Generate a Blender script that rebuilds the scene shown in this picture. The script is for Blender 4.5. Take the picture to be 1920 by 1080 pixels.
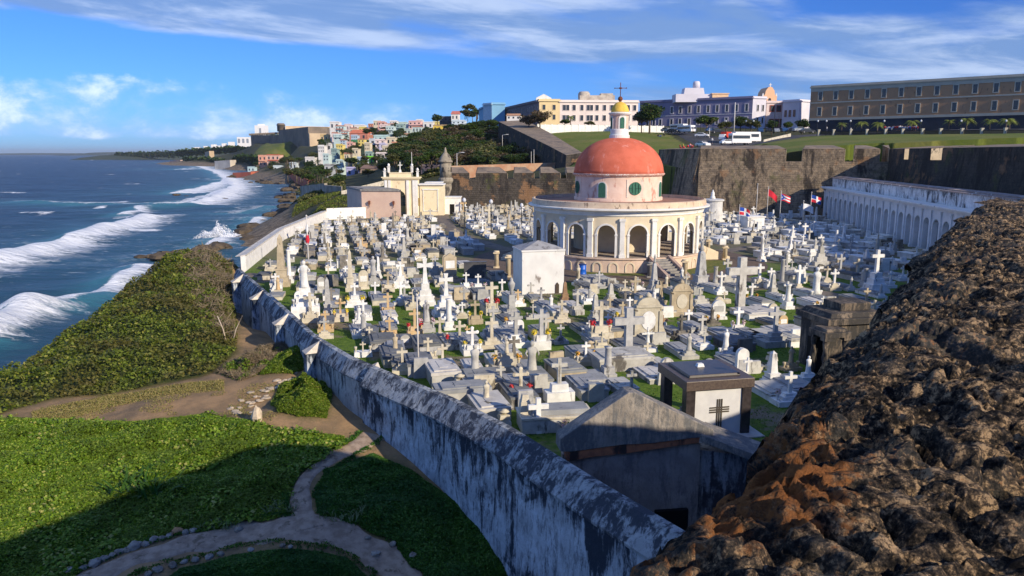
import bpy, math, random, re
import numpy as np
from mathutils import Vector, Matrix
R=math.radians; PI=math.pi
ON=['first','second','third','fourth','fifth','sixth','seventh','eighth','ninth','tenth','eleventh','twelfth','thirteenth','fourteenth','fifteenth','sixteenth','seventeenth','eighteenth','nineteenth','twentieth','twenty-first','twenty-second','twenty-third','twenty-fourth','twenty-fifth','twenty-sixth']
for o in list(bpy.data.objects): bpy.data.objects.remove(o)
S=bpy.context.scene; COL=S.collection
random.seed(7); rng=np.random.default_rng(7)
# ---------------------------------------------------------------- camera
CZ=12.0; F=1400.0; PITCH=math.atan(253/1400.0); CP=math.cos(PITCH); SP=math.sin(PITCH)
cd=bpy.data.cameras.new('camera'); cam=bpy.data.objects.new('camera',cd); COL.objects.link(cam)
cam.location=(0,0,CZ); cam.rotation_euler=(PI/2-PITCH,0,0)
cd.sensor_width=36; cd.lens=F/1920*36; cd.clip_start=.05; cd.clip_end=60000
S.camera=cam
# ---------------------------------------------------------------- light
SUN_AZ=R(47); SUN_EL=R(24)      # azimuth measured from -Y (behind the camera) towards +X
sl=bpy.data.lights.new('sun','SUN'); sl.energy=4.7; sl.angle=R(.5); sl.color=(1,.86,.66)
so=bpy.data.objects.new('sun',sl); COL.objects.link(so)
sdir=Vector((math.sin(SUN_AZ)*math.cos(SUN_EL),-math.cos(SUN_AZ)*math.cos(SUN_EL),math.sin(SUN_EL)))
so.rotation_euler=sdir.to_track_quat('Z','Y').to_euler(); so.location=(40,-40,60)
S.view_settings.view_transform='Standard'; S.view_settings.look='None'
S.view_settings.exposure=0.25; S.view_settings.gamma=1; S.view_settings.use_curve_mapping=False
S.render.resolution_x=1024; S.render.resolution_y=576
# ---------------------------------------------------------------- sky
W=bpy.data.worlds.new('World'); S.world=W; W.use_nodes=True
nt=W.node_tree; nt.nodes.clear()
def N(t,k,**kw):
    n=t.nodes.new(k)
    for a,b in kw.items(): setattr(n,a,b)
    return n
def math_(t,op,a,b=None,clamp=False):
    n=t.nodes.new('ShaderNodeMath'); n.operation=op; n.use_clamp=clamp
    for i,x in enumerate((a,b)):
        if x is None: continue
        if isinstance(x,(int,float)): n.inputs[i].default_value=x
        else: t.links.new(x,n.inputs[i])
    return n.outputs[0]
def mrange(t,x,a,b,c=0,d=1,smooth=True):
    n=t.nodes.new('ShaderNodeMapRange'); n.clamp=True
    if smooth: n.interpolation_type='SMOOTHSTEP'
    t.links.new(x,n.inputs[0])
    for i,v in enumerate((a,b,c,d)): n.inputs[i+1].default_value=v
    return n.outputs[0]
def mixc(t,f,a,b,mode='MIX'):
    n=t.nodes.new('ShaderNodeMix'); n.data_type='RGBA'; n.blend_type=mode
    if isinstance(f,(int,float)): n.inputs[0].default_value=f
    else: t.links.new(f,n.inputs[0])
    for i,x in ((6,a),(7,b)):
        if isinstance(x,(tuple,list)): n.inputs[i].default_value=(*x[:3],1)
        else: t.links.new(x,n.inputs[i])
    return n.outputs[2]
def noise_(t,vec,scale,detail=4,rough=.55,dist=0):
    n=t.nodes.new('ShaderNodeTexNoise'); n.inputs['Scale'].default_value=scale; n.inputs['Detail'].default_value=detail
    n.inputs['Roughness'].default_value=rough; n.inputs['Distortion'].default_value=dist
    if vec is not None: t.links.new(vec,n.inputs['Vector'])
    return n.outputs['Fac']
def mapping(t,vec,loc=(0,0,0),rot=(0,0,0),scale=(1,1,1)):
    n=t.nodes.new('ShaderNodeMapping'); t.links.new(vec,n.inputs[0])
    n.inputs[1].default_value=loc; n.inputs[2].default_value=rot; n.inputs[3].default_value=scale
    return n.outputs[0]
def comb(t,x,y,z):
    n=t.nodes.new('ShaderNodeCombineXYZ')
    for i,v in enumerate((x,y,z)):
        if isinstance(v,(int,float)): n.inputs[i].default_value=v
        else: t.links.new(v,n.inputs[i])
    return n.outputs[0]
def sky():
    t=nt
    sk=N(t,'ShaderNodeTexSky',sky_type='NISHITA',sun_disc=False,sun_elevation=SUN_EL,sun_rotation=PI-SUN_AZ)
    sk.altitude=20; sk.air_density=1.0; sk.dust_density=.2; sk.ozone_density=4.0
    tc=N(t,'ShaderNodeTexCoord'); g=tc.outputs['Generated']
    sx=N(t,'ShaderNodeSeparateXYZ'); t.links.new(g,sx.inputs[0]); x,y,z=sx.outputs
    tint=mixc(t,mrange(t,z,-.03,.15),(.235,.465,.98),(.215,.435,.90))
    base=mixc(t,1.0,sk.outputs[0],tint,'MULTIPLY')
    az=math_(t,'DIVIDE',x,math_(t,'MAXIMUM',y,.05))
    base=mixc(t,mrange(t,az,.1,.75,0,.55),base,mixc(t,1,base,(.55,.66,.82),'MULTIPLY'))
    # ---- high cloud sheets: soft banks stretched along the horizon
    zt_=math_(t,'ADD',z,math_(t,'MULTIPLY',az,.06))
    p=comb(t,math_(t,'MULTIPLY',az,1.0),math_(t,'MULTIPLY',zt_,4.6),1.7)
    n1=noise_(t,mapping(t,p,(1.32,4.1,0)),3.4,9,.56,.4)
    edge=math_(t,'ADD',z,math_(t,'MULTIPLY',math_(t,'ADD',az,.6),.055))
    topm=math_(t,'MULTIPLY',mrange(t,edge,.128,.160),mrange(t,az,.62,.15))
    rightm=math_(t,'MULTIPLY',mrange(t,az,-.15,.22),math_(t,'MULTIPLY',mrange(t,z,.03,.065),mrange(t,z,.20,.13)))
    m=math_(t,'MAXIMUM',topm,rightm)
    f1=math_(t,'MULTIPLY',math_(t,'SUBTRACT',n1,math_(t,'SUBTRACT',.80,math_(t,'MULTIPLY',m,.56))),3.6,True)
    f1=mrange(t,f1,0,1,0,.85)
    n2=noise_(t,mapping(t,p,(2,2,0),(0,0,0),(1,1.6,1)),4.2,9,.6,.35)
    c1=mixc(t,mrange(t,n2,.42,.66),(1.3,2.2,4.1),(3.5,4.3,5.8))
    # ---- low cumulus near the horizon
    q=comb(t,math_(t,'MULTIPLY',az,1.0),math_(t,'MULTIPLY',z,2.0),3.3)
    n3=noise_(t,mapping(t,q,(.93,.05,0)),7.5,10,.6,.2)
    low=math_(t,'MULTIPLY',mrange(t,z,.004,.022),mrange(t,z,.125,.07))
    low=math_(t,'MULTIPLY',low,mrange(t,az,.0,-.12))
    f3=math_(t,'MULTIPLY',math_(t,'SUBTRACT',n3,math_(t,'SUBTRACT',.86,math_(t,'MULTIPLY',low,.48))),5,True)
    f3=mrange(t,f3,0,1,0,.8)
    c3=mixc(t,mrange(t,math_(t,'ADD',n3,math_(t,'MULTIPLY',z,1.2)),.52,.70),(2.6,4.2,7.0),(6.0,6.8,7.8))
    col=mixc(t,f1,base,c1); col=mixc(t,f3,col,c3)
    bg=N(t,'ShaderNodeBackground'); bg.inputs[1].default_value=.143
    t.links.new(col,bg.inputs[0]); o=N(t,'ShaderNodeOutputWorld'); t.links.new(bg.outputs[0],o.inputs[0])
sky()
# ---------------------------------------------------------------- pixel -> world helpers (photo is 1920x1080)
def ray(u,v):
    a=(u-960)/F; b=(540-v)/F
    return (a, CP+b*SP, -SP+b*CP)
def P(u,v,z=0.0):
    d=ray(u,v); s=(z-CZ)/d[2]; return (d[0]*s,d[1]*s,z)
def PY(u,v,Y):
    d=ray(u,v); s=Y/d[1]; return (d[0]*s,Y,CZ+d[2]*s)
def pix(x,y,z):
    dz=z-CZ; dep=y*CP-dz*SP; up=y*SP+dz*CP
    return (960+F*x/dep, 540-F*up/dep)
HAZE=0.00005
# ---------------------------------------------------------------- materials
MATS={}
def newmat(name):
    m=bpy.data.materials.new(name); m.use_nodes=True; t=m.node_tree; t.nodes.clear()
    o=N(t,'ShaderNodeOutputMaterial'); b=N(t,'ShaderNodeBsdfPrincipled'); t.links.new(b.outputs[0],o.inputs[0])
    b.inputs['Specular IOR Level'].default_value=.25
    return m,t,b
def bump_(t,b,h,strength=.4,dist=.05):
    n=N(t,'ShaderNodeBump'); n.inputs['Strength'].default_value=strength; n.inputs['Distance'].default_value=dist
    t.links.new(h,n.inputs['Height']); t.links.new(n.outputs[0],b.inputs['Normal'])
def mat(name,c1,c2=None,scale=2.0,rough=.9,bump=.25,stain=None,samt=.5,sscale=1.2,streak=.35,spec=.25,vary=.0,metal=0,bdist=.03):
    """stone, plaster, paint: two tones of noise, optional dark stains running downwards"""
    if name in MATS: return MATS[name]
    m,t,b=newmat(name); c2=c2 or tuple(x*.78 for x in c1)
    g=N(t,'ShaderNodeNewGeometry'); pos=g.outputs['Position']
    n=noise_(t,pos,scale,8,.6)
    col=mixc(t,mrange(t,n,.36,.66),c1,c2)
    if stain is not None:
        sv=mapping(t,pos,(3,1,0),(0,0,0),(1,1,streak))
        s=noise_(t,sv,sscale,9,.66,.3)
        lo=.62-samt*.25
        col=mixc(t,mrange(t,s,lo,lo+.09),col,stain)
    if vary:
        oi=N(t,'ShaderNodeObjectInfo')
        col=mixc(t,1,col,mixc(t,oi.outputs['Random'],(1-vary,1-vary,1-vary*1.15),(1,1,1)),'MULTIPLY')
    t.links.new(col,b.inputs['Base Color']); b.inputs['Roughness'].default_value=rough
    b.inputs['Specular IOR Level'].default_value=spec; b.inputs['Metallic'].default_value=metal
    if bump: bump_(t,b,noise_(t,pos,scale*6,6,.7),bump,bdist)
    MATS[name]=m; return m
def leafmat(name,c1,c2,c3=None,trans=.3,patch=None,pscale=.3,rough=.55):
    if name in MATS: return MATS[name]
    m,t,b=newmat(name)
    a=N(t,'ShaderNodeAttribute'); a.attribute_name='rnd'
    r=N(t,'ShaderNodeValToRGB'); t.links.new(a.outputs['Fac'],r.inputs[0])
    r.color_ramp.elements[0].color=(*c1,1); r.color_ramp.elements[1].color=(*c2,1); r.color_ramp.elements[1].position=.8
    if c3: e=r.color_ramp.elements.new(.93); e.color=(*c3,1)
    col=r.outputs[0]
    if patch:
        g=N(t,'ShaderNodeNewGeometry')
        col=mixc(t,mrange(t,noise_(t,g.outputs['Position'],pscale,4,.6),.45,.62,0,.75),col,patch)
    t.links.new(col,b.inputs['Base Color']); b.inputs['Roughness'].default_value=rough
    tr=N(t,'ShaderNodeBsdfTranslucent'); t.links.new(mixc(t,1,col,(1.2,1.3,.5),'MULTIPLY'),tr.inputs[0])
    mx=N(t,'ShaderNodeMixShader'); mx.inputs[0].default_value=trans
    t.links.new(b.outputs[0],mx.inputs[1]); t.links.new(tr.outputs[0],mx.inputs[2])
    o=[n for n in t.nodes if n.type=='OUTPUT_MATERIAL'][0]; t.links.new(mx.outputs[0],o.inputs[0])
    MATS[name]=m; return m
# ---------------------------------------------------------------- mesh collector
class G:
    def __init__(s): s.v=[]; s.f=[]; s.sm=[]
    def add(s,vs,fs,smooth=False,M=None):
        k=len(s.v)
        if M is not None: vs=[tuple(M@Vector(p)) for p in vs]
        s.v.extend(vs); s.f.extend([tuple(i+k for i in f) for f in fs]); s.sm.extend([smooth]*len(fs)); return s
    def box(s,cx,cy,z0,sx,sy,h,top=1.0,rz=0,topy=None,M=None):
        """box standing on z0, centred at cx,cy; top = taper of the upper face"""
        ty=top if topy is None else topy
        c,n=math.cos(rz),math.sin(rz); vs=[]
        for (k,z,tx,tyy) in ((0,z0,1,1),(1,z0+h,top,ty)):
            for a,b in ((-1,-1),(1,-1),(1,1),(-1,1)):
                x=a*sx/2*tx; y=b*sy/2*tyy
                vs.append((cx+x*c-y*n,cy+x*n+y*c,z))
        return s.add(vs,[(3,2,1,0),(4,5,6,7),(0,1,5,4),(1,2,6,5),(2,3,7,6),(3,0,4,7)],M=M)
    def prism(s,poly,z0,z1,M=None):
        """vertical prism over a 2D polygon (counter-clockwise); z0/z1 numbers or lists"""
        n=len(poly); a=z0 if isinstance(z0,(list,tuple)) else [z0]*n; b=z1 if isinstance(z1,(list,tuple)) else [z1]*n
        vs=[(p[0],p[1],a[i]) for i,p in enumerate(poly)]+[(p[0],p[1],b[i]) for i,p in enumerate(poly)]
        fs=[tuple(range(n-1,-1,-1)),tuple(range(n,2*n))]+[(i,(i+1)%n,n+(i+1)%n,n+i) for i in range(n)]
        return s.add(vs,fs,M=M)
    def face(s,poly,y0,y1,M=None):
        """polygon in xz extruded along y"""
        n=len(poly)
        vs=[(p[0],y0,p[1]) for p in poly]+[(p[0],y1,p[1]) for p in poly]
        fs=[tuple(range(n)),tuple(range(2*n-1,n-1,-1))]+[((i+1)%n,i,n+i,n+(i+1)%n) for i in range(n)]
        return s.add(vs,fs,M=M)
    def lathe(s,prof,cx=0,cy=0,z=0,n=16,sx=1,sy=1,smooth=True,fold=0,nf=7,M=None,cap=True):
        vs=[];fs=[]
        for (r,h) in prof:
            for k in range(n):
                a=2*PI*k/n; q=r*(1+fold*math.cos(nf*a+h*3))
                vs.append((cx+q*math.cos(a)*sx,cy+q*math.sin(a)*sy,z+h))
        m=len(prof)
        for i in range(m-1):
            for k in range(n):
                k2=(k+1)%n; fs.append((i*n+k,i*n+k2,(i+1)*n+k2,(i+1)*n+k))
        if cap: fs.append(tuple(range(n-1,-1,-1))); fs.append(tuple(range((m-1)*n,m*n)))
        return s.add(vs,fs,smooth,M)
    def tube(s,pts,r0,r1=None,n=6,smooth=True):
        r1=r0 if r1 is None else r1; m=len(pts); vs=[];fs=[]
        for i,p in enumerate(pts):
            p=Vector(p); d=(Vector(pts[min(i+1,m-1)])-Vector(pts[max(i-1,0)])).normalized()
            a=d.cross(Vector((0,0,1)) if abs(d.z)<.9 else Vector((1,0,0))).normalized(); b=d.cross(a)
            r=r0+(r1-r0)*i/(m-1)
            for k in range(n):
                q=2*PI*k/n; vs.append(tuple(p+a*(r*math.cos(q))+b*(r*math.sin(q))))
        for i in range(m-1):
            for k in range(n):
                k2=(k+1)%n; fs.append((i*n+k,(i+1)*n+k,(i+1)*n+k2,i*n+k2))
        fs.append(tuple(range(n))); fs.append(tuple(range(m*n-1,(m-1)*n-1,-1)))
        return s.add(vs,fs,smooth)
    def obj(s,name,mt,parent=None,loc=(0,0,0),rz=0,bevel=0):
        me=bpy.data.meshes.new(name); me.from_pydata(s.v,[],s.f); me.update()
        if any(s.sm): me.polygons.foreach_set('use_smooth',s.sm)
        me.materials.append(mt); o=bpy.data.objects.new(name,me); COL.objects.link(o)
        o.parent=parent; o.location=loc; o.rotation_euler=(0,0,rz)
        if bevel:
            b=o.modifiers.new('bevel','BEVEL'); b.width=bevel; b.segments=2; b.limit_method='ANGLE'
        return o
def tag(o,label=None,cat=None,group=None,kind=None):
    if label: o['label']=label
    if cat: o['category']=cat
    if group: o['group']=group
    if kind: o['kind']=kind
    return o
def thing(name,label,cat,loc=(0,0,0),rz=0,group=None,scale=1):
    o=bpy.data.objects.new(name,None); COL.objects.link(o); o.empty_display_size=.5
    o.location=loc; o.rotation_euler=(0,0,rz); o.scale=(scale,)*3 if not isinstance(scale,(tuple,list)) else scale
    return tag(o,label,cat,group)
def kids(o): return KID.get(o.name,[])
def dup(root,loc,rz=0,scale=1,label=None,group=None,mats=None):
    """copy a thing with its parts and sub-parts; mats maps a part name to another material"""
    def cp(o,par):
        c=o.copy(); COL.objects.link(c); c.parent=par
        base=o.name.split('.')[0]
        if mats and base in mats and c.data is not None:
            c.material_slots[0].link='OBJECT'; c.material_slots[0].material=mats[base]
        for k in [q for q in ALLK if q.parent is o]: cp(k,c)
        return c
    ALLK=[q for q in root.children_recursive]
    r=cp(root,None); r.location=loc; r.rotation_euler=(0,0,rz); r.scale=(scale,)*3 if not isinstance(scale,(tuple,list)) else scale
    if label: r['label']=label
    if group: r['group']=group
    return r
def npmesh(name,V,Fq,mt,smooth=False,attrs=None,parent=None,nv=4):
    """mesh from numpy arrays: V (n,3), Fq (m,nv)"""
    me=bpy.data.meshes.new(name); n=len(V); m=len(Fq)
    me.vertices.add(n); me.vertices.foreach_set('co',np.asarray(V,np.float32).ravel())
    me.loops.add(m*nv); me.loops.foreach_set('vertex_index',np.asarray(Fq,np.int32).ravel())
    me.polygons.add(m); me.polygons.foreach_set('loop_start',np.arange(0,m*nv,nv,dtype=np.int32))
    try: me.polygons.foreach_set('loop_total',np.full(m,nv,np.int32))
    except Exception: pass
    me.update(calc_edges=True)
    me.polygons.foreach_set('use_smooth',np.full(m,bool(smooth)))
    for k,a in (attrs or {}).items():
        at=me.attributes.new(k,'FLOAT','POINT'); at.data.foreach_set('value',np.asarray(a,np.float32))
    me.materials.append(mt); me.validate()
    o=bpy.data.objects.new(name,me); COL.objects.link(o); o.parent=parent; return o
def gridmesh(name,X,Y,Z,mt,attrs=None,smooth=True):
    r,c=X.shape; V=np.stack([X,Y,Z],-1).reshape(-1,3)
    i=np.arange(r*c).reshape(r,c)
    Fq=np.stack([i[:-1,:-1],i[:-1,1:],i[1:,1:],i[1:,:-1]],-1).reshape(-1,4)
    return npmesh(name,V,Fq,mt,smooth,{k:a.ravel() for k,a in (attrs or {}).items()})
# value noise
_T=rng.random((64,64,64)).astype(np.float32)
def vnoise(x,y,z=0.0):
    x=np.asarray(x,float); y=np.asarray(y,float); z=np.zeros_like(x)+z
    xi=np.floor(x).astype(int); yi=np.floor(y).astype(int); zi=np.floor(z).astype(int)
    fx=x-xi; fy=y-yi; fz=z-zi
    fx=fx*fx*(3-2*fx); fy=fy*fy*(3-2*fy); fz=fz*fz*(3-2*fz)
    def g(a,b,c): return _T[(xi+a)&63,(yi+b)&63,(zi+c)&63]
    l=lambda a,b,t:a+(b-a)*t
    return l(l(l(g(0,0,0),g(1,0,0),fx),l(g(0,1,0),g(1,1,0),fx),fy),l(l(g(0,0,1),g(1,0,1),fx),l(g(0,1,1),g(1,1,1),fx),fy),fz)
def fbm(x,y,z=0.0,o=5,g=.5):
    s=0;a=1;t=0
    for k in range(o):
        s=s+a*vnoise(x*2**k+k*17.3,y*2**k+k*5.1,np.asarray(z)*2**k+k*9.7); t+=a; a*=g
    return s/t
def rbf(pts,vals):
    pts=np.asarray(pts,float); vals=np.asarray(vals,float)
    D=np.linalg.norm(pts[:,None]-pts[None],axis=-1); n=len(pts)
    A=np.zeros((n+1,n+1)); A[:n,:n]=D+np.eye(n)*.0; A[:n,n]=1; A[n,:n]=1
    w=np.linalg.solve(A,np.append(vals,0))
    def f(x,y):
        x=np.asarray(x,float); y=np.asarray(y,float); out=np.zeros(x.shape)+w[n]
        for i in range(n): out=out+w[i]*np.sqrt((x-pts[i,0])**2+(y-pts[i,1])**2+1e-6)
        return out
    return f
def inpoly(x,y,poly):
    x=np.asarray(x); y=np.asarray(y); r=np.zeros(x.shape,bool); n=len(poly)
    for i in range(n):
        x0,y0=poly[i][:2]; x1,y1=poly[(i+1)%n][:2]
        if y0==y1: continue
        c=((y0>y)!=(y1>y))&(x<(x1-x0)*(y-y0)/(y1-y0)+x0); r^=c
    return r
def dline(x,y,pl):
    """distance to a polyline"""
    d=np.full(np.shape(x),1e9)
    for (a,b) in zip(pl[:-1],pl[1:]):
        ax,ay=a[:2]; bx,by=b[:2]; L=(bx-ax)**2+(by-ay)**2+1e-9
        t=np.clip(((x-ax)*(bx-ax)+(y-ay)*(by-ay))/L,0,1)
        d=np.minimum(d,np.hypot(x-ax-t*(bx-ax),y-ay-t*(by-ay)))
    return d
def leafmesh(name,C,size,mt,parent=None,up=.5,asp=.6,seed=1,squash=None):
    """many leaf-sized diamonds around points C (n,3)"""
    r=np.random.default_rng(seed); n=len(C)
    nrm=r.normal(size=(n,3)); nrm[:,2]=np.abs(nrm[:,2])+up*2; nrm/=np.linalg.norm(nrm,axis=1,keepdims=True)
    t=r.normal(size=(n,3)); t-=nrm*(t*nrm).sum(1,keepdims=True); t/=np.linalg.norm(t,axis=1,keepdims=True)
    b=np.cross(nrm,t); s=(np.asarray(size)*(.6+.8*r.random(n)))[:,None]
    V=np.stack([C-t*s,C-b*s*asp,C+t*s,C+b*s*asp],1).reshape(-1,3)
    Fq=np.arange(n*4).reshape(n,4); rnd=np.repeat(r.random(n),4)
    return npmesh(name,V,Fq,mt,False,{'rnd':rnd},parent)
# ================================================================ SETTING
SEA=-9.0
# ---- near headland heights, outside the cemetery wall
NP=[(-500,1080,-3.4),(0,1080,-3.6),(300,1050,-3.3),(700,1060,-4.1),(1000,1065,-4.9),(580,975,-3.0),(300,900,-2.8),(0,900,-2.9),(-400,900,-3),
(650,820,-2.1),(700,795,-1.9),(850,880,-3.0),(1000,990,-3.9),(1150,1080,-5.0),(500,760,-1.8),(200,745,-2.3),(0,770,-2.7),(-300,780,-3),(420,730,-1.7),
(560,770,-1.3),(560,735,-.9),(540,680,-.9),(590,655,-.5),(500,690,-1.3),(640,700,-1.6),(670,760,-1.8),(620,660,-1.2),
(440,497,.4),(445,530,-.2),(425,560,-.2),(430,620,-1.2),(400,690,-1.9),(300,600,-.6),(330,520,-.2),(200,650,-1.8),(100,700,-2.4),(300,700,-2.2),
(480,600,-5.4),(505,650,-4.6),(460,640,-4.6),(468,560,-4.8),(455,535,-1.6),(250,540,-.9),(310,490,-.3),(380,478,.1),(180,610,-1.9),(110,650,-2.4),(0,715,-2.9)]
ctrl=[(*P(u,v,z)[:2],z) for u,v,z in NP]
# beyond the crest the ground falls to the sea
for u,v in ((-700,790),(-300,740),(0,690),(100,640),(180,590),(240,520),(300,488),(380,474),(425,468)):
    x,y,_=P(u,v,-1.5)
    L=math.hypot(x+10,y-30); dx,dy=(x+10)/L,(y-30)/L
    ctrl.append((x+dx*6,y+dy*6,-5.5)); ctrl.append((x+dx*13,y+dy*13,-9.6)); ctrl.append((x+dx*40,y+dy*40,-13))
ctrl+=[(-5,8,-5.5),(10,8,-6),(-30,5,-5),(-60,10,-5.5)]
hn_=rbf([c[:2] for c in ctrl],[c[2] for c in ctrl])
def hnear(x,y): return hn_(x,y)+(fbm(np.asarray(x)*.35+9,np.asarray(y)*.35,o=3)-.5)*.5
def PT(u,v):
    z=-2.0
    for _ in range(14):
        p=P(u,v,z); z=.5*z+.5*float(hnear(p[0],p[1]))
    return P(u,v,z)
# cemetery wall line (inner top edge, z=1)
WALLN=[P(u,v,1.0)[:2] for u,v in ((703,686),(850,745),(960,800),(1040,850),(1130,905),(1255,978))]
d_=np.array(WALLN[-1])-np.array(WALLN[-2]); d_/=np.linalg.norm(d_); WALLN.append(tuple(np.array(WALLN[-1])+d_*8))
WALLF=[P(u,v,1.0)[:2] for u,v in ((449,503),(520,563),(595,630),(660,668),(722,694))]
NORTH=[P(u,v,0)[:2] for u,v in ((462,508),(534,449),(587,424),(613,412))]
def offs(pl,d):
    out=[]
    for i,p in enumerate(pl):
        a=pl[max(i-1,0)]; b=pl[min(i+1,len(pl)-1)]; t=np.array(b)-np.array(a); t=t/np.linalg.norm(t)
        out.append((p[0]-t[1]*d,p[1]+t[0]*d))
    return out
# ---- headland terrain
dirt=mat('bare earth',(.36,.235,.125),(.24,.165,.09),scale=.9,bump=.5,stain=(.2,.2,.07),samt=.25,sscale=.5,streak=1,bdist=.08)
def mkdirt():
    m,t,b=newmat('headland earth'); pos=N(t,'ShaderNodeNewGeometry').outputs['Position']
    n=noise_(t,pos,.7,8,.62); n2=noise_(t,pos,6,6,.7)
    c=mixc(t,mrange(t,n,.35,.65),(.37,.235,.12),(.22,.15,.085))
    c=mixc(t,mrange(t,n2,.58,.75),c,(.42,.33,.22))
    a=N(t,'ShaderNodeAttribute'); a.attribute_name='veg'
    c=mixc(t,math_(t,'MULTIPLY',math_(t,'ADD',a.outputs['Fac'],math_(t,'MULTIPLY',math_(t,'SUBTRACT',n2,.5),1.2)),1.0,True),c,mixc(t,n,(.03,.05,.012),(.07,.09,.02)))
    t.links.new(c,b.inputs['Base Color']); b.inputs['Roughness'].default_value=.95
    bump_(t,b,noise_(t,pos,9,8,.7),.7,.06); return m
gx,gy=np.meshgrid(np.arange(-110,14,.4),np.arange(4,125,.4))
gz=hnear(gx,gy)
VEG={ # ground-cover regions, outlined on the ground they grow on
'A':[(-500,1100),(-500,800),(-200,790),(0,786),(100,784),(250,792),(380,776),(520,808),(645,820),(652,838),(600,872),(552,905),(548,965),(480,982),(380,997),(280,1012),(180,1050),(120,1100)],
'B':[(590,925),(612,882),(700,852),(770,882),(830,925),(900,962),(960,1005),(1030,1100),(800,1100),(750,1035),(670,985),(597,968)],
'C':[(290,1100),(340,1068),(440,1042),(560,1032),(650,1048),(710,1100)],
'D':[(508,760),(530,722),(575,705),(606,705),(622,742),(612,785),(560,782),(522,775)],
'E':[(488,704),(515,672),(560,652),(604,655),(600,680),(548,702)],
'Fh':[(-500,830),(-500,760),(-200,730),(0,694),(100,645),(180,596),(240,525),(300,490),(380,475),(432,470),(446,500),(436,560),(446,610),(444,660),(400,700),(300,722),(200,740),(100,748),(0,778),(-200,800)],
'G':[(60,790),(60,772),(200,742),(330,722),(420,712),(420,732),(300,742),(200,765),(130,785)],
}
VW={k:[PT(u,v)[:2] for u,v in p] for k,p in VEG.items()}
vegm=np.zeros(gx.shape)
for k,p in VW.items(): vegm=np.maximum(vegm,inpoly(gx,gy,p)*(.45 if k=='G' else 1.0))
for _ in range(2):
    vegm[1:-1,1:-1]=(vegm[1:-1,1:-1]*2+vegm[:-2,1:-1]+vegm[2:,1:-1]+vegm[1:-1,:-2]+vegm[1:-1,2:])/6
# keep the ground outside the cemetery: sink it well under the cemetery platform
inside=inpoly(gx,gy,offs(WALLF,1.2)[:4]+offs(WALLN,1.0)+[(60,10),(60,170),(-29,160)]+[offs(NORTH,-.8)[-1],offs(NORTH,-.8)[0]])
gz=np.where(inside,np.minimum(gz,-6.0),gz)
o=gridmesh('headland_ground',gx,gy,gz,mkdirt(),{'veg':vegm}); tag(o,kind='structure')
# ---- footpath, draped on the ground
pathm=mat('path earth',(.42,.32,.24),(.27,.20,.145),scale=2.6,bump=.7,stain=(.17,.13,.09),samt=.25,sscale=2,streak=1,bdist=.03)
def ribbon(name,pl,wid,mt,h=hnear,lift=.03,step=.35,jit=.12):
    pts=[np.array(p[:2],float) for p in pl]; out=[];w=[]
    # Catmull-Rom
    for i in range(len(pts)-1):
        p0=pts[max(i-1,0)];p1=pts[i];p2=pts[i+1];p3=pts[min(i+2,len(pts)-1)]
        n=max(2,int(np.linalg.norm(p2-p1)/step))
        for k in range(n):
            t=k/n; out.append(.5*((2*p1)+(-p0+p2)*t+(2*p0-5*p1+4*p2-p3)*t*t+(-p0+3*p1-3*p2+p3)*t**3)); w.append(wid[i]+(wid[i+1]-wid[i])*t)
    out.append(pts[-1]); w.append(wid[-1]); out=np.array(out); w=np.array(w)
    T=np.gradient(out,axis=0); T/=np.linalg.norm(T,axis=1,keepdims=True); Nn=np.stack([-T[:,1],T[:,0]],1)
    cols=np.linspace(-1,1,9); nn=len(out)
    jl=(vnoise(np.arange(nn)*.4,np.zeros(nn)+3)-.5)*jit*2; jr=(vnoise(np.arange(nn)*.4,np.zeros(nn)+9)-.5)*jit*2
    X=np.zeros((nn,9));Y=np.zeros((nn,9))
    for j,c in enumerate(cols):
        ww=c*(w/2)+(jl if c<0 else jr)*abs(c)
        X[:,j]=out[:,0]+Nn[:,0]*ww; Y[:,j]=out[:,1]+Nn[:,1]*ww
    Z=h(X,Y)+lift; Z[:,0]-=lift+.02; Z[:,-1]-=lift+.02
    tag(gridmesh(name,X,Y,Z,mt),kind='structure'); return out
PATH1=[PT(u,v)[:2] for u,v in ((60,1150),(160,1095),(250,1050),(350,1022),(450,1003),(540,990),(620,995),(690,1025),(735,1060),(775,1110),(800,1170))]
PATH2=[PT(u,v)[:2] for u,v in ((582,992),(568,955),(566,915),(590,880),(635,852),(680,832),(700,815))]
ribbon('path',PATH1,[1.5,1.5,1.45,1.4,1.4,1.7,1.7,1.5,1.4,1.4,1.4],pathm,lift=.04,jit=.3)
ribbon('path',PATH2,[1.3,.95,.8,.85,.95,1.2,1.6],pathm,lift=.055)
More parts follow.
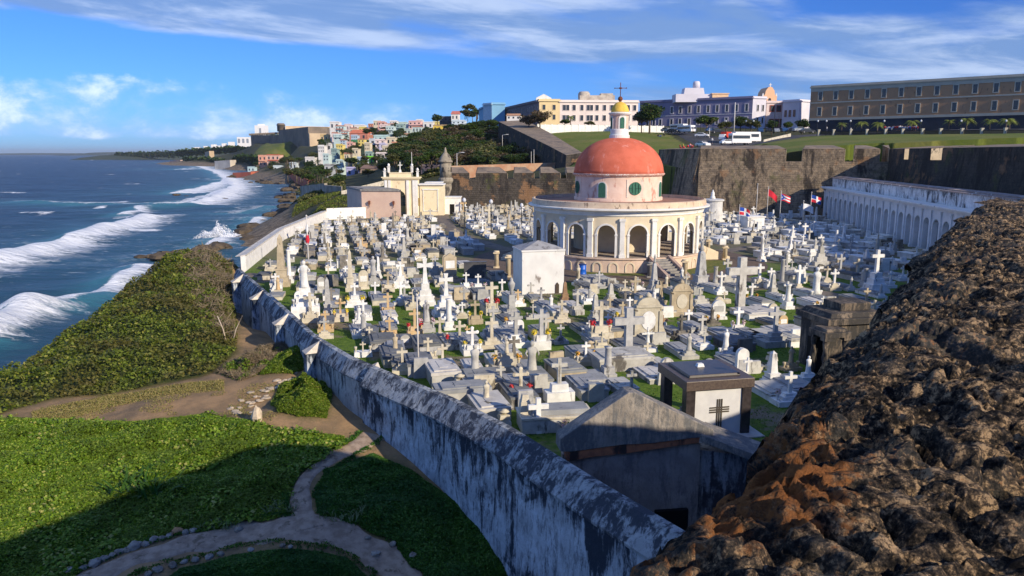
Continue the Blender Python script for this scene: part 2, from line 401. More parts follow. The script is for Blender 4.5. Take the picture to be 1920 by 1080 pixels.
# ---- leaves of the ground cover
def scatter(poly,n,seed):
    r=np.random.default_rng(seed); p=np.array(poly); lo=p.min(0);hi=p.max(0); out=[]
    tot=0
    while tot<n:
        q=lo+(hi-lo)*r.random((n,2)); q=q[inpoly(q[:,0],q[:,1],poly)]; out.append(q); tot+=len(q)
    return np.concatenate(out)[:n]
def cover(name,poly,n,size,mt,hgt,seed,amp=.5,freq=.9,edge=True,asp=.6,up=.6,minpath=True):
    # denser towards the camera: keep probability by distance
    q=scatter(poly,int(n*1.6),seed); r=np.random.default_rng(seed+1)
    keep=r.random(len(q))<np.clip(32/np.hypot(q[:,0],q[:,1]),.25,1)**1.2; q=q[keep][:n]
    if minpath:
        dp=np.minimum(dline(q[:,0],q[:,1],PATH1)-.72,dline(q[:,0],q[:,1],PATH2)-.45)+(vnoise(q[:,0]*2.3,q[:,1]*2.3)-.5)*.5
        q=q[dp>0]
    b=hnear(q[:,0],q[:,1]); dens=fbm(q[:,0]*freq,q[:,1]*freq,o=4)
    dd=dline(q[:,0],q[:,1],list(poly)+[poly[0]]); ed=np.clip(dd/(hgt*2.2+.3),0,1)
    top=hgt*(1-amp+amp*2*np.clip((dens-.3)/.4,0,1))*(.25+.75*ed)
    z=b+top*(.35+.65*np.random.default_rng(seed+2).random(len(q))**.5)
    C=np.stack([q[:,0],q[:,1],z],1); s=size*(1+np.clip((np.hypot(q[:,0],q[:,1])-30)/60,0,1))
    o=leafmesh(name,C,s,mt,seed=seed,up=up,asp=asp); return tag(o,kind='stuff')
vine=leafmat('vine leaves',(.055,.12,.009),(.20,.32,.022),(.38,.44,.08),.3,patch=(.11,.17,.018),pscale=.45)
vine2=leafmat('dark vine leaves',(.03,.085,.012),(.07,.19,.02),(.16,.27,.06),.3,patch=(.03,.10,.02),pscale=.4)
grape=leafmat('sea grape leaves',(.055,.085,.012),(.17,.22,.025),(.28,.28,.06),.28,patch=(.11,.085,.03),pscale=.25)
bush=leafmat('bush leaves',(.06,.11,.01),(.19,.28,.025),(.30,.32,.07),.3)
drygr=leafmat('dry grass blades',(.22,.20,.06),(.34,.27,.12),(.12,.16,.03),.2)
dryb=leafmat('dry brush twigs',(.16,.12,.075),(.27,.215,.15),(.10,.10,.04),.1)
cover('vine_ground_cover',VW['A'],340000,.055,vine,.24,11,amp=.75,freq=.8)
q=scatter(VW['A'],60000,61); dn=fbm(q[:,0]*.7+4,q[:,1]*.7,o=4); q=q[dn>.53]; qr=np.random.default_rng(62)
tag(leafmesh('broadleaf_ground_cover',np.stack([q[:,0],q[:,1],hnear(q[:,0],q[:,1])+.14+.16*qr.random(len(q))*np.clip((fbm(q[:,0]*.7+4,q[:,1]*.7,o=4)-.5)*8,0,1)],1),.085,leafmat('broad weeds',(.07,.15,.012),(.24,.36,.035),(.42,.40,.12),.3),seed=63,up=.5,asp=.75),kind='stuff')
cover('vine_ground_cover',VW['B'],110000,.058,vine2,.28,12,amp=.5)
cover('vine_ground_cover',VW['C'],45000,.058,vine2,.20,13,amp=.45)
cover('bushy_ground_cover',VW['D'],42000,.075,bush,.55,14,amp=.95,freq=1.3)
cover('bushy_ground_cover',VW['E'],26000,.07,bush,.45,15,amp=.5)
cover('sea_grape_cover',VW['Fh'],400000,.078,grape,.8,16,amp=.7,freq=.6,up=.35)
cover('dry_grass_cover',VW['G'][:0] or [PT(u,v)[:2] for u,v in VEG['G']],9000,.07,drygr,.10,17,asp=.2,up=-.1)
tw=[PT(u,v)[:2] for u,v in ((345,500),(400,487),(440,492),(440,540),(436,590),(444,640),(410,645),(370,600),(345,560))]
cover('dry_brush',tw,60000,.26,dryb,1.5,18,amp=.6,asp=.05,up=-.3)
tw=[PT(u,v)[:2] for u,v in ((405,700),(450,675),(520,655),(560,652),(520,675),(490,700),(450,715))]
cover('dry_brush',tw,15000,.17,dryb,.6,19,amp=.95,freq=1.3,asp=.07,up=-.3); cover('bushy_ground_cover',tw,5000,.07,bush,.4,29,amp=.95,freq=1.6)
# grass-and-straw on the bare slope
tw=[PT(u,v)[:2] for u,v in ((0,786),(100,760),(250,745),(420,722),(520,720),(500,770),(600,795),(560,810),(380,772),(250,788))]
q=scatter(tw,9000,31); dn=fbm(q[:,0]*.6,q[:,1]*.6,o=3); q=q[dn>.5]
tag(leafmesh('dry_grass_cover',np.stack([q[:,0],q[:,1],hnear(q[:,0],q[:,1])+.04],1),.07,drygr,up=-.1,asp=.2,seed=32),kind='stuff')
# strap-leaved plant by the shadow edge, grass tufts by the path
def strap(name,label,c,n,L,mt,seed,cat='plant',group=None,spread=1.0,w=.05):
    r=random.Random(seed); g=G()
    for k in range(n):
        a=r.random()*2*PI; l=L*(.6+.6*r.random()); ox,oy=(r.random()-.5)*spread,(r.random()-.5)*spread*.6
        lean=.35+.5*r.random(); pts=[]
        for i in range(6):
            t=i/5; pts.append(Vector((ox+math.cos(a)*l*t*lean,oy+math.sin(a)*l*t*lean,l*(t*.95-.62*t*t*lean*1.2))))
        sd=Vector((-math.sin(a),math.cos(a),0)); vs=[];fs=[]
        for i,p in enumerate(pts):
            ww=w*math.sin(PI*min(.95,.18+.8*i/5)); vs+= [tuple(p-sd*ww),tuple(p+sd*ww)]
        for i in range(5): fs.append((2*i,2*i+1,2*i+3,2*i+2))
        g.add(vs,fs)
    o=g.obj(name,mt,loc=(c[0],c[1],float(hnear(c[0],c[1])))); return tag(o,label,cat,group)
strapm=leafmat('strap leaves',(.05,.12,.015),(.14,.22,.03),None,.3)
palem=leafmat('pale grass',(.16,.2,.09),(.26,.3,.16),None,.2)
strap('strap_leaved_plant','clump of long arching strap leaves at the edge of the shade in the green slope',PT(262,925),85,1.25,strapm,3,spread=2.6)
strap('strap_leaved_plant','small strap-leaved clump catching the sun, uphill of the larger clump',PT(300,893),38,.9,strapm,4,spread=1.4)
strap('grass_tuft','pale grass tuft on the left side of the path fork',PT(415,985),110,.42,palem,5,'grass tuft',spread=1.5,w=.018)
strap('grass_tuft','pale grass tuft between the narrow path and the shaded vines, left of the fork',PT(530,955),90,.4,palem,6,'grass tuft',spread=1.3,w=.018)
strap('grass_tuft','wide pale grass tuft right of the path fork',PT(630,965),150,.45,palem,7,'grass tuft',spread=2.2,w=.018)
strap('grass_tuft','dark green tuft growing at the foot of the streaked wall',PT(905,925),60,.55,strapm,8,'grass tuft',spread=1.1,w=.03)
# tufts and litter spilling over the path edges
rs2=np.random.default_rng(41); E=[]
for pl,hwid in ((PATH1,.74),(PATH2,.46)):
    pl=np.array(pl); sg=np.hypot(*np.diff(pl,axis=0).T); Lc=np.concatenate([[0],np.cumsum(sg)]); s_=rs2.random(5200)*Lc[-1]
    px_=np.interp(s_,Lc,pl[:,0]); py_=np.interp(s_,Lc,pl[:,1]); i_=np.clip(np.searchsorted(Lc,s_)-1,0,len(sg)-1); tt=np.diff(pl,axis=0)[i_]/sg[i_][:,None]
    sd=np.where(rs2.random(5200)<.5,-1,1); off=sd*(hwid+.10+np.abs(rs2.normal(0,.16,5200))-.20*(vnoise(s_*1.3,sd*7.0+9)>.62)); E.append(np.stack([px_-tt[:,1]*off,py_+tt[:,0]*off],1))
E=np.concatenate(E); E=E[(dline(E[:,0],E[:,1],PATH1)>.70)&(dline(E[:,0],E[:,1],PATH2)>.42)]; tag(leafmesh('path_edge_grass',np.stack([E[:,0],E[:,1],hnear(E[:,0],E[:,1])+.05+.05*rs2.random(len(E))],1),.06,vine2,seed=42,up=.0,asp=.35),kind='stuff')
q=scatter(VW['A']+[],100,9)
# ---- stones
stonem=mat('field stone',(.42,.38,.33),(.26,.22,.19),scale=4,bump=.6,vary=.35,stain=(.3,.18,.1),samt=.1,bdist=.02)
def rock(name,label,c,s,seed,group=None,mt=None,flat=.7,h=hnear,cat='stone'):
    r=np.random.default_rng(seed); g=G(); n=9;m=6; vs=[];fs=[]
    for i in range(m+1):
        th=PI*i/m
        for k in range(n):
            a=2*PI*k/n; q=1+.28*(vnoise(np.array([math.cos(a)*1.3+seed*3.1]),np.array([math.sin(a)*1.3+5]),th*1.3)[0]-.5)*2
            vs.append((math.sin(th)*math.cos(a)*s*q*.62,math.sin(th)*math.sin(a)*s*q*.5,-math.cos(th)*s*q*.5*flat+s*.2*flat))
    for i in range(m):
        for k in range(n): fs.append((i*n+k,i*n+(k+1)%n,(i+1)*n+(k+1)%n,(i+1)*n+k))
    g.add(vs,fs,False); o=g.obj(name,mt or stonem,loc=(c[0],c[1],float(h(c[0],c[1])) if h else c[2]),rz=seed*1.7)
    return tag(o,label,cat,group)
k=0
for (u,v,s) in ((130,1074,.42),(158,1066,.3),(178,1058,.44),(196,1050,.34),(212,1043,.28),(224,1037,.34),(238,1033,.3),(252,1026,.5),(272,1022,.3),(288,1014,.36),(303,1011,.28),(318,1006,.3),(333,998,.4),(348,1000,.3),(362,996,.28)):
    k+=1; lb=f'{ON[k-1]} stone from the picture edge in the row above the curved path'
    if k==3: lb='large pale round stone in the row edging the curved path'
    if k==13: lb='orange stone near the upper end of the row edging the curved path'
    rock('edging_stone',lb,PT(u,v),s,k,'stones edging the upper side of the path',mt=mat('orange stone',(.5,.27,.13),(.35,.2,.1),scale=5,bump=.5) if k==13 else None)
for (u,v,s) in ((278,1078,.3),(296,1070,.34),(324,1062,.32),(345,1055,.24),(366,1051,.3),(392,1046,.28),(414,1040,.26),(470,1032,.24),(530,1024,.22),(545,1026,.2)):
    k+=1; rock('edging_stone',f'{ON[k-16]} stone from the left in the row below the curved path, by the green island',PT(u,v),s,k,'stones edging the lower side of the path')
rock('standing_stone','pale upright stone standing alone on the bare earth above the green slope',PT(482,788),.62,90,flat=1.7,mt=mat('pale stone',(.62,.52,.38),(.45,.37,.27),scale=6,bump=.5))
rock('stone','rounded stone in the shaded vines right of the path fork',PT(448,995),.3,91)
rock('stone','yellowish stone lying in the dark vines below the streaked wall',PT(942,1018),.42,92,mt=mat('yellowish stone',(.4,.34,.2),(.28,.22,.12),scale=6,bump=.5))
for (u,v,s) in ((705,1040,.34),(736,1022,.3),(776,1045,.42),(790,1060,.3),(690,1010,.25)):
    k+=1; rock('stone','stone lying between the right-hand path and the dark vines',PT(u,v),s,k+20,'stones beside the right-hand path')
rr=random.Random(5)
for i in range(46):
    t=rr.random(); u=440+130*t+rr.gauss(0,14); v=770-70*t+rr.gauss(0,7)
    rock('rubble_stone','broken flat rubble stone strewn on the bare slope left of the round bush',PT(u,v),.16+.26*rr.random(),200+i,'rubble stones strewn on the bare slope',mt=mat('pale rubble',(.60,.50,.38),(.42,.34,.25),scale=6,bump=.5,vary=.2),flat=.35)
g=G(); c=PT(425,640)
for dx,dy,lx in ((0,0,-.5),(.35,.1,.9)): g.tube([(dx,dy,-.2),(dx+lx*.4,dy,.9),(dx+lx,dy-.1,1.9)],.05,.03)
tag(g.obj('dead_branch',mat('bleached wood',(.55,.47,.38),(.4,.33,.26),scale=9),loc=c),'bleached forked branch sticking out of the dry brush beside the ditch','branch')

# ================================================================ SEA
def seamat():
    m,t,b=newmat('sea water'); pos=N(t,'ShaderNodeNewGeometry').outputs['Position']
    af=N(t,'ShaderNodeAttribute'); af.attribute_name='foam'; at=N(t,'ShaderNodeAttribute'); at.attribute_name='teal'
    p1=mapping(t,pos,(0,0,0),(0,0,R(-18)),(.35,1,1))
    n=noise_(t,p1,.16,9,.66,.8); nf=noise_(t,mapping(t,pos,(0,0,0),(0,0,R(-18)),(.45,1,1)),.75,9,.72,1.0)
    deep=mixc(t,mrange(t,n,.35,.7),(.003,.018,.055),(.008,.046,.105))
    wc=mixc(t,at.outputs['Fac'],deep,mixc(t,n,(.015,.11,.16),(.05,.21,.28)))
    s=math_(t,'ADD',math_(t,'MULTIPLY',math_(t,'SUBTRACT',nf,.5),1.9),math_(t,'MULTIPLY',math_(t,'SUBTRACT',n,.5),.9))
    f=mrange(t,math_(t,'ADD',math_(t,'MULTIPLY',af.outputs['Fac'],1.5),s),.60,1.12,0,1,False)
    t.links.new(mixc(t,f,wc,(.80,.84,.88)),b.inputs['Base Color'])
    t.links.new(mrange(t,f,0,1,.38,.85),b.inputs['Roughness']); b.inputs['Specular IOR Level'].default_value=.22
    h1=noise_(t,p1,.55,9,.68,.5); h2=noise_(t,p1,.07,6,.6)
    bump_(t,b,math_(t,'ADD',h1,math_(t,'MULTIPLY',h2,3)),.9,1.1); return m
SP_=lambda l:[P(u,v,SEA)[:2] for u,v in l]
BREAK=[ # crest line (image coordinates on the sea surface), half depth behind the front in m, strength
 (SP_([(-200,545),(-60,508),(40,478),(130,452),(200,432),(268,410)]),13,1.0,1.9),
 (SP_([(-260,690),(-60,650),(10,615),(55,590)]),6,1.1,1.9),
 (SP_([(60,590),(140,568),(190,552),(225,530),(260,510)]),6,.85,1.2),
 (SP_([(225,405),(262,398),(255,390)]),6,.9,.8),
 (SP_([(292,388),(350,386),(405,372),(436,352),(430,338)]),19,1.0,1.6),
 (SP_([(40,379),(150,384),(260,383),(330,378)]),14,.62,.6),
 (SP_([(330,362),(380,352),(425,338),(400,322),(370,312)]),26,.95,.8),
 (SP_([(330,318),(370,314),(410,313)]),40,.8,.4),
 (SP_([(360,470),(400,458),(440,440),(480,412),(520,398),(556,382)]),5,.95,.2),
 (SP_([(440,398),(480,392),(540,380)]),18,.55,.2),
 (SP_([(470,345),(520,343),(560,343)]),10,.5,.1)]
gp=SP_([(-100,330),(120,302),(240,300)])
def seaz(X,Y):
    foam=np.zeros(X.shape); teal=np.zeros(X.shape); H=np.zeros(X.shape)
    # swell runs towards the shore: crest lines about as in the breakers
    ph=(X*.30+Y*.95)
    wob=(fbm(X*.012,Y*.012,o=3)-.5)*40
    amp=np.clip(1-np.hypot(X,Y)/2500,0,1)
    H+=.5*amp*np.sin((ph+wob)/7.5)+.35*(fbm(X*.08,Y*.2,o=3)-.5)*2+.25*amp*np.sin((Y*.9-X*.5+wob)/3.1)
    for pl,dep,st,hh in BREAK:
        d=dline(X,Y,pl); pa=np.array(pl); c=pa.mean(0); dr=pa[-1]-pa[0]; dr=dr/np.linalg.norm(dr); nn=np.array([-dr[1],dr[0]])
        if nn[1]<0: nn=-nn
        # signed side: behind the crest (seaward/away) is +
        yi=np.interp(X,*( (pa[np.argsort(pa[:,0])][:,0],pa[np.argsort(pa[:,0])][:,1]) ))
        side=np.where(Y>yi,1,-1)
        sig=np.where(side>0,dep,dep*.10+.6)
        jag=(fbm(X*.15+3,Y*.15,o=3)-.5)*dep*.35
        f=st*np.exp(-((np.maximum(d+jag,0))/sig)**1.15); foam=np.maximum(foam,f)
        H+=hh*np.exp(-(d/(3.5+dep*.06))**2)
        teal=np.maximum(teal,.9*np.exp(-(d/(4+dep*.22))**2)*(side<0)+.35*np.exp(-(d/(dep*1.8+4))**2))
    # shallow wash near the shore and streaks in between
    tl=np.exp(-(dline(X,Y,SHORE)/60)**1.5); foam=np.maximum(foam,.36*tl); teal=np.maximum(teal,.4*tl)
    lf=np.clip(1-np.hypot(X+120,Y-170)/260,0,1); foam=np.maximum(foam,.30*lf)
    foam=np.maximum(foam,.2)
    # scattered whitecaps
    wc=vnoise(X*.03+40,Y*.06+11)*vnoise(X*.11,Y*.2+3); foam=np.maximum(foam,np.clip((wc-.62)*5,0,.8))
    return H,foam,teal
SHORE=SP_([(330,480),(380,470),(440,452),(470,432),(520,405),(552,384),(545,370),(560,350),(470,341),(430,331),(500,322),(430,313),(310,304)])
r=np.concatenate([np.linspace(38,150,150),np.geomspace(151,9000,290)[0:],[14000,22000,30000]])
r=np.concatenate([np.linspace(38,210,260),np.geomspace(211,2600,330),[3500,5000,8000,14000,30000]])
th=np.concatenate([np.linspace(-1.25,-.78,25)[:-1],np.linspace(-.78,.12,460)])
TH,RR=np.meshgrid(th,r); X=RR*np.sin(TH); Y=RR*np.cos(TH)
H,foam,teal=seaz(X,Y); Z=SEA+H*np.clip(1-RR/2500,0,1)
tag(gridmesh('sea',X,Y,Z,seamat(),{'foam':foam,'teal':teal}),kind='structure')
# spray burst at the rocks
spm,t,b=newmat('sea spray'); b.inputs['Base Color'].default_value=(.85,.88,.92,1); b.inputs['Roughness'].default_value=.9
c=np.array(P(408,447,SEA)); rs=np.random.default_rng(3); n=9000
a=rs.random(n)*2*PI; rad=np.abs(rs.normal(0,3.6,n)); hh=np.abs(rs.normal(0,1,n))*4.2*np.exp(-rad/5)
rad=np.abs(rs.normal(0,2.9,n)); a=a; hh=rs.random(n)**.9*(.8+4.2*vnoise(a*2.2+9,rad*.5)**1.3)*np.exp(-(rad/4.6)**2)
C=np.stack([c[0]+np.cos(a)*rad,c[1]+np.sin(a)*rad*.6,SEA+hh],1)
tag(leafmesh('sea_spray',C,.085,spm,seed=3,up=0,asp=.8),kind='stuff')
# ================================================================ FAR LAND
FP=[(600,388,160),(640,368,180),(580,366,230),(575,352,300),(545,350,430),(680,330,300),(760,335,230),(860,305,240),(800,243,420),(900,238,330),(850,262,330),
(925,262,285),(960,285,240),(1000,306,208),(1040,309,198),(1066,311,192),(900,285,240),(700,264,600),(620,272,700),(640,302,450),(560,310,560),(600,330,330),(500,303,700),(470,320,790),(440,302,1100),(530,277,1150),
(480,268,1300),(420,287,1400),(400,291,1500),(350,298,1700),(325,302,1750),(500,285,1000),(560,290,800),(700,300,400),(740,285,380),
(1030,249,270),(1100,248,275),(1240,248,285),(1310,298,195),(1200,302,185),(1095,300,190),(1110,262,240),(1290,276,218),(1360,287,195),(1400,272,215),(1420,255,262),(1370,250,280),(1450,268,185),(1500,260,200),
(1600,259,178),(1760,259,160),(1920,257,148),(2050,256,140),(1520,247,300),(1720,246,275),(1920,243,255),(2100,240,240),(1240,239,335),(1440,237,330),(1000,234,300),(1100,234,310),(1300,245,300),
(900,226,420),(1200,232,420),(1500,240,400),(1900,236,380),(760,240,600),(650,250,900),(1000,226,700),(1500,236,900),(700,252,1500),(560,267,950),(600,271,960),(530,266,1050),(645,262,990),(500,263,1120),(545,261,1090),(475,266,1200)]
fc=[(*PY(u,v,Y)[:2],PY(u,v,Y)[2]) for u,v,Y in FP]
sh=[p for p in SHORE]
for i,p in enumerate(sh):
    x,y=p; fc.append((x,y,SEA-.1)); L=math.hypot(x,y); fc.append((x-L*.03-4,y,SEA-4))
fc+=[(-260,700,-13),(-300,1000,-13),(-600,1600,-13),(-120,330,-13),(-60,140,-13),(-80,170,-13),(-31.5,138,-8.3),(-31.5,122,-8.4),(-31,105,-8.5),(-34,95,-8.8),(-40,110,-9.1),(-41,140,-9.0),(-47,160,-9.0),(-33,150,-7.6)]
LP=lambda x,y:(np.arctan2(x,y)*260,np.log(np.maximum(np.hypot(x,y),1))*110)
_f=rbf([tuple(float(q) for q in LP(np.array(c[0]),np.array(c[1]))) for c in fc],[c[2] for c in fc])
def hfar(x,y):
    x=np.asarray(x,float); y=np.asarray(y,float); a,b=LP(x,y); r=np.hypot(x,y)
    return _f(a,b)-np.clip((r-260)/100,0,1)*np.clip((-x+20)/40,0,1)*3.0+(fbm(x*.03,y*.03,o=4)-.5)*np.clip(r*.012,1,9)*.5
def hfs(x,y): return float(hfar(np.array(x),np.array(y)))
def mkland():
    m,t,b=newmat('hill land'); pos=N(t,'ShaderNodeNewGeometry').outputs['Position']
    n=noise_(t,pos,.05,9,.65); n2=noise_(t,pos,.6,6,.7)
    a=N(t,'ShaderNodeAttribute'); a.attribute_name='lawn'
    sx=N(t,'ShaderNodeSeparateXYZ'); t.links.new(pos,sx.inputs[0])
    gr=mixc(t,mrange(t,n2,.35,.65),(.025,.035,.010),(.07,.065,.025)); gr=mixc(t,mrange(t,n,.42,.6),gr,(.05,.055,.02))
    lw=mixc(t,mrange(t,noise_(t,pos,.08,6,.6),.4,.65),(.11,.145,.02),(.17,.17,.04)); lw=mixc(t,mrange(t,n2,.4,.8,0,.3),lw,(.09,.12,.02))
    rk=mixc(t,mrange(t,n2,.4,.6),(.11,.085,.058),(.28,.215,.14))
    z=math_(t,'ADD',sx.outputs[2],math_(t,'MULTIPLY',math_(t,'SUBTRACT',n,.5),9))
    c=mixc(t,mrange(t,z,-5.2,-1.2),rk,gr); c=mixc(t,a.outputs['Fac'],c,lw)
    t.links.new(c,b.inputs['Base Color']); b.inputs['Roughness'].default_value=.95
    bump_(t,b,n2,.6,.5); return m
LAWN=[PY(u,v,Y)[:2] for u,v,Y in ((1000,262,240),(975,246,285),(1010,250,272),(1240,249,287),(1262,258,255),(1312,290,200),(1335,300,178),(1450,262,215),(1500,254,235),(1920,253,195),(2200,252,180),(2250,262,120),(1900,262,132),(1600,266,150),(1310,300,160),(1200,310,175),(1080,310,180))]
th=np.concatenate([np.linspace(-.62,.74,420)]); r=np.geomspace(105,2600,300)
TH,RR=np.meshgrid(th,r); X=RR*np.sin(TH); Y=RR*np.cos(TH); Z=hfar(X,Y)
CEMIN=[(-31,80),(-31,144),(-27,152),(-16,158),(-15,169),(20,172),(33,181),(37,152),(72,152),(90,100),(90,60),(-31,60)]
WT=[PY(u,v,Y_)[:2] for u,v,Y_ in ((935,228,290),(985,252,242),(1030,274,212),(1062,291,193))]
LP_=[(p[0]+1.5,p[1]) for p in WT]+[(p[0]-30,p[1]-5) for p in WT[::-1]]
cap=np.interp(Y,[185,245,290],[6.0,9.5,15.0])+np.maximum(0,dline(X,Y,WT)-6)*.25
Z=np.where(inpoly(X,Y,LP_),np.minimum(Z,cap),Z)
ins=inpoly(X,Y,CEMIN)|((Y<170)&(X>60))&(Y<150-(X-60)*.3)
Z=np.where(ins,np.minimum(Z,-6),Z); Z=np.where((Y<165)&(X<-27),np.minimum(Z,1.0),Z)
tag(gridmesh('hills',X,Y,Z,mkland(),{'lawn':inpoly(X,Y,LAWN).astype(float)+inpoly(X,Y,[PY(u,v,Y_)[:2] for u,v,Y_ in ((470,300,1000),(495,268,1150),(520,262,1180),(548,272,1100),(545,300,1000))]).astype(float)*.8}),kind='structure')
# far coast beyond the headland
g=G(); rs=random.Random(4)
def ridge(pts,Y,D,mt,name,seed=0,amp=0):
    """far spit of land: a low closed body of land with depth D"""
    n=80; X0=PY(pts[0][0],287,Y)[0]; X1=PY(pts[-1][0],287,Y)[0]
    xs=np.linspace(X0,X1,n); us=[p[0] for p in pts]; zs=[PY(p[0],p[1],Y)[2] for p in pts]
    xx=[PY(u,287,Y)[0] for u in us]; top=np.interp(xs,xx,zs)+(vnoise(xs*.02+seed,xs*0)-.5)*amp
    rows=[(-D*.5,0.0),(-D*.35,.45),(-D*.1,.9),(D*.15,1.0),(D*.5,.2)]
    XX=np.tile(xs,(5,1)); YY=np.array([[Y+a]*n for a,_ in rows]); ZZ=np.array([SEA-1+(top-SEA+1)*b for _,b in rows])
    tag(gridmesh(name,XX,YY,ZZ,mt),kind='structure')
farm=mat('far woods',(.035,.055,.03),(.07,.08,.05),scale=.02,bump=0)
ridge([(205,290),(230,288.5),(300,287),(380,284),(460,278)],2600,500,farm,'hills',1,3)
ridge([(150,288),(190,285.5),(215,286),(240,288)],7000,900,farm,'hills',2,6)
ridge([(0,287.8),(40,287),(120,287.2),(180,287.8)],9000,900,farm,'hills',3,3)
rsl=np.random.default_rng(14); q=scatter([(-29.5,90),(-29.5,148),(-50,215),(-62,215),(-44,140),(-36,95)],26000,15); dn=fbm(q[:,0]*.12,q[:,1]*.12,o=4); q=q[dn>.47]
tag(leafmesh('slope_scrub',np.stack([q[:,0],q[:,1],hfar(q[:,0],q[:,1])+.1+.5*rsl.random(len(q))],1),.17,grape,seed=16,up=.2,asp=.6),kind='stuff')
# ---- roads / parking beside the lawn
asph=mat('asphalt',(.075,.075,.08),(.05,.05,.055),scale=.6,bump=.2)
def road(pl,w,lift=.25):
    ribbon('road',[PY(u,v,Y)[:2] for u,v,Y in pl],w,asph,h=hfar,lift=lift,step=2,jit=.2)
road([(1235,243,300),(1275,252,280),(1310,264,245),(1345,276,215),(1380,284,196),(1402,290,186)],[8,8,9,9,10,10],.3)
road([(1265,249,288),(1320,257,255),(1385,268,222),(1440,266,215),(1480,256,235),(1530,250,262),(1720,247.5,250),(1920,246,230),(2100,245,215)],[7,8,12,12,9,9,9,9,9],.25)

# ================================================================ CEMETERY GROUND AND WALLS
def mkgrass():
    m,t,b=newmat('cemetery grass'); pos=N(t,'ShaderNodeNewGeometry').outputs['Position']
    n=noise_(t,pos,.22,7,.6); n2=noise_(t,pos,3,7,.7)
    c=mixc(t,mrange(t,n2,.35,.65),(.06,.12,.012),(.12,.19,.02)); c=mixc(t,mrange(t,n,.52,.60),c,mixc(t,n2,(.13,.10,.06),(.26,.22,.16)))
    sx=N(t,'ShaderNodeSeparateXYZ'); t.links.new(pos,sx.inputs[0])
    f=mrange(t,math_(t,'ADD',sx.outputs[1],math_(t,'MULTIPLY',n,20)),82,100,0,.75); c=mixc(t,f,c,mixc(t,n2,(.10,.085,.06),(.2,.17,.12)))
    t.links.new(c,b.inputs['Base Color']); b.inputs['Roughness'].default_value=.95; bump_(t,b,noise_(t,pos,12,6,.7),.8,.05); return m
CEM=list(reversed(offs(WALLF,-.2)))[::-1]
cemp=offs(WALLF,-.15)[:4]+[tuple(p) for p in offs(WALLN,-.15)]
cemp=cemp[:-4]+[(1.75,26.95),(7.9,27.75),(10.2,29.3),(13.0,29.3),(17,24),(60,24),(60,40),(56,100),(62,150),(35,153),(33,180),(20,172),(-15,169),(-16,160),(-28,150),NORTH[-1],NORTH[-2],NORTH[1],NORTH[0]]
g=G(); g.prism(cemp,-6.0,0.0); tag(g.obj('cemetery_ground',mkgrass()),kind='structure')
# grass blades standing up in the near part of the cemetery
def cemgrass():
    q=scatter([(-8,38),(3,24.5),(30,26),(34,70),(-18,72),(-24,68)],90000,77)
    n=fbm(q[:,0]*.5,q[:,1]*.5,o=3); r=np.random.default_rng(8)
    q=q[(n>.42)&~inpoly(q[:,0],q[:,1],[(1.2,27.0),(8.0,27.9),(13.2,29.5),(17.5,24),(20,8),(2,8)])&(r.random(len(q))<np.clip(34/q[:,1],.2,1))]
    m=leafmat('lawn blades',(.05,.11,.01),(.11,.20,.02),(.2,.2,.06),.3)
    tag(leafmesh('grass',np.stack([q[:,0],q[:,1],.03+0*q[:,0]],1),.055,m,up=-.2,asp=.3,seed=5),kind='stuff')
cemgrass()
# streaked wall
def mkwall(name,base,dark,amt,tintlow=None,bandtop=None):
    """lime plaster with grey weathering and black mould that runs down"""
    m,t,b=newmat(name); pos=N(t,'ShaderNodeNewGeometry').outputs['Position']
    n=noise_(t,pos,1.1,8,.6); n2=noise_(t,mapping(t,pos,(0,0,0),(0,0,0),(1.6,1.6,.25)),2.3,10,.72,.6); n3=noise_(t,mapping(t,pos,(5,0,0),(0,0,0),(1,1,.6)),.6,8,.65,.8); n4=noise_(t,mapping(t,pos,(1,7,0),(0,0,0),(1.3,1.3,.5)),3.2,9,.75,.4); n5=noise_(t,mapping(t,pos,(11,3,0)),9,6,.7)
    c=mixc(t,mrange(t,n,.35,.65),base,tuple(x*.72 for x in base))
    mid=tuple(b_*.38+d*.5 for b_,d in zip(base,dark))
    c=mixc(t,mrange(t,n4,.56-(amt-.4)*.9,.72-(amt-.4)*.9,0,.9),c,mid)
    s=math_(t,'ADD',math_(t,'MULTIPLY',n2,.5),math_(t,'MULTIPLY',n3,.5))
    s=math_(t,'ADD',s,math_(t,'MULTIPLY',math_(t,'SUBTRACT',n5,.5),.10))
    if bandtop:   # old stains gather under the coping: along the wall's height
        sx=N(t,'ShaderNodeSeparateXYZ'); t.links.new(pos,sx.inputs[0])
        s=math_(t,'ADD',math_(t,'SUBTRACT',s,math_(t,'MULTIPLY',mrange(t,sx.outputs[2],bandtop[0],bandtop[1]),bandtop[2])),bandtop[2])
    c=mixc(t,mrange(t,s,amt-.02,amt+.075,1,0),c,mixc(t,n5,dark,tuple(x*2.6 for x in dark)))
    t.links.new(c,b.inputs['Base Color']); b.inputs['Roughness'].default_value=.92
    bump_(t,b,math_(t,'ADD',noise_(t,pos,7,8,.7),math_(t,'MULTIPLY',n3,2)),.6,.07); return m
wallm=mkwall('streaked lime plaster',(.56,.61,.66),(.018,.024,.034),.505,bandtop=(-3.2,.8,.085))
copem=mkwall('mouldy coping',(.44,.47,.49),(.03,.035,.045),.475)
capm=mat('pale cap stone',(.66,.60,.50),(.5,.44,.36),scale=3,bump=.4,stain=(.15,.13,.1),samt=.15)
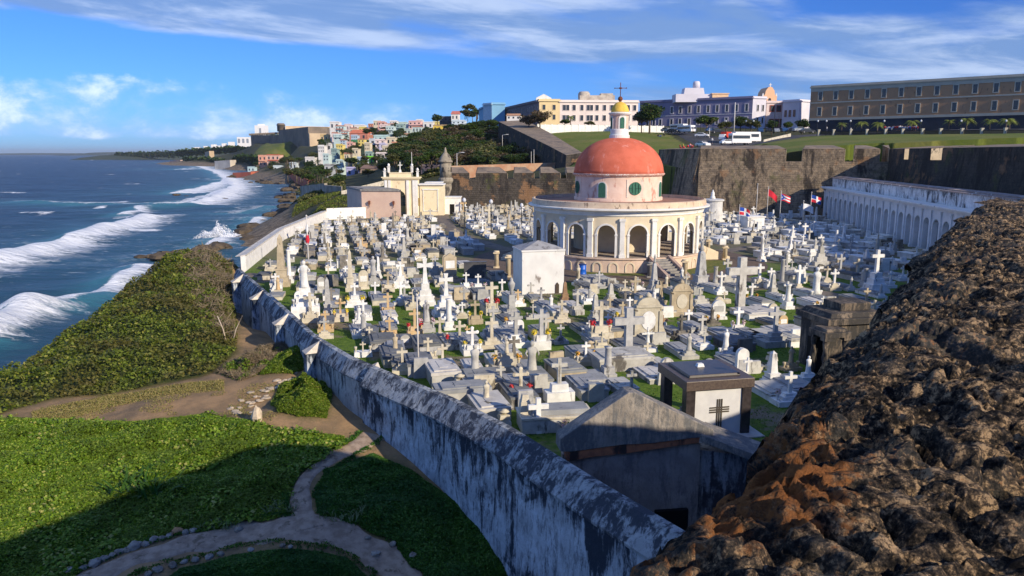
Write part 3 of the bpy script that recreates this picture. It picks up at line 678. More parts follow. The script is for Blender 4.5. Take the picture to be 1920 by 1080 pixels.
def profwall(name,pl,prof,mt,parent=None,step=.5,rough=.03,seed=0,capends=True):
    """sweep a cross-section prof [(offset outward, z or (z,'g'))] along pl; outward is to the left of travel reversed"""
    pts=[np.array(p,float) for p in pl]; out=[]
    for a,b in zip(pts[:-1],pts[1:]):
        n=max(1,int(np.linalg.norm(b-a)/step))
        for k in range(n): out.append(a+(b-a)*k/n)
    out.append(pts[-1]); out=np.array(out); T=np.gradient(out,axis=0); T/=np.linalg.norm(T,axis=1,keepdims=True)
    O=np.stack([T[:,1],-T[:,0]],1)  # travelling from far to near: outward = towards -x
    if (O[:,0].mean())>0: O=-O
    vs=[];m=len(prof)
    for i,p in enumerate(out):
        for j,(d,z) in enumerate(prof):
            q=p+O[i]*d; e=(vnoise(np.array([i*.37+seed]),np.array([j*1.7]),2.2)[0]-.5)*2*rough
            vs.append((q[0]+O[i][0]*e,q[1]+O[i][1]*e,z+e*.8))
    fs=[]
    for i in range(len(out)-1):
        for j in range(m):
            j2=(j+1)%m; fs.append((i*m+j,(i+1)*m+j,(i+1)*m+j2,i*m+j2))
    fs.append(tuple(range(m))); fs.append(tuple(range(len(out)*m-1,(len(out)-1)*m-1,-1)))
    g=G(); g.add(vs,fs); return g.obj(name,mt,parent)
def densprof(p,k=5):
    out=[]
    for a,b in zip(p,p[1:]+p[:1]):
        L=math.hypot(b[0]-a[0],b[1]-a[1]); n=max(1,int(L*k/3))
        for i in range(n): out.append((a[0]+(b[0]-a[0])*i/n,a[1]+(b[1]-a[1])*i/n))
    return out
wn=thing('retaining_wall','long retaining wall streaked black and blue-grey, nearest the camera beside the tombs','wall',(0,0,0))
profwall('wall_face',WALLN,densprof([(.15,-7),(1.0,-7),(.82,.02),(.15,.02)]),wallm,wn,rough=.05,seed=1)
profwall('coping',WALLN,densprof([(.0,.03),(.92,.03),(.94,.14),(.30,.98),(0,1.0)]),copem,wn,rough=.035,seed=2)
wf=thing('retaining_wall','farther blue-shaded stretch of retaining wall with capped buttresses above the ditch','wall',(0,0,0))
profwall('wall_face',WALLF,densprof([(.1,-7),(.75,-7),(.62,.12),(.1,.12)]),mkwall('blue-grey plaster',(.50,.51,.50),(.03,.036,.045),.455,bandtop=(-3.0,.6,.05)),wf,rough=.04,seed=3)
profwall('coping',WALLF,densprof([(-.02,.12),(.68,.12),(.70,.2),(.25,.95),(-.02,1.0)]),copem,wf,rough=.03,seed=4)
ang=math.atan2(WALLF[2][1]-WALLF[0][1],WALLF[2][0]-WALLF[0][0])
for (u,v,w) in ((459,516,.9),(497,546,.9),(545,590,.9),(607,640,.9),(714,682,1.5)):
    x,y,_=P(u,v,.9); b=thing('buttress','tmp','x',(x,y,0),ang); 
    for k in ('label','category'): del b[k]
    bpy.data.objects.remove(b)
    g=G(); g.box(0,-.6,-7,w,1.2,7.35,top=.95,topy=.9); g.obj('buttress',wallm,wf,(x,y,0),ang)
    g=G(); g.add([(-w*.54,-1.22,.36),(w*.54,-1.22,.36),(w*.54,-.1,.36),(-w*.54,-.1,.36),(0,-.15,1.02)],[(3,2,1,0),(0,1,4),(1,2,4),(2,3,4),(3,0,4)]); g.obj('buttress_cap',capm,wf,(x,y,0),ang)
# white north wall
whm=mat('white limewash',(.84,.83,.79),(.72,.71,.67),scale=1.5,bump=.25,stain=(.3,.28,.24),samt=.08,sscale=1.6)
nw=thing('boundary_wall','long white boundary wall along the sea edge of the cemetery','wall',(0,0,0))
g=G(); pl=NORTH
for a,b in zip(pl[:-1],pl[1:]):
    a=np.array(a);b=np.array(b);t=(b-a)/np.linalg.norm(b-a); n=np.array([-t[1],t[0]])
    q=[a,b,b+n*.5,a+n*.5]; g.prism([tuple(p) for p in q],-8,1.55)
g.obj('wall_face',whm,nw)
g=G()
for a,b in zip(pl[:-1],pl[1:]):
    a=np.array(a);b=np.array(b);t=(b-a)/np.linalg.norm(b-a); n=np.array([-t[1],t[0]])
    q=[a-n*.08,b-n*.08,b+n*1.0,a+n*1.0]; g.prism([tuple(p) for p in q],[1.56]*4,[1.72,1.72,1.5,1.5])
g.obj('coping',mat('coping plaster',(.66,.63,.57),(.5,.47,.42),scale=2,bump=.3,stain=(.2,.17,.13),samt=.15),nw)
a=NORTH[-1]; b_=PY(712,411,141)
g=G(); g.prism([a,(b_[0],b_[1]),(b_[0],b_[1]+.6),(a[0],a[1]+.6)],-1,2.05); tag(g.obj('garden_wall',whm),'short bright white wall running from the sea wall to the pink building','wall')
# bluff walls beyond (old sea wall corner)
oldm=mat('old grey masonry',(.36,.33,.27),(.22,.20,.16),scale=.5,bump=.5,stain=(.1,.09,.07),samt=.2)
g=G(); A=PY(563,349,265);B=PY(608,347,215);C_=PY(640,356,205); g.prism([A[:2],B[:2],(B[0]+.5,B[1]+1.5),(A[0]+1,A[1]+2)],[-9,-9,-9,-9],[A[2],B[2]+.5,B[2]+.5,A[2]]); g.prism([B[:2],C_[:2],(C_[0],C_[1]+1.5),(B[0],B[1]+1.6)],-6,B[2])
tag(g.obj('sea_wall',oldm),'old grey stone wall corner on the grassy bluff beyond the cemetery','wall')
g=G(); A=PY(640,358,196);B=PY(722,338,214); g.prism([A[:2],B[:2],(B[0],B[1]+.6),(A[0],A[1]+.6)],-4,[A[2],B[2],B[2],A[2]]); tag(g.obj('garden_wall',mat('cream wall',(.62,.58,.48),(.45,.42,.35),bump=.2,stain=(.1,.09,.07),samt=.2)),'low cream wall behind the pink building, left of the yellow gate','wall')

# ================================================================ FORT PARAPET under the camera
EDGE=[(-6.5,-8.5),(-3.2,-3.0),(-1.42,-.75),(.155,1.45),(.66,2.08),(1.12,2.70),(2.1,4.19),(3.9,6.95),(6.1,10.1),(8.3,13.5)]
RZ=11.15
def rockm():
    m,t,b=newmat('weathered rampart stone'); pos=N(t,'ShaderNodeNewGeometry').outputs['Position']
    qq=mapping(t,pos,(3.1,7.7,1.9)); nA=noise_(t,qq,2.0,8,.65,.3); nB=noise_(t,qq,9,8,.72,.2); nC=noise_(t,qq,30,8,.75); nD=noise_(t,qq,85,5,.7)
    vo=N(t,'ShaderNodeTexVoronoi'); vo.inputs['Scale'].default_value=26; t.links.new(mapping(t,pos,(0,0,0),(0,0,0),(1,1,1.4)),vo.inputs['Vector'])
    h=math_(t,'ADD',math_(t,'MULTIPLY',nB,.9),math_(t,'ADD',math_(t,'MULTIPLY',nC,.75),math_(t,'ADD',math_(t,'MULTIPLY',nD,.75),math_(t,'MULTIPLY',vo.outputs['Distance'],.25))))
    # crust: black specks, brown stone and pale grit by noise, apart from the relief
    k=mrange(t,h,1.04,1.52,0,1,False)
    r=N(t,'ShaderNodeValToRGB'); t.links.new(k,r.inputs[0]); e=r.color_ramp.elements
    e[0].position=.30; e[0].color=(.014,.013,.013,1); e[1].position=.90; e[1].color=(.66,.45,.25,1)
    for p_,c_ in ((.46,(.04,.035,.03,1)),(.62,(.105,.08,.057,1)),(.76,(.22,.155,.095,1))): q=e.new(p_); q.color=c_
    c=mixc(t,mrange(t,nA,.48,.62,0,.55),r.outputs[0],mixc(t,nC,(.05,.052,.05),(.22,.215,.19)))
    a=N(t,'ShaderNodeAttribute'); a.attribute_name='rust'
    f=mrange(t,math_(t,'ADD',a.outputs['Fac'],math_(t,'ADD',math_(t,'MULTIPLY',math_(t,'SUBTRACT',nB,.5),2.2),math_(t,'MULTIPLY',math_(t,'SUBTRACT',nC,.5),1.6))),.5,.95)
    c=mixc(t,f,c,mixc(t,nC,(.15,.05,.022),(.58,.25,.085)))
    c=mixc(t,mrange(t,math_(t,'ADD',nC,math_(t,'MULTIPLY',nA,.8)),1.02,1.1,0,.7),c,(.42,.19,.08))
    t.links.new(c,b.inputs['Base Color']); b.inputs['Roughness'].default_value=.97; b.inputs['Specular IOR Level'].default_value=.1
    h2=math_(t,'ADD',noise_(t,pos,16,9,.75,.2),math_(t,'MULTIPLY',noise_(t,pos,70,6,.75),.6))
    bump_(t,b,h2,1.0,.045); return m
def parapet():
    e=np.array(EDGE); seg=np.hypot(*(np.diff(e,axis=0).T)); L=np.concatenate([[0],np.cumsum(seg)])
    # stations along the edge, dense near the camera
    s0=L[3]; sl=[];s=0
    while s<L[-1]:
        x=np.interp(s,L,e[:,0]);y=np.interp(s,L,e[:,1]); d=math.hypot(x,y); sl.append(s)
        s+= .25 if y<.6 else max(.009,min(.05,d*.0042))
    sl.append(L[-1]); sl=np.array(sl); ex=np.interp(sl,L,e[:,0]); ey=np.interp(sl,L,e[:,1])
    tx=np.array([0.0]);w=[0]
    while w[-1]<9.5: w.append(w[-1]+max(.011,min(.16,.011+w[-1]*.010)))
    w=np.array(w)
    nx,ny=.83,-.555
    X=ex[:,None]+nx*w[None,:]; Y=ey[:,None]+ny*w[None,:]
    # outward jag of the edge
    jag=(fbm(sl*1.1,sl*0+2,o=5,g=.6)-.5)*1.0*np.clip(.25+np.hypot(ex,ey)*.05,.25,.6)+(np.abs(fbm(sl*4,sl*0+7,o=3)-.5))*.14
    fade=np.exp(-w/.5)
    X=X-nx*jag[:,None]*fade; Y=Y-ny*jag[:,None]*fade
    # stretch with distance at the far end so the slab narrows to its front edge
    wx_=(fbm(X*6,Y*6,21.0,o=3)-.5)*.35; wy_=(fbm(X*6,Y*6,33.0,o=3)-.5)*.35; X0_,Y0_=X,Y; X=X+wx_; Y=Y+wy_
    plate=(fbm(X*1.9,Y*1.9,o=4,g=.5)-.5)*.11+(fbm(X*.6,Y*.6,3.3,o=2)-.5)*.07
    p1=-np.maximum(0,fbm(X*5,Y*5,5.0,o=4,g=.55)-.49)*.27
    p2=-np.maximum(0,fbm(X*14,Y*14,8.0,o=3,g=.6)-.48)*.22
    p3=-np.maximum(0,fbm(X*33,Y*33,2.0,o=3,g=.65)-.47)*.15
    Z=RZ+.012+plate+p1+p2+p3; X,Y=X0_,Y0_
    drop=np.clip(1-w/.3,0,1)**2*.12; Z=Z-drop[None,:]*(0.6+fbm(X*2,Y*2,4,o=2))
    rust=np.clip(1.35-w/.42,0,1)[None,:]*np.clip(1-np.abs(ey-2.0)/1.25,0,1)[:,None]*1.1*(fbm(X*2.5,Y*2.5,9,o=3)+.35)
    rust+= (.55*np.exp(-w/.2))[None,:]*np.clip(vnoise(sl*.7,sl*0+4)-.45,0,1)[:,None]*2
    o=gridmesh('x',X,Y,Z,rockm(),{'rust':rust},True); return o,X,Y,Z
fr=thing('fort_parapet','thick weathered black and rust-coloured stone parapet filling the right foreground','parapet',(0,0,0))
o,X,Y,Z=parapet(); o.name='weathered_top'; o.parent=fr
# outer face under the edge, down to the ditch, and the body behind
e=list(zip(X[:,0],Y[:,0],Z[:,0])); step=6
es=e[::step]+[e[-1]]
g=G(); vs=[];lv=[0,-.12,-.3,-.6,-1.2,-2.5,-5,-9,-17.5]
for (x,y,z) in es:
    for k,dz in enumerate(lv):
        jj=(vnoise(np.array([x*2.1+k]),np.array([y*2.1]),k*.9)[0]-.5)*.18 if 0<k<6 else 0
        j0=.035*abs(dz)**.9*0-.0
        vs.append((x-.83*(jj-.03*abs(dz)*-0.6*0)+(-.83)*(.05*abs(dz)**.6 if k>5 else 0),y+.555*(jj+(.05*abs(dz)**.6 if k>5 else 0)),z+dz))
m=len(lv); fs=[]
for i in range(len(es)-1):
    for k in range(m-1): fs.append((i*m+k,i*m+k+1,(i+1)*m+k+1,(i+1)*m+k))
g.add(vs,fs)
far=[(8.3,13.5),(10.0,14.7),(13.5,13.9),(17.2,12.6),(25,12.3)]
g.obj('outer_face',rockm(),fr)
# remaining part of the platform, rough far rim
xs=np.linspace(0,1,200); rim=np.array([np.interp(xs,np.linspace(0,1,5),[p[0] for p in far]),np.interp(xs,np.linspace(0,1,5),[p[1] for p in far])])
rows=np.linspace(0,1,120)[:,None]
bx=rim[0][None,:]*(1-rows)+(rim[0]*0+np.linspace(8.3,25,200))[None,:]*rows; by=rim[1][None,:]*(1-rows)+(-8)*rows
zz=RZ+(fbm(bx*1.2,by*1.2,o=5,g=.6)-.5)*.4-.02
zz=zz+0.0; gm=gridmesh('rampart_floor',bx,by,zz-.04,rockm(),{'rust':bx*0},True); gm.parent=fr
g=G(); g.prism(list(reversed([(8.3,13.4)]+far[1:]+[(25,-8),(8.3,-8)])),-6,RZ-.35); g.obj('platform',rockm(),fr)
# fort body towards the right (outside the picture: it casts the shade over the right of the cemetery)
fortm=mat('dark fort masonry',(.10,.085,.07),(.17,.14,.105),scale=.5,bump=.9,stain=(.03,.03,.028),samt=.3,sscale=.6,bdist=.15)
# ================================================================ FORT WALLS
def fortstone(name,a,b_,c_):
    m,t,b=newmat(name); pos=N(t,'ShaderNodeNewGeometry').outputs['Position']
    br=N(t,'ShaderNodeTexBrick'); br.inputs['Scale'].default_value=1.0; br.inputs['Brick Width'].default_value=.9; br.inputs['Row Height'].default_value=.42; br.inputs['Mortar Size'].default_value=.03
    sx=N(t,'ShaderNodeSeparateXYZ'); t.links.new(pos,sx.inputs[0])
    t.links.new(comb(t,math_(t,'ADD',sx.outputs[0],math_(t,'MULTIPLY',sx.outputs[1],.7)),sx.outputs[2],0),br.inputs[0])
    br.inputs['Color1'].default_value=(.7,.7,.7,1); br.inputs['Color2'].default_value=(1,1,1,1); br.inputs['Mortar'].default_value=(.45,.45,.45,1)
    n=noise_(t,pos,.12,8,.65,.3); n2=noise_(t,pos,1.3,8,.75); n3=noise_(t,mapping(t,pos,(9,9,9),(0,0,0),(1,1,.3)),.5,8,.68)
    c=mixc(t,mrange(t,n2,.36,.64),a,b_); c=mixc(t,mrange(t,n3,.55,.66,0,.8),c,c_); c=mixc(t,mrange(t,n,.56,.66,0,.7),c,(.10,.12,.03))
    c=mixc(t,mrange(t,n2,.6,.72,0,.6),c,(.42,.34,.22))
    c=mixc(t,mrange(t,noise_(t,mapping(t,pos,(20,3,5),(0,0,0),(1,1,.22)),.35,8,.7,.3),.52,.60,0,.85),c,(.035,.03,.028)); c=mixc(t,mrange(t,noise_(t,mapping(t,pos,(2,13,5)),.25,6,.6),.56,.63,0,.6),c,(.36,.20,.10)); c=mixc(t,.5,c,br.outputs[0],'MULTIPLY'); t.links.new(c,b.inputs['Base Color']); b.inputs['Roughness'].default_value=.95
    bump_(t,b,math_(t,'ADD',n2,math_(t,'MULTIPLY',br.outputs['Fac'],-.5)),1,.3); return m
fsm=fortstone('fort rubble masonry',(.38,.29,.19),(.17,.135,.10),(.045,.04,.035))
fdm=fortstone('fort masonry with shade in colour',(.10,.085,.07),(.05,.045,.04),(.02,.02,.02))  # darker copy of the rubble masonry, with the walls' shade in its colour
topm=mat('rampart top earth',(.30,.23,.16),(.17,.14,.11),scale=.4,bump=.5,stain=(.07,.06,.05),samt=.2,streak=1)
pltm=mat('worn plaster cheeks',(.60,.49,.33),(.45,.36,.25),scale=.8,bump=.4,stain=(.08,.07,.06),samt=.25)
def fwall(name,label,A,B,z0,zt,th,batter,mt,gaps=(),sill=1.6,slope=1.5,merdep=None,cat='wall'):
    """fort wall from A to B (front, top edge). Merlons between gaps (fractions along AB)."""
    A=np.array(A,float);B=np.array(B,float); L=np.linalg.norm(B-A); t=(B-A)/L; rz=math.atan2(t[1],t[0])
    o=thing(name,label,cat,(A[0],A[1],0),rz); merdep=merdep or th
    # local: x along, +y is inwards (left of travel)
    zs=zt-sill; g=G()
    g.add([(-0,-batter,z0),(L,-batter,z0),(L,0,zs),(0,0,zs),(0,th,z0),(L,th,z0),(L,th,zs),(0,th,zs)],[(0,1,2,3),(3,2,6,7),(5,4,7,6),(1,5,6,2),(4,0,3,7)])
    g.obj('wall_face',mt,o)
    xs=[0]+[q for gp in gaps for q in gp]+[1]
    for i in range(0,len(xs),2):
        a,b=xs[i]*L,xs[i+1]*L; k0=0 if i==0 else merdep*.16; k1=0 if i+2>=len(xs) else merdep*.16
        g=G(); zf=zt-.0; zb=zt+slope*.5
        g.prism([(a,.003),(b,.003),(b-k1,merdep),(a+k0,merdep)],zs-.02,[zf-slope*.25,zf-slope*.25,zb,zb])
        g.obj('merlon',mt,o)
        g=G(); g.prism([(a+.1,.12),(b-.1,.12),(b-k1-.1,merdep-.1),(a+k0+.1,merdep-.1)],[zf-slope*.25]*2+[zb]*2,[zf-slope*.25+.06]*2+[zb+.06]*2); g.obj('merlon_top',topm,o)
        if k0: g=G(); g.prism([(a-.05,.05),(a,.05),(a+k0,merdep),(a+k0-.05,merdep)],zs,[zf-slope*.25-.05]*2+[zb-.05]*2); g.obj('embrasure_cheek',pltm,o)
        if k1: g=G(); g.prism([(b,.05),(b+.05,.05),(b-k1+.05,merdep),(b-k1,merdep)],zs,[zf-slope*.25-.05]*2+[zb-.05]*2); g.obj('embrasure_cheek',pltm,o)
    return o
xy=lambda u,v,Y:PY(u,v,Y)[:2]
# big bastion face (right of the chapel)
fwall('bastion_wall','tall mottled brown bastion wall with embrasures behind the flags','wall' and xy(1312,280,150),xy(1667,272,140),-1,13.0,7,2.4,fsm,gaps=((.465,.555),(.775,.815)),sill=2.4,slope=.9) if False else \
fwall('bastion_wall','tall mottled brown bastion wall with embrasures behind the flags',xy(1312,280,150),xy(1670,272,141),-1,13.0,7,2.4,fsm,gaps=((.47,.555),(.775,.82),(.95,.995)),sill=2.6,slope=.9)
fwall('bastion_wall','narrow shaded side of the bastion, left of the mottled brown wall',(36.0,186),xy(1312,280,150.05),-1,12.9,4,2.3,fsm,sill=.6,slope=.3)
# dark flank from the bastion towards the right edge, and on out of the picture
P1=xy(1670,272,141.05); P2=(61.0,84.0)
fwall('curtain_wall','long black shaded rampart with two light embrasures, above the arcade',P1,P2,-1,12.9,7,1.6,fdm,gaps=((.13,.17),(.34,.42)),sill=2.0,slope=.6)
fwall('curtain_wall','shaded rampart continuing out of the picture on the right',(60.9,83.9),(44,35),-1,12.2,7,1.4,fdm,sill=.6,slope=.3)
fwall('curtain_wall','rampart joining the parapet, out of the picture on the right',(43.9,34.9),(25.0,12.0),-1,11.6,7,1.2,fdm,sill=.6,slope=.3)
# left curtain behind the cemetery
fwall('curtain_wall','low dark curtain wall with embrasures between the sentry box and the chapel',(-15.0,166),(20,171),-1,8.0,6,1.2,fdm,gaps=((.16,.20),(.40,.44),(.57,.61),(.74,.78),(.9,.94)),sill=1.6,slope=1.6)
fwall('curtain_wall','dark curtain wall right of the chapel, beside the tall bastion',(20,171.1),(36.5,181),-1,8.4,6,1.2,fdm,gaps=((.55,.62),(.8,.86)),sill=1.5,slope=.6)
brk=mat('brick rim',(.42,.22,.13),(.5,.36,.24),scale=.5,bump=.3)
A=PY(845,311,196);B=PY(1075,304,205); g=G(); g.prism([A[:2],B[:2],(B[0],B[1]+.7),(A[0],A[1]+.7)],3,[A[2],B[2],B[2],A[2]]); tag(g.obj('brick_wall',brk),'thin orange brick parapet behind the dark curtain wall','wall')
A=PY(1236,307,196);B=PY(1306,309,196); g=G(); g.prism([A[:2],B[:2],(B[0],B[1]+.7),(A[0],A[1]+.7)],3,[A[2],B[2],B[2],A[2]]); tag(g.obj('brick_wall',mat('sunlit rubble wall',(.50,.36,.22),(.35,.25,.16),scale=.8,bump=.4)),'sunlit ochre wall right of the red dome','wall')
g=G(); c=PY(1275,298,205); g.prism([(c[0]-7,c[1]-5),(c[0]+7,c[1]-6),(c[0]+7,c[1]+6),(c[0]-7,c[1]+5)],3,[c[2]-1,c[2]-1,c[2]+1,c[2]+1]); tag(g.obj('gun_platform',topm),'low dark sloping platform between the dome and the bastion','platform')
# city wall running up the hill, dark face towards the sea, broad sloping top
cw=thing('city_wall','high dark city wall climbing the hill left of the lawn, with a broad sloping top','wall',(0,0,0))
T=[PY(935,228,290),PY(985,252,242),PY(1030,274,212),PY(1062,291,193)]
T2=[PY(985,228,292),PY(1030,252,246),PY(1062,272,216),PY(1092,291,196)]
vs=[];n=len(T)
for p,q in zip(T,T2): vs+=[(p[0]-1.0,p[1]-2,-2),p,(q[0],q[1],q[2]+.6),(q[0],q[1],-2)]
fs=[]
for i in range(n-1):
    for j in (0,): fs.append((i*4+j,(i+1)*4+j,(i+1)*4+j+1,i*4+j+1))
    fs.append((i*4+2,(i+1)*4+2,(i+1)*4+3,i*4+3))
fs+= [(0,1,2,3),((n-1)*4+3,(n-1)*4+2,(n-1)*4+1,(n-1)*4)]
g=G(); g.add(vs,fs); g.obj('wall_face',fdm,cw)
g=G(); vs=[]
for p,q in zip(T,T2): vs+=[(p[0],p[1],p[2]+.004),(q[0],q[1],q[2]+.6)]
g.add(vs,[(2*i,2*i+2,2*i+3,2*i+1) for i in range(n-1)]); g.obj('wall_top',topm,cw)
sand=mat('weathered sandstone',(.33,.29,.22),(.22,.19,.15),scale=1.2,bump=.5,stain=(.08,.07,.06),samt=.3)
# sentry box (garita)
c=PY(836,345,163); ga=thing('sentry_box','round stone sentry box with a pointed cap at the corner of the curtain wall','sentry box',(c[0],c[1],0))
g=G(); g.lathe([(1.25,0),(1.25,1.0),(1.6,1.6),(1.6,2.1),(1.35,2.4)],z=c[2]-1,n=14,smooth=False); g.lathe([(.2,-3.5),(.7,-1.6),(1.25,0)],z=c[2]-1,n=14); g.obj('corbel',sand,ga)
g=G(); g.lathe([(1.3,0),(1.25,3.2)],z=c[2]+1.4,n=14); g.obj('turret',sand,ga)
g=G(); g.lathe([(1.55,0),(1.55,.35),(1.3,.5),(1.2,1.0),(.75,1.7),(.3,2.2),(.28,2.5),(.1,3.2)],z=c[2]+4.6,n=14); g.obj('cap',sand,ga)
for a in (-1.9,-.4,.9):
    g=G(); g.box(math.cos(a)*1.27,math.sin(a)*1.27,c[2]+2.6,.25,.2,1.0,rz=a+PI/2); g.obj('loophole',mat('black opening',(.01,.01,.01),scale=1,bump=0),ga)
dark=mat('dark glass',(.02,.025,.03),(.03,.035,.04),rough=.15,bump=0,spec=.6)
openm=MATS['black opening']
white=mat('white trim',(.80,.79,.75),(.70,.69,.65),scale=1,bump=.15,stain=(.35,.32,.28),samt=.05)

# ================================================================ CHAPEL
CHX,CHY=11.9,84.4; ca=math.atan2(-CHY,-CHX)        # direction to the camera
ch=thing('chapel','round cream chapel with an arcade, red dome and yellow-capped lantern','chapel',(CHX,CHY,0),ca)
# local +x points to the camera; bay k centred at angle a0+20k measured towards the right (-y... ) 
cream=mat('cream arcade paint',(.74,.64,.46),(.67,.57,.41),scale=1.2,bump=.15,stain=(.35,.24,.15),samt=.08,sscale=.9)
pink=mat('salmon paint',(.76,.56,.45),(.70,.49,.38),scale=1.4,bump=.2,stain=(.52,.27,.20),samt=.32,sscale=1.2)
podm=mat('podium salmon',(.70,.54,.42),(.61,.46,.35),scale=.9,bump=.15,stain=(.4,.28,.2),samt=.2)
redm=mat('red dome paint',(.64,.165,.10),(.55,.135,.08),scale=.9,bump=.2,stain=(.68,.26,.20),samt=.2,sscale=1.1,rough=.95,spec=.08)
yelm=mat('yellow dome paint',(.78,.52,.10),(.66,.42,.07),scale=2,bump=.1,stain=(.4,.25,.06),samt=.15)
terr=mat('terrace tiles',(.36,.20,.14),(.27,.15,.11),scale=1.5,bump=.3,stain=(.12,.08,.06),samt=.2)
floorm=mat('chapel floor',(.40,.34,.28),(.3,.25,.2),scale=1.5)
greenm=mat('green shutter',(.04,.13,.09),(.06,.18,.12),scale=8,bump=.3)
grey=mat('grey stair stone',(.33,.31,.28),(.22,.21,.19),scale=2,bump=.4,stain=(.1,.09,.08),samt=.2)
def ringwall(g,R0,R1,z0,z1,n=72,holes=None,a0=0,a1=2*PI):
    """curved wall between radii; holes(a)->bottom z of wall at angle a (arch intrados) """
    closed=abs(a1-a0-2*PI)<1e-6; As=np.linspace(a0,a1,n+1)
    zb=[max(z0,holes(a)) if holes else z0 for a in As]
    vs=[]
    for a,z in zip(As,zb):
        c,s=math.cos(a),math.sin(a); vs+=[(R1*c,R1*s,z),(R1*c,R1*s,z1),(R0*c,R0*s,z1),(R0*c,R0*s,z)]
    fs=[]
    for i in range(n):
        a=i*4;b=a+4
        fs+=[(a,b,b+1,a+1),(a+1,b+1,b+2,a+2),(a+2,b+2,b+3,a+3),(a+3,b+3,b,a)]
    g.add(vs,fs)
    return zb
g=G(); g.lathe([(9.55,0),(9.55,1.36),(9.7,1.36),(9.7,1.5)],n=90,smooth=False); g.obj('podium',podm,ch)
g=G(); g.lathe([(9.5,1.5),(9.5,1.52)],n=60,smooth=False); g.obj('floor',floorm,ch)
g=G(); g.lathe([(4.9,1.5),(4.9,6.2)],n=48,cap=False); g.obj('inner_drum',cream,ch)
A0=R(-6.7); B=R(20)
def arch_bottom(hw,zs,zb):
    def f(a):
        d=((a-A0+B/2)%B)-B/2; x=abs(d)*9.3
        return zb if x>=hw else zs+math.sqrt(max(0,hw*hw-x*x))
    return f
# arcade wall as curved strips; sample angles with sharp jambs
def arcade(g,R0,R1,hw,zs,z0,z1):
    for k in range(18):
        c=A0+k*B; ah=hw/9.3
        for s in (-1,1):  # piers
            ringwall(g,R0,R1,z0,z1,2,None,c+s*ah if s>0 else c-B/2,c+B/2 if s>0 else c-ah)
        n=14; As=[c+ah*math.cos(PI*(1-i/n)) for i in range(n+1)]
        vs=[]
        for i,a in enumerate(As):
            z=zs+hw*math.sin(PI*i/n); cc,ss=math.cos(a),math.sin(a); vs+=[(R1*cc,R1*ss,z),(R1*cc,R1*ss,z1),(R0*cc,R0*ss,z1),(R0*cc,R0*ss,z)]
        fs=[]
        for i in range(n): a=i*4;b=a+4; fs+=[(a,b,b+1,a+1),(a+2,b+2,b+3,a+3),(a+3,b+3,b,a)]
        g.add(vs,fs)
g=G(); arcade(g,8.9,9.3,.92,3.9,1.52,5.75); g.obj('arcade_wall',cream,ch)
def polar(g,R_,a,w,d,z0,h,top=1): g.box(R_*math.cos(a),R_*math.sin(a),z0,d,w,h,rz=a,top=top)
def archring(g,c,Rr,hw,zs,wid,dep,n=14):
    vs=[]
    for i in range(n+1):
        q=PI*i/n
        for rr in (hw,hw+wid):
            a=c-rr*math.cos(q)/9.3*1.0; z=zs+rr*math.sin(q)
            for RR_ in (Rr,Rr+dep): vs.append((RR_*math.cos(a),RR_*math.sin(a),z))
    fs=[]
    for i in range(n):
        a=i*4;b=a+4; fs+=[(a+1,b+1,b+3,a+3),(a+2,a+3,b+3,b+2),(a,b,b+1,a+1)]
    g.add(vs,fs)
for k in range(18):
    c=A0+k*B
    g=G(); polar(g,9.42,c+B/2,.62,.30,1.52,.35); polar(g,9.40,c+B/2,.48,.24,1.87,3.35); polar(g,9.43,c+B/2,.64,.32,5.22,.28); g.obj('pilaster',white,ch)
    g=G(); archring(g,c,9.302,.92,3.9,.17,.07)
    for s in (-1,1): polar(g,9.33,c+s*1.0/9.3,.22,.10,1.55,2.2); polar(g,9.35,c+s*1.0/9.3,.3,.16,3.75,.15)
    g.obj('arch_moulding',white,ch)
    # blind arches on the podium
    for s in (-.25,.25):
        aa=c+s*B; g=G(); vs=[];n=10
        for i in range(n+1):
            q=PI*i/n
            for rr in (.36,.5):
                a=aa-rr*math.cos(q)/9.55; z=.62+rr*math.sin(q)
                for RR_ in (9.552,9.62): vs.append((RR_*math.cos(a),RR_*math.sin(a),z))
        g.add(vs,[f for i in range(n) for f in ((i*4+1,i*4+5,i*4+7,i*4+3),(i*4+2,i*4+3,i*4+7,i*4+6),(i*4,i*4+4,i*4+5,i*4+1))])
        for s2 in (-1,1): polar(g,9.58,aa+s2*.43/9.55,.14,.075,.08,.54)
        g.obj('blind_arch',cream,ch)
g=G(); g.lathe([(8.9,5.75),(9.42,5.75),(9.42,5.95),(9.5,6.0),(9.5,6.12),(9.95,6.3),(10.05,6.32),(10.05,6.46),(9.75,6.5),(8.9,6.5)],n=96,smooth=False); g.obj('cornice',white,ch)
g=G(); g.lathe([(9.35,6.5),(9.68,6.5),(9.62,7.05),(9.42,7.1),(9.40,6.5)],n=96,smooth=False,cap=False); g.obj('parapet',mat('worn cream parapet',(.70,.56,.40),(.58,.44,.32),scale=1,bump=.3,stain=(.2,.14,.1),samt=.22,sscale=2),ch)
g=G(); g.lathe([(9.45,6.52),(9.45,6.72),(4.7,6.9)],n=72,smooth=False); g.obj('terrace',terr,ch)
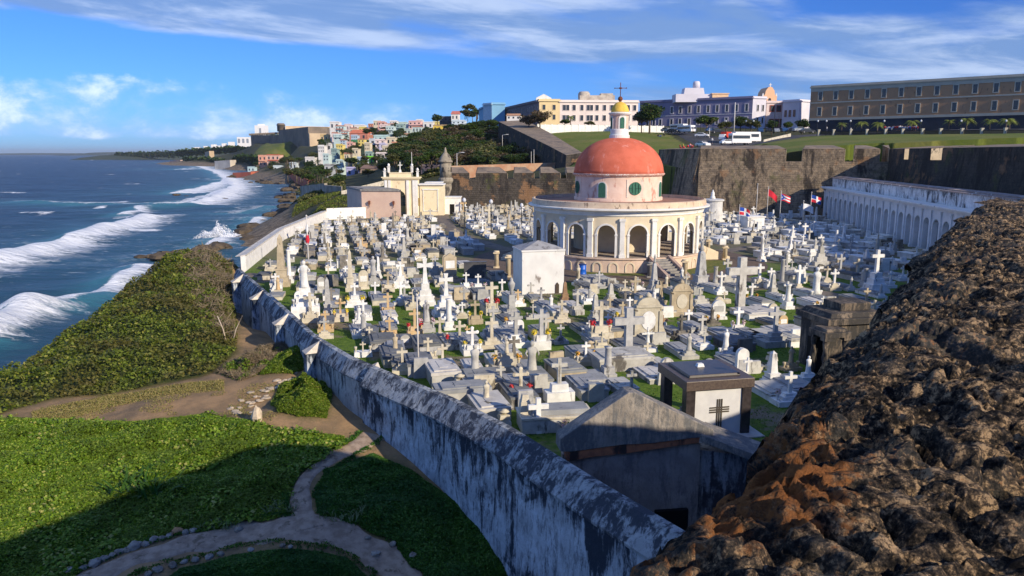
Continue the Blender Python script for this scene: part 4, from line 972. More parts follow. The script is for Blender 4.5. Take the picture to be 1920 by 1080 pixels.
# drum
g=G(); g.lathe([(4.92,6.8),(4.92,7.2),(4.8,7.25),(4.8,9.55)],n=64,cap=False); g.obj('drum',pink,ch)
g=G(); g.lathe([(4.8,9.5),(4.95,9.55),(5.1,9.7),(5.1,9.82),(4.9,9.86)],n=64,smooth=False,cap=False); g.obj('drum_cornice',mat('peeling cornice',(.66,.42,.33),(.5,.3,.24),scale=3,bump=.4,stain=(.85,.8,.75),samt=.35,sscale=4,streak=1),ch)
g=G(); prof=[(5.02,9.82)]
for i in range(1,19):
    q=PI/2*i/18; prof.append((max(.9,4.95*math.cos(q)**.93),9.86+3.85*math.sin(q)))
g.lathe(prof,n=72); g.obj('dome',redm,ch)
# windows of the drum: arched and round, alternately every 36 deg
def wall_patch(g,a,w,h,z,Rr,dep,shape,n=20):
    pts=[]
    if shape=='round':
        for i in range(n): q=2*PI*i/n; pts.append((w/2*math.cos(q),z+w/2*math.sin(q)))
    elif shape=='rect': pts=[(-w/2,z),(w/2,z),(w/2,z+h),(-w/2,z+h)]
    else:
        pts=[(-w/2,z),(w/2,z)]+[(w/2*math.cos(PI*i/12),z+h-w/2+w/2*math.sin(PI*i/12)) for i in range(13)]
    vs=[(Rr*math.cos(a+p[0]/Rr),Rr*math.sin(a+p[0]/Rr),p[1]) for p in pts]+[((Rr+dep)*math.cos(a+p[0]/Rr),(Rr+dep)*math.sin(a+p[0]/Rr),p[1]) for p in pts]
    m=len(pts); g.add(vs,[tuple(range(m,2*m))]+[(i,(i+1)%m,m+(i+1)%m,m+i) for i in range(m)])
for k in range(8):
    a=R(-20.5)+R(45)*k
    if k%2==0:
        g=G(); wall_patch(g,a,1.1,1.75,7.27,4.802,.06,'arch'); f=g.obj('arched_window',white,ch)
        g=G(); wall_patch(g,a,.8,1.6,7.32,4.87,.03,'arch'); g.obj('shutter',greenm,f)
    else:
        a=R(22)+R(45)*(k-1)
        g=G(); wall_patch(g,a,1.9,1.9,7.35,4.802,.05,'rect'); f=g.obj('round_window',mat('pale window panel',(.72,.62,.52),(.62,.52,.44),scale=2,bump=.2,stain=(.45,.3,.22),samt=.15),ch)
        g=G(); wall_patch(g,a,1.38,0,8.3,4.86,.03,'round'); pn_=g.obj('pane',greenm,f)
        g=G()
        for q_ in (-.35,0,.35): wall_patch(g,a+q_/4.9,.05,1.2 if q_==0 else .95,7.7 if q_==0 else 7.82,4.892,.02,'rect')
        wall_patch(g,a,1.3,.05,8.28,4.893,.022,'rect'); g.obj('muntins',mat('dark green frame',(.02,.06,.045),bump=0),pn_)
# lantern
g=G(); g.lathe([(1.12,13.5),(1.12,13.95),(1.0,14.0),(1.0,14.55),(.95,14.6)],n=28,smooth=False); g.obj('lantern_base',white,ch)
g=G(); g.lathe([(.93,14.55),(.93,16.1)],n=28,cap=False); g.obj('lantern',pink,ch)
for k in range(4):
    a=R(17)+k*PI/2; g=G(); wall_patch(g,a,.78,1.5,14.6,.935,.05,'arch'); f=g.obj('lantern_window',white,ch); g=G(); wall_patch(g,a,.46,1.2,14.66,.99,.02,'arch'); g.obj('shutter',greenm,f)
g=G(); g.lathe([(.93,16.05),(1.1,16.1),(1.25,16.25),(1.25,16.35),(1.0,16.42)],n=28,smooth=False); g.obj('lantern_cornice',white,ch)
g=G(); g.lathe([(.98,16.4)]+[(max(.12,.98*math.cos(PI/2*i/10)),16.4+1.15*math.sin(PI/2*i/10)) for i in range(1,11)],n=28); g.obj('lantern_dome',yelm,ch)
rust=mat('rusty iron',(.20,.07,.04),(.12,.05,.035),scale=6,bump=.3)
g=G(); g.lathe([(.1,17.4),(.16,17.55)]+[(max(.04,.27*math.sin(PI*i/8)),17.86-.27*math.cos(PI*i/8)) for i in range(1,9)],n=14); g.tube([(0,0,18.1),(0,0,19.6)],.04)
g.tube([(0,-.62,19.0),(0,.62,19.0)],.035); g.lathe([(.16,18.92),(.2,19.0),(.16,19.08)],n=10,sx=.4)
for s in (-1,1): g.lathe([(.02,0),(.08,.06),(.02,.14)],cy=s*.62,z=18.93,n=8)
g.obj('finial_cross',rust,ch)
# stairs at three bays
for a,L in ((A0+R(33.4),3.6),(A0+R(-80),3.2),(A0+R(113.4),3.2)):
    g=G()
    for i in range(8):
        d=L*(i)/8; g.box((9.6+d+L/16)*math.cos(a),(9.6+d+L/16)*math.sin(a),0,L/8+.01,1.9,1.5*(1-(i+.5)/8.3),rz=a)
    g.obj('staircase',grey,ch)
    for s in (-1,1):
        g=G(); M=Matrix.Rotation(a,4,'Z')@Matrix.Translation((9.6,s*1.12,0))
        g.face([(0,0),(L+.3,0),(L+.3,.28),(0,1.75)],-.17,.17,M=M); g.obj('stair_cheek',mat('cheek wall',(.5,.36,.28),(.33,.27,.24),scale=1.2,bump=.3,stain=(.12,.11,.1),samt=.3) if a<A0+1.2 and a>0 else cream,ch)
# plaza and ring of grass
plz=mat('plaza asphalt',(.16,.115,.085),(.11,.085,.07),scale=1.2,bump=.3,stain=(.06,.055,.05),samt=.15,streak=1)
g=G(); n=80; vs=[];
for k in range(n):
    a=2*PI*k/n; vs+=[(9.6*math.cos(a),9.6*math.sin(a),.004),(16.4*math.cos(a),16.4*math.sin(a),.004)]
g.add(vs,[(2*k,2*k+1,(2*k+3)%(2*n),(2*k+2)%(2*n)) for k in range(n)]); tag(g.obj('plaza_path',plz,loc=(CHX,CHY,0)),kind='structure')
lawnm=mat('ring lawn',(.08,.12,.02),(.16,.15,.05),scale=1.5,bump=.5,streak=1)
g=G(); vs=[]
for a0,a1 in ((R(-20),R(15)),(R(38),R(96)),(R(128),R(260))):
    k0=len(vs); m=24
    for k in range(m+1):
        a=ca+a0+(a1-a0)*k/m; vs+=[(9.62*math.cos(a),9.62*math.sin(a),.012),((11.2 if a0<0 else 12.6)*math.cos(a),(11.2 if a0<0 else 12.6)*math.sin(a),.012)]
    g.f+=[(k0+2*k,k0+2*k+1,k0+2*k+3,k0+2*k+2) for k in range(m)]; g.sm+=[False]*m
g.v=vs; tag(g.obj('lawn',lawnm,loc=(CHX,CHY,0)),kind='structure')
def strip(pl,w,mt,z=.008,name='path'):
    ribbon(name,pl,w,mt,h=lambda x,y:0*x,lift=z+.0,step=2,jit=.1)
pathg=mat('cemetery path',(.22,.18,.14),(.14,.12,.10),scale=1,bump=.3,stain=(.07,.07,.06),samt=.2,streak=1)
strip([(2,74),(-8,70),(-20,72),(-27,74)],[2.4]*4,pathg,.05); strip([(22,72),(28,62),(33,52)],[2.6]*3,pathg,.05); strip([(0,92),(-8,112),(-13,140),(-14,158)],[2.6]*4,pathg,.05); strip([(26,92),(34,98),(44,104)],[3]*3,pathg,.05)
# small columns round the plaza
colm=mat('cream column',(.74,.62,.42),(.6,.5,.34),scale=3,bump=.3,stain=(.3,.25,.18),samt=.15)
def shaft(u,v,h,label,mt=None):
    x,y,_=P(u,v,0); s=h; o=thing('garden_column',label,'column',(x,y,0),0,'short columns round the chapel')
    g=G(); g.box(0,0,0,.62,.62,.16); g.obj('plinth',mt or colm,o)
    g=G(); g.lathe([(.24,.16),(.24,s-.3),(.3,s-.26)],n=14); g.obj('shaft',mt or colm,o)
    g=G(); g.box(0,0,s-.26,.66,.66,.12); g.lathe([(.3,s-.14),(.3,s),(.2,s+.02)],n=14); g.obj('capital',mt or colm,o)
shaft(931,502,1.8,'cream column left of the white mausoleum, farther from the camera')
shaft(953,520,2.2,'cream column close to the left wall of the white mausoleum')
shaft(1327,478,1.9,'cream column just right of the chapel arcade')
shaft(1359,487,1.6,'short cream column at the right-hand bend of the plaza')
shaft(1283,523,1.9,'cream column in front of the chapel podium, right of the stairs')
shaft(1218,520,1.5,'grey column at the foot of the chapel stairs',grey)
# blue barrel
x,y,_=P(1092,521,0); o=thing('barrel','blue plastic barrel at the foot of the chapel podium','barrel',(x,y,0))
blu=mat('blue plastic',(.01,.12,.55),(.01,.10,.48),scale=3,bump=.05,rough=.4,spec=.5)
g=G(); g.lathe([(.30,0),(.33,.03),(.33,.34),(.35,.37),(.33,.4),(.33,.72),(.35,.75),(.33,.78),(.33,1.1),(.31,1.14)],n=20); g.obj('drum_body',blu,o,rz=0); g=G(); g.lathe([(.32,1.12),(.35,1.13),(.35,1.17),(.3,1.18)],n=20); g.obj('lid',mat('dark blue plastic',(.01,.05,.2),scale=3,bump=0),o); o.scale=(1.1,1.1,1.15)

# ================================================================ COLUMBARIUM
c0=np.array([58.4,140.0]); dd=np.array([-.147,-.989]); rzc=math.atan2(dd[1],dd[0])
cb=thing('burial_arcade','long white niche building with a row of tall arches, right of the flagpoles','building',(c0[0],c0[1],0),rzc)
# local +x runs towards the camera, -y is the open side (towards the cemetery) -> local y+ = right of travel? computed below
nb=23; bw=2.91; sgn=-1 # local y direction pointing into the cemetery is +? 
tv=np.array([-dd[1],dd[0]]) # left normal of travel
inward=1 if tv[0]<0 else -1  # cemetery lies at -x
whs=mkwall('stained white limewash',(.80,.80,.79),(.03,.032,.036),.44)
wh2=mat('columbarium white',(.80,.80,.79),(.70,.70,.69),scale=1,bump=.2,stain=(.3,.3,.3),samt=.06)
S_=inward
g=G(); hw=.98; zs=3.2
for k in range(nb):
    x0=k*bw; xc=x0+bw/2
    for a,b in ((x0,xc-hw),(xc+hw,x0+bw)):
        g.box((a+b)/2,-.3*S_,0,b-a,.6,5.5)
    n=12; vs=[]
    for i in range(n+1):
        x=xc-hw*math.cos(PI*i/n); z=zs+hw*math.sin(PI*i/n); vs+=[(x,0,z),(x,0,5.5),(x,-.6*S_,5.5),(x,-.6*S_,z)]
    g.add(vs,[f for i in range(n) for f in ((i*4,i*4+4,i*4+5,i*4+1),(i*4+2,i*4+6,i*4+7,i*4+3),(i*4+3,i*4+7,i*4+4,i*4))])
g.obj('arcade_wall',wh2,cb)
for k in range(nb+1):
    g=G(); g.box(k*bw,.09*S_,0,.42,.18,4.9); g.box(k*bw,.12*S_,4.9,.56,.26,.25); g.box(k*bw,.12*S_,0,.56,.26,.35); g.obj('pilaster',wh2,cb)
L=nb*bw
g=G(); g.box(L/2,-1.2*S_,0,L,.3,5.4); g.obj('niche_wall',mat('niche wall',(.42,.46,.5),(.33,.36,.4),scale=.8,bump=.4,stain=(.1,.1,.11),samt=.15),cb)
g=G(); g.box(L/2,-1.5*S_,5.5,L+.6,4.2,.22); g.box(L/2,-1.4*S_,5.72,L+.9,4.6,.16); g.obj('cornice',wh2,cb)
g=G(); g.box(L/2,-2.2*S_,5.88,L+.2,2.2,1.55); g.obj('attic_wall',whs,cb)
g=G(); g.box(L/2,-2.3*S_,7.43,L+.5,2.8,.16); g.box(L/2,-2.6*S_,7.59,L+.2,2.0,.14); g.obj('roof_edge',mat('old roof tiles',(.38,.30,.26),(.24,.19,.17),scale=1,bump=.4,stain=(.75,.73,.7),samt=.2),cb)
for k in range(nb):
    g=G()
    for i in range(4):
        for j in range(3): g.box(k*bw+bw/2+(j-1)*.62,-1.02*S_,.3+i*.95,.5,.08,.75)
    g.obj('niche_doors',wh2,cb)

# ================================================================ WHITE MAUSOLEUM, PINK HALL, GATE
x,y,_=P(1020,547,0); wm=mat('white painted stucco',(.72,.72,.70),(.64,.64,.62),scale=.8,bump=.2,stain=(.25,.22,.2),samt=.12)
a,b_=P(983,543,0),P(1057,549,0); w=math.hypot(a[0]-b_[0],a[1]-b_[1])
o=thing('mausoleum','plain white cube mausoleum with a low grey pyramid roof, in front of the chapel','mausoleum',(b_[0],b_[1],0),R(14))
g=G(); g.box(-w/2,w*.42,0,w,w*.84,3.7); g.obj('wall',wm,o)
g=G(); g.box(-w/2,w*.42,3.7,w+.16,w*.84+.16,.14); g.obj('cornice',wm,o)
g=G(); hw_=w/2; g.add([(-w-.05,-.05,3.84),(.05,-.05,3.84),(.05,w*.84+.05,3.84),(-w-.05,w*.84+.05,3.84),(-w/2,w*.42,4.5)],[(0,1,4),(1,2,4),(2,3,4),(3,0,4)]); g.obj('roof',mat('grey roof slabs',(.36,.36,.36),(.26,.26,.27),scale=1.5,bump=.3,stain=(.15,.14,.13),samt=.2),o)
g=G(); g.box(-.62,-.03,0,.34,.07,.75); g.add([(-.79,-.065,.75),(-.45,-.065,.75),(-.62,-.065,.98)],[(0,1,2)]); g.obj('plaque',mat('dark bronze',(.08,.06,.045),scale=4),o)
# pink hall
pk=mat('pink hall paint',(.74,.54,.41),(.68,.48,.37),scale=.5,bump=.15,stain=(.5,.35,.25),samt=.08)
A=PY(679,402,140); B_=PY(752,404,138.5); D=PY(652,400,152)
o=thing('hall','plain pink flat-roofed hall with two wall lanterns behind the cemetery','building',(A[0],A[1],0),0)
wx=B_[0]-A[0]; dx=D[0]-A[0]; dy=D[1]-A[1]; ht=PY(679,358,140)[2]
g=G(); g.prism([(0,0),(wx,-1.5),(wx+dx,dy-1.5),(dx,dy)],-1,ht); g.obj('wall',pk,o)
g=G(); g.prism([(-.2,-.2),(wx+.15,-1.7),(wx+dx+.1,dy-1.3),(dx-.2,dy+.2)],ht,ht+.3); g.prism([(.3,.6),(wx-.4,-.8),(wx+dx-.4,dy-2.1),(dx+.3,dy-.5)],ht+.304,ht+.4); g.obj('roof',grey,o)
for f in (.2,.82):
    g=G(); px_,py_=wx*f,-1.5*f; g.box(px_,py_-.25,ht*.52,.3,.3,.55,top=1.3); g.box(px_,py_-.25,ht*.52+.55,.42,.42,.12,top=.4); g.box(px_,py_-.1,ht*.52-.2,.1,.3,.2); g.tube([(px_,py_-.2,ht*.52-.1),(px_,py_-.25,ht*.52-.6)],.05); g.obj('wall_lantern',rust,o)
# yellow gate
yg=mat('pale yellow paint',(.80,.70,.47),(.74,.63,.42),scale=.6,bump=.1,stain=(.55,.42,.25),samt=.06)
A=PY(722,400,146); B_=PY(786,400,146); W1=B_[0]-A[0]; zt=PY(750,336,146)[2]
o=thing('cemetery_gate','tall pale yellow gateway with white pilasters, finials and a cross on top','gate',(A[0],146,0))
cx=W1*.42; ar=1.25
g=G(); n=12; zs_=3.6
g.box((cx-ar)/2,.5,-.5,cx-ar,1,zt+.5); g.box((cx+ar+W1)/2,.5,-.5,W1-cx-ar,1,zt+.5)
vs=[]
for i in range(n+1):
    xx=cx-ar*math.cos(PI*i/n); z=zs_+ar*math.sin(PI*i/n); vs+=[(xx,0,z),(xx,0,zt),(xx,1,zt),(xx,1,z)]
g.add(vs,[f for i in range(n) for f in ((i*4,i*4+4,i*4+5,i*4+1),(i*4+2,i*4+6,i*4+7,i*4+3),(i*4+3,i*4+7,i*4+4,i*4))]); g.obj('gate_wall',yg,o)
for xx in (.35,cx-ar-.5,cx+ar+.5,W1-.4,cx+ar+1.7):
    g=G(); g.box(xx,-.12,0,.5,.28,zt-.2); g.obj('pilaster',white,o)
g=G(); g.box(W1/2,.4,zt,W1+.5,1.6,.25); g.box(W1/2,.4,zt+.25,W1+.9,1.9,.2); g.box(cx+.3,.5,zt+.45,W1*.62,1,.7); g.box(cx+.3,.5,zt+1.15,W1*.66,1.2,.15); g.obj('cornice',yg,o)
for xx,zz in ((.1,zt+.45),(cx-1.9,zt+1.3),(cx+2.6,zt+1.3),(W1-.2,zt+.45)):
    g=G(); g.box(xx,.4,zz,.42,.42,1.0); g.box(xx,.4,zz+1,.6,.6,.12); g.lathe([(.1,0),(.22,.1),(.26,.3),(.2,.45),(.05,.6)],xx,.4,zz+1.12,n=10); g.obj('finial',white,o)
g=G(); g.box(cx+.3,.5,zt+1.3,.5,.5,.5,top=.6); g.box(cx+.3,.5,zt+1.8,.16,.16,1.5); g.box(cx+.3,.5,zt+2.6,.8,.155,.16); g.obj('cross',white,o)
g=G()
for i in range(9): xx=cx-ar+.2+i*(2*ar-.4)/8; hh=zs_+math.sqrt(max(0,ar*ar-(xx-cx)**2)); g.tube([(xx,.5,0),(xx,.5,hh)],.045)
for z in (.2,1.8,3.6): g.box(cx,.5,z,2*ar,.09,.08)
for i in range(6): a=PI*i/5; g.tube([(cx,.5,3.6),(cx+ar*math.cos(a),.5,3.6+ar*math.sin(a))],.04)
g.obj('iron_gate',mat('black iron',(.02,.02,.02),bump=0),o)
g=G(); g.box(cx+ar+2.6,-.03,1.9,.5,.1,1.5); g.obj('niche',mat('dark yellow recess',(.35,.24,.08),bump=0),o)
A=PY(787,400,145.5); B_=PY(833,400,146.5); W2=B_[0]-A[0]; z2=PY(800,347,146)[2]
o=thing('gate_wing','lower pale yellow wing with a framed panel, right of the gateway','building',(A[0],146,0))
g=G(); g.box(W2/2,1.5,-.5,W2,3,z2+.5); g.obj('wall',yg,o)
g=G(); g.box(W2/2,1.3,z2,W2+.3,3.4,.25); g.obj('cornice',white,o)
g=G(); g.box(W2*.45,-.04,.8,W2*.62,.1,.15)
for s in (-1,1): g.box(W2*.45+s*W2*.3,-.04,.95,.15,.1,z2-1.9)
g.box(W2*.45,-.06,z2-.95,W2*.68,.16,.2); g.obj('panel_frame',white,o)
g=G(); A=PY(795,348,149); B_=PY(828,342,149); g.box((A[0]+B_[0])/2,152,z2+.4,B_[0]-A[0],4,B_[2]-z2-.6); tag(g.obj('rooftop_block',whm),'white block standing on the flat roof behind the yellow wing','building')
# small white buildings and the round tomb beside the chapel
def hut(name,label,u0,u1,vb,vt,dep,mt,roof=None,rz=0,cat='mausoleum',door=True,gable=False):
    A=P(u0,vb,0);B=P(u1,vb,0); w=math.hypot(B[0]-A[0],B[1]-A[1]); Y=A[1]; h=PY((u0+u1)/2,vt,Y)[2]
    o=thing(name,label,cat,((A[0]+B[0])/2,Y,0),rz)
    g=G(); g.box(0,dep/2,-.2,w,dep,h+.2); g.obj('wall',mt,o)
    g=G(); g.box(0,dep/2,h,w+.3,dep+.3,.18)
    if gable: g.add([(-w/2-.15,-.15,h+.18),(w/2+.15,-.15,h+.18),(0,-.15,h+.18+w*.22),(-w/2-.15,dep+.15,h+.18),(w/2+.15,dep+.15,h+.18),(0,dep+.15,h+.18+w*.22)],[(0,1,2),(5,4,3),(1,4,5,2),(3,0,2,5)])
    g.obj('roof',roof or mt,o)
    if door:
        g=G(); g.box(0,-.03,0,w*.28,.1,h*.62); g.obj('door',openm,o)
    return o
hut('mausoleum','square white mausoleum with a dark door, at the foot of the dark curtain wall',833,863,402,371,3.5,whm)
hut('mausoleum','white mausoleum with a dark side, just left of the one under the curtain wall',814,829,402,372,3,whm,door=False)
hut('mausoleum','low white mausoleum beside the flagpoles right of the chapel',1400,1434,430,408,3.5,whm,rz=R(12))
hut('mausoleum','small white mausoleum tucked behind the pole with the blue flags',1262,1276,402,385,2,whm)
x,y,_=P(1334,420,0); o=thing('mausoleum','round white mausoleum with a statue on top, right of the chapel roof','mausoleum',(x,y,0))
g=G(); g.lathe([(1.9,0),(1.9,.4),(1.7,.4),(1.7,3.9),(1.95,4.0),(1.95,4.2),(1.6,4.3)],n=24,smooth=False); g.obj('wall',mat('dirty white',(.62,.62,.6),(.48,.48,.47),scale=1,stain=(.15,.15,.14),samt=.2),o)
g=G(); g.lathe([(.5,4.3),(.4,4.7),(.3,4.8),(.3,5.2),(.22,5.5),(.1,5.55),(.13,5.7),(.05,5.85)],n=12); g.obj('statue',white,o)
# ================================================================ TOMBS
SC={ # stone colours
'white':mat('white marble',(.82,.82,.80),(.66,.66,.64),scale=2,bump=.2,stain=(.20,.19,.18),samt=.16,vary=.12),
'cream':mat('cream stone',(.64,.59,.47),(.50,.45,.35),scale=2,bump=.3,stain=(.18,.155,.115),samt=.26,vary=.15),
'orange':mat('ochre lichened stone',(.60,.41,.20),(.54,.43,.28),scale=3,bump=.3,stain=(.22,.16,.09),samt=.16,vary=.15),
'grey':mat('grey granite',(.48,.48,.47),(.37,.37,.37),scale=3,bump=.2,stain=(.13,.13,.13),samt=.12,vary=.2),
'pale':mat('pale concrete',(.56,.55,.51),(.43,.42,.39),scale=2,bump=.3,stain=(.14,.13,.12),samt=.3,vary=.2),
'tan':mat('tan stone',(.52,.44,.31),(.38,.32,.22),scale=2,bump=.35,stain=(.12,.10,.07),samt=.25,vary=.15),
'dark':mat('dark marble',(.08,.08,.085),(.05,.05,.055),scale=2,bump=.05,rough=.35,spec=.5),
'sooty':mat('soot darkened stone',(.25,.23,.20),(.15,.14,.125),scale=2,bump=.35,stain=(.05,.05,.045),samt=.3,vary=.25),
'brown':mat('brown rusty stone',(.34,.22,.13),(.24,.15,.09),scale=3,bump=.4,stain=(.08,.06,.04),samt=.2),
}
SLABM=[mat('slab grey',(.36,.37,.38),(.27,.28,.29),scale=1.5,bump=.25,stain=(.12,.12,.12),samt=.16,streak=1,vary=.25),mat('slab dark',(.20,.21,.22),(.15,.155,.16),scale=1.5,bump=.2,stain=(.07,.07,.07),samt=.12,streak=1,vary=.25),
 mat('slab pale',(.62,.60,.56),(.48,.46,.43),scale=1.5,bump=.25,stain=(.15,.14,.12),samt=.2,streak=1,vary=.2)]
LBL={'sooty':'blackened','white':'white','cream':'cream','orange':'ochre','grey':'grey','pale':'pale concrete','tan':'tan','dark':'dark','brown':'rusty brown'}
FLM={'r':leafmat('red flowers',(.50,.02,.03),(.65,.05,.06),(.05,.14,.02),.2),'y':leafmat('yellow flowers',(.75,.55,.03),(.8,.65,.1),(.05,.14,.02),.2),'w':leafmat('white flowers',(.75,.7,.7),(.6,.35,.45),(.05,.14,.02),.2),'o':leafmat('orange flowers',(.75,.3,.03),(.7,.45,.08),(.05,.14,.02),.2)}
def cross_g(g,z,h,style=0,t=None):
    t=t or h*.13; w=h*.62; zc=z+h*.66
    if style==0:
        g.box(0,0,z,t*1.15,t,h,top=.92); g.box(0,0,zc,w,t*.92,t*1.1)
    elif style==1: # trefoil ends
        g.box(0,0,z,t*1.1,t,h*.95); g.box(0,0,zc,w*.9,t*.92,t)
        for x,y in ((-w*.46,zc+t*.5),(w*.46,zc+t*.5),(0,z+h*.96)): g.lathe([(.02,-t*.85),(t*.75,-t*.4),(t*.8,t*.4),(.02,t*.85)],cx=x,z=y,n=8,sy=.55)
    else: # flared
        M=Matrix.Translation((0,0,0)); g.face([(-t*.8,z),(t*.8,z),(t*.45,zc),(w/2,zc-t*.3),(w/2,zc+t*1.3),(t*.45,zc+t),(t*.75,z+h),(-t*.75,z+h),(-t*.45,zc+t),(-w/2,zc+t*1.3),(-w/2,zc-t*.3),(-t*.45,zc)],-t*.45,t*.45)
def statue_g(g,z,h,seed=0,arms=0):
    r=random.Random(seed); ph=r.random()*6; n=16; vs=[];fs=[]
    prof=[(0,.155,.13,.0),(.04,.165,.14,0),(.2,.14,.12,.0),(.4,.125,.105,.01),(.55,.12,.10,.0),(.62,.125,.10,-.01),(.70,.15,.10,-.01),(.77,.155,.095,0),(.805,.12,.08,0),(.83,.055,.05,.0),(.85,.05,.052,-.008),(.875,.062,.066,-.012),(.91,.072,.078,-.012),(.95,.068,.072,-.008),(.98,.045,.05,-.004),(1.0,.01,.01,0)]
    for (q,a,b,dy) in prof:
        for k in range(n):
            t=2*PI*k/n; f=1+(.09*math.cos(6*t+ph+q*5) if q<.62 else 0)
            x=a*h*f*math.cos(t); y=b*h*f*math.sin(t)+dy*h
            if .52<q<.74 and math.sin(t)<-.3: y-=.05*h*(-math.sin(t))*max(0,math.cos(t))**.3*(1-abs(q-.63)/.11*.6) if abs(math.cos(t))<.75 else 0  # folded hands
            vs.append((x,y,z+q*h))
    m=len(prof)
    for i in range(m-1):
        for k in range(n): fs.append((i*n+k,i*n+(k+1)%n,(i+1)*n+(k+1)%n,(i+1)*n+k))
    fs.append(tuple(range(n-1,-1,-1))); fs.append(tuple(range((m-1)*n,m*n)))
    g.add(vs,fs,True)
    if arms:
        for s in (-1,1):
            if arms==1: g.tube([(s*.11*h,0,z+.76*h),(s*.20*h,-.03*h,z+.64*h),(s*.17*h,-.12*h,z+.58*h)],.036*h,.022*h,7)
            else: g.tube([(s*.11*h,0,z+.77*h),(s*.24*h,-.02*h,z+.82*h),(s*.33*h,-.03*h,z+.93*h)],.034*h,.02*h,7)
def slab(o,w,l,h,mt,lid,rev=False,y0=.1,simple=False):
    sg=-1 if rev else 1; g=G(); yc=sg*(y0+l/2)
    g.box(0,yc,0,w,l,h*.8); g.obj('tomb_base',mt,o)
    g=G(); g.box(0,yc,h*.8,w+.1,l+.06,h*.2); 
    if not simple: g.box(0,yc,h,w*.8,l*.86,.07); g.box(0,yc,h+.07,w*.3,l*.5,.02)
    g.obj('slab',lid,o)
def vase(o,x,y,z,mt,fl=None,s=1.0,seed=0):
    g=G(); g.lathe([(.08,0),(.05,.05),(.06,.1),(.11,.26),(.13,.36),(.11,.38)],x,y,z,n=10); g.v=[(x+(a-x)*s,y+(b-y)*s,z+(c-z)*s) for a,b,c in g.v]
    v=g.obj('vase',mt,o)
    if fl:
        r=np.random.default_rng(seed); n=46; C=r.normal(size=(n,3)); C/=np.linalg.norm(C,axis=1,keepdims=True); C*=(.2*s*r.random((n,1))**.4); C[:,2]*=1.1; C+=np.array([x,y,z+.5*s])
        leafmesh('flowers',C,.07*s,FLM[fl],v,seed=seed,up=0,asp=.8)
TOMBS=[]   # (x,y,radius)
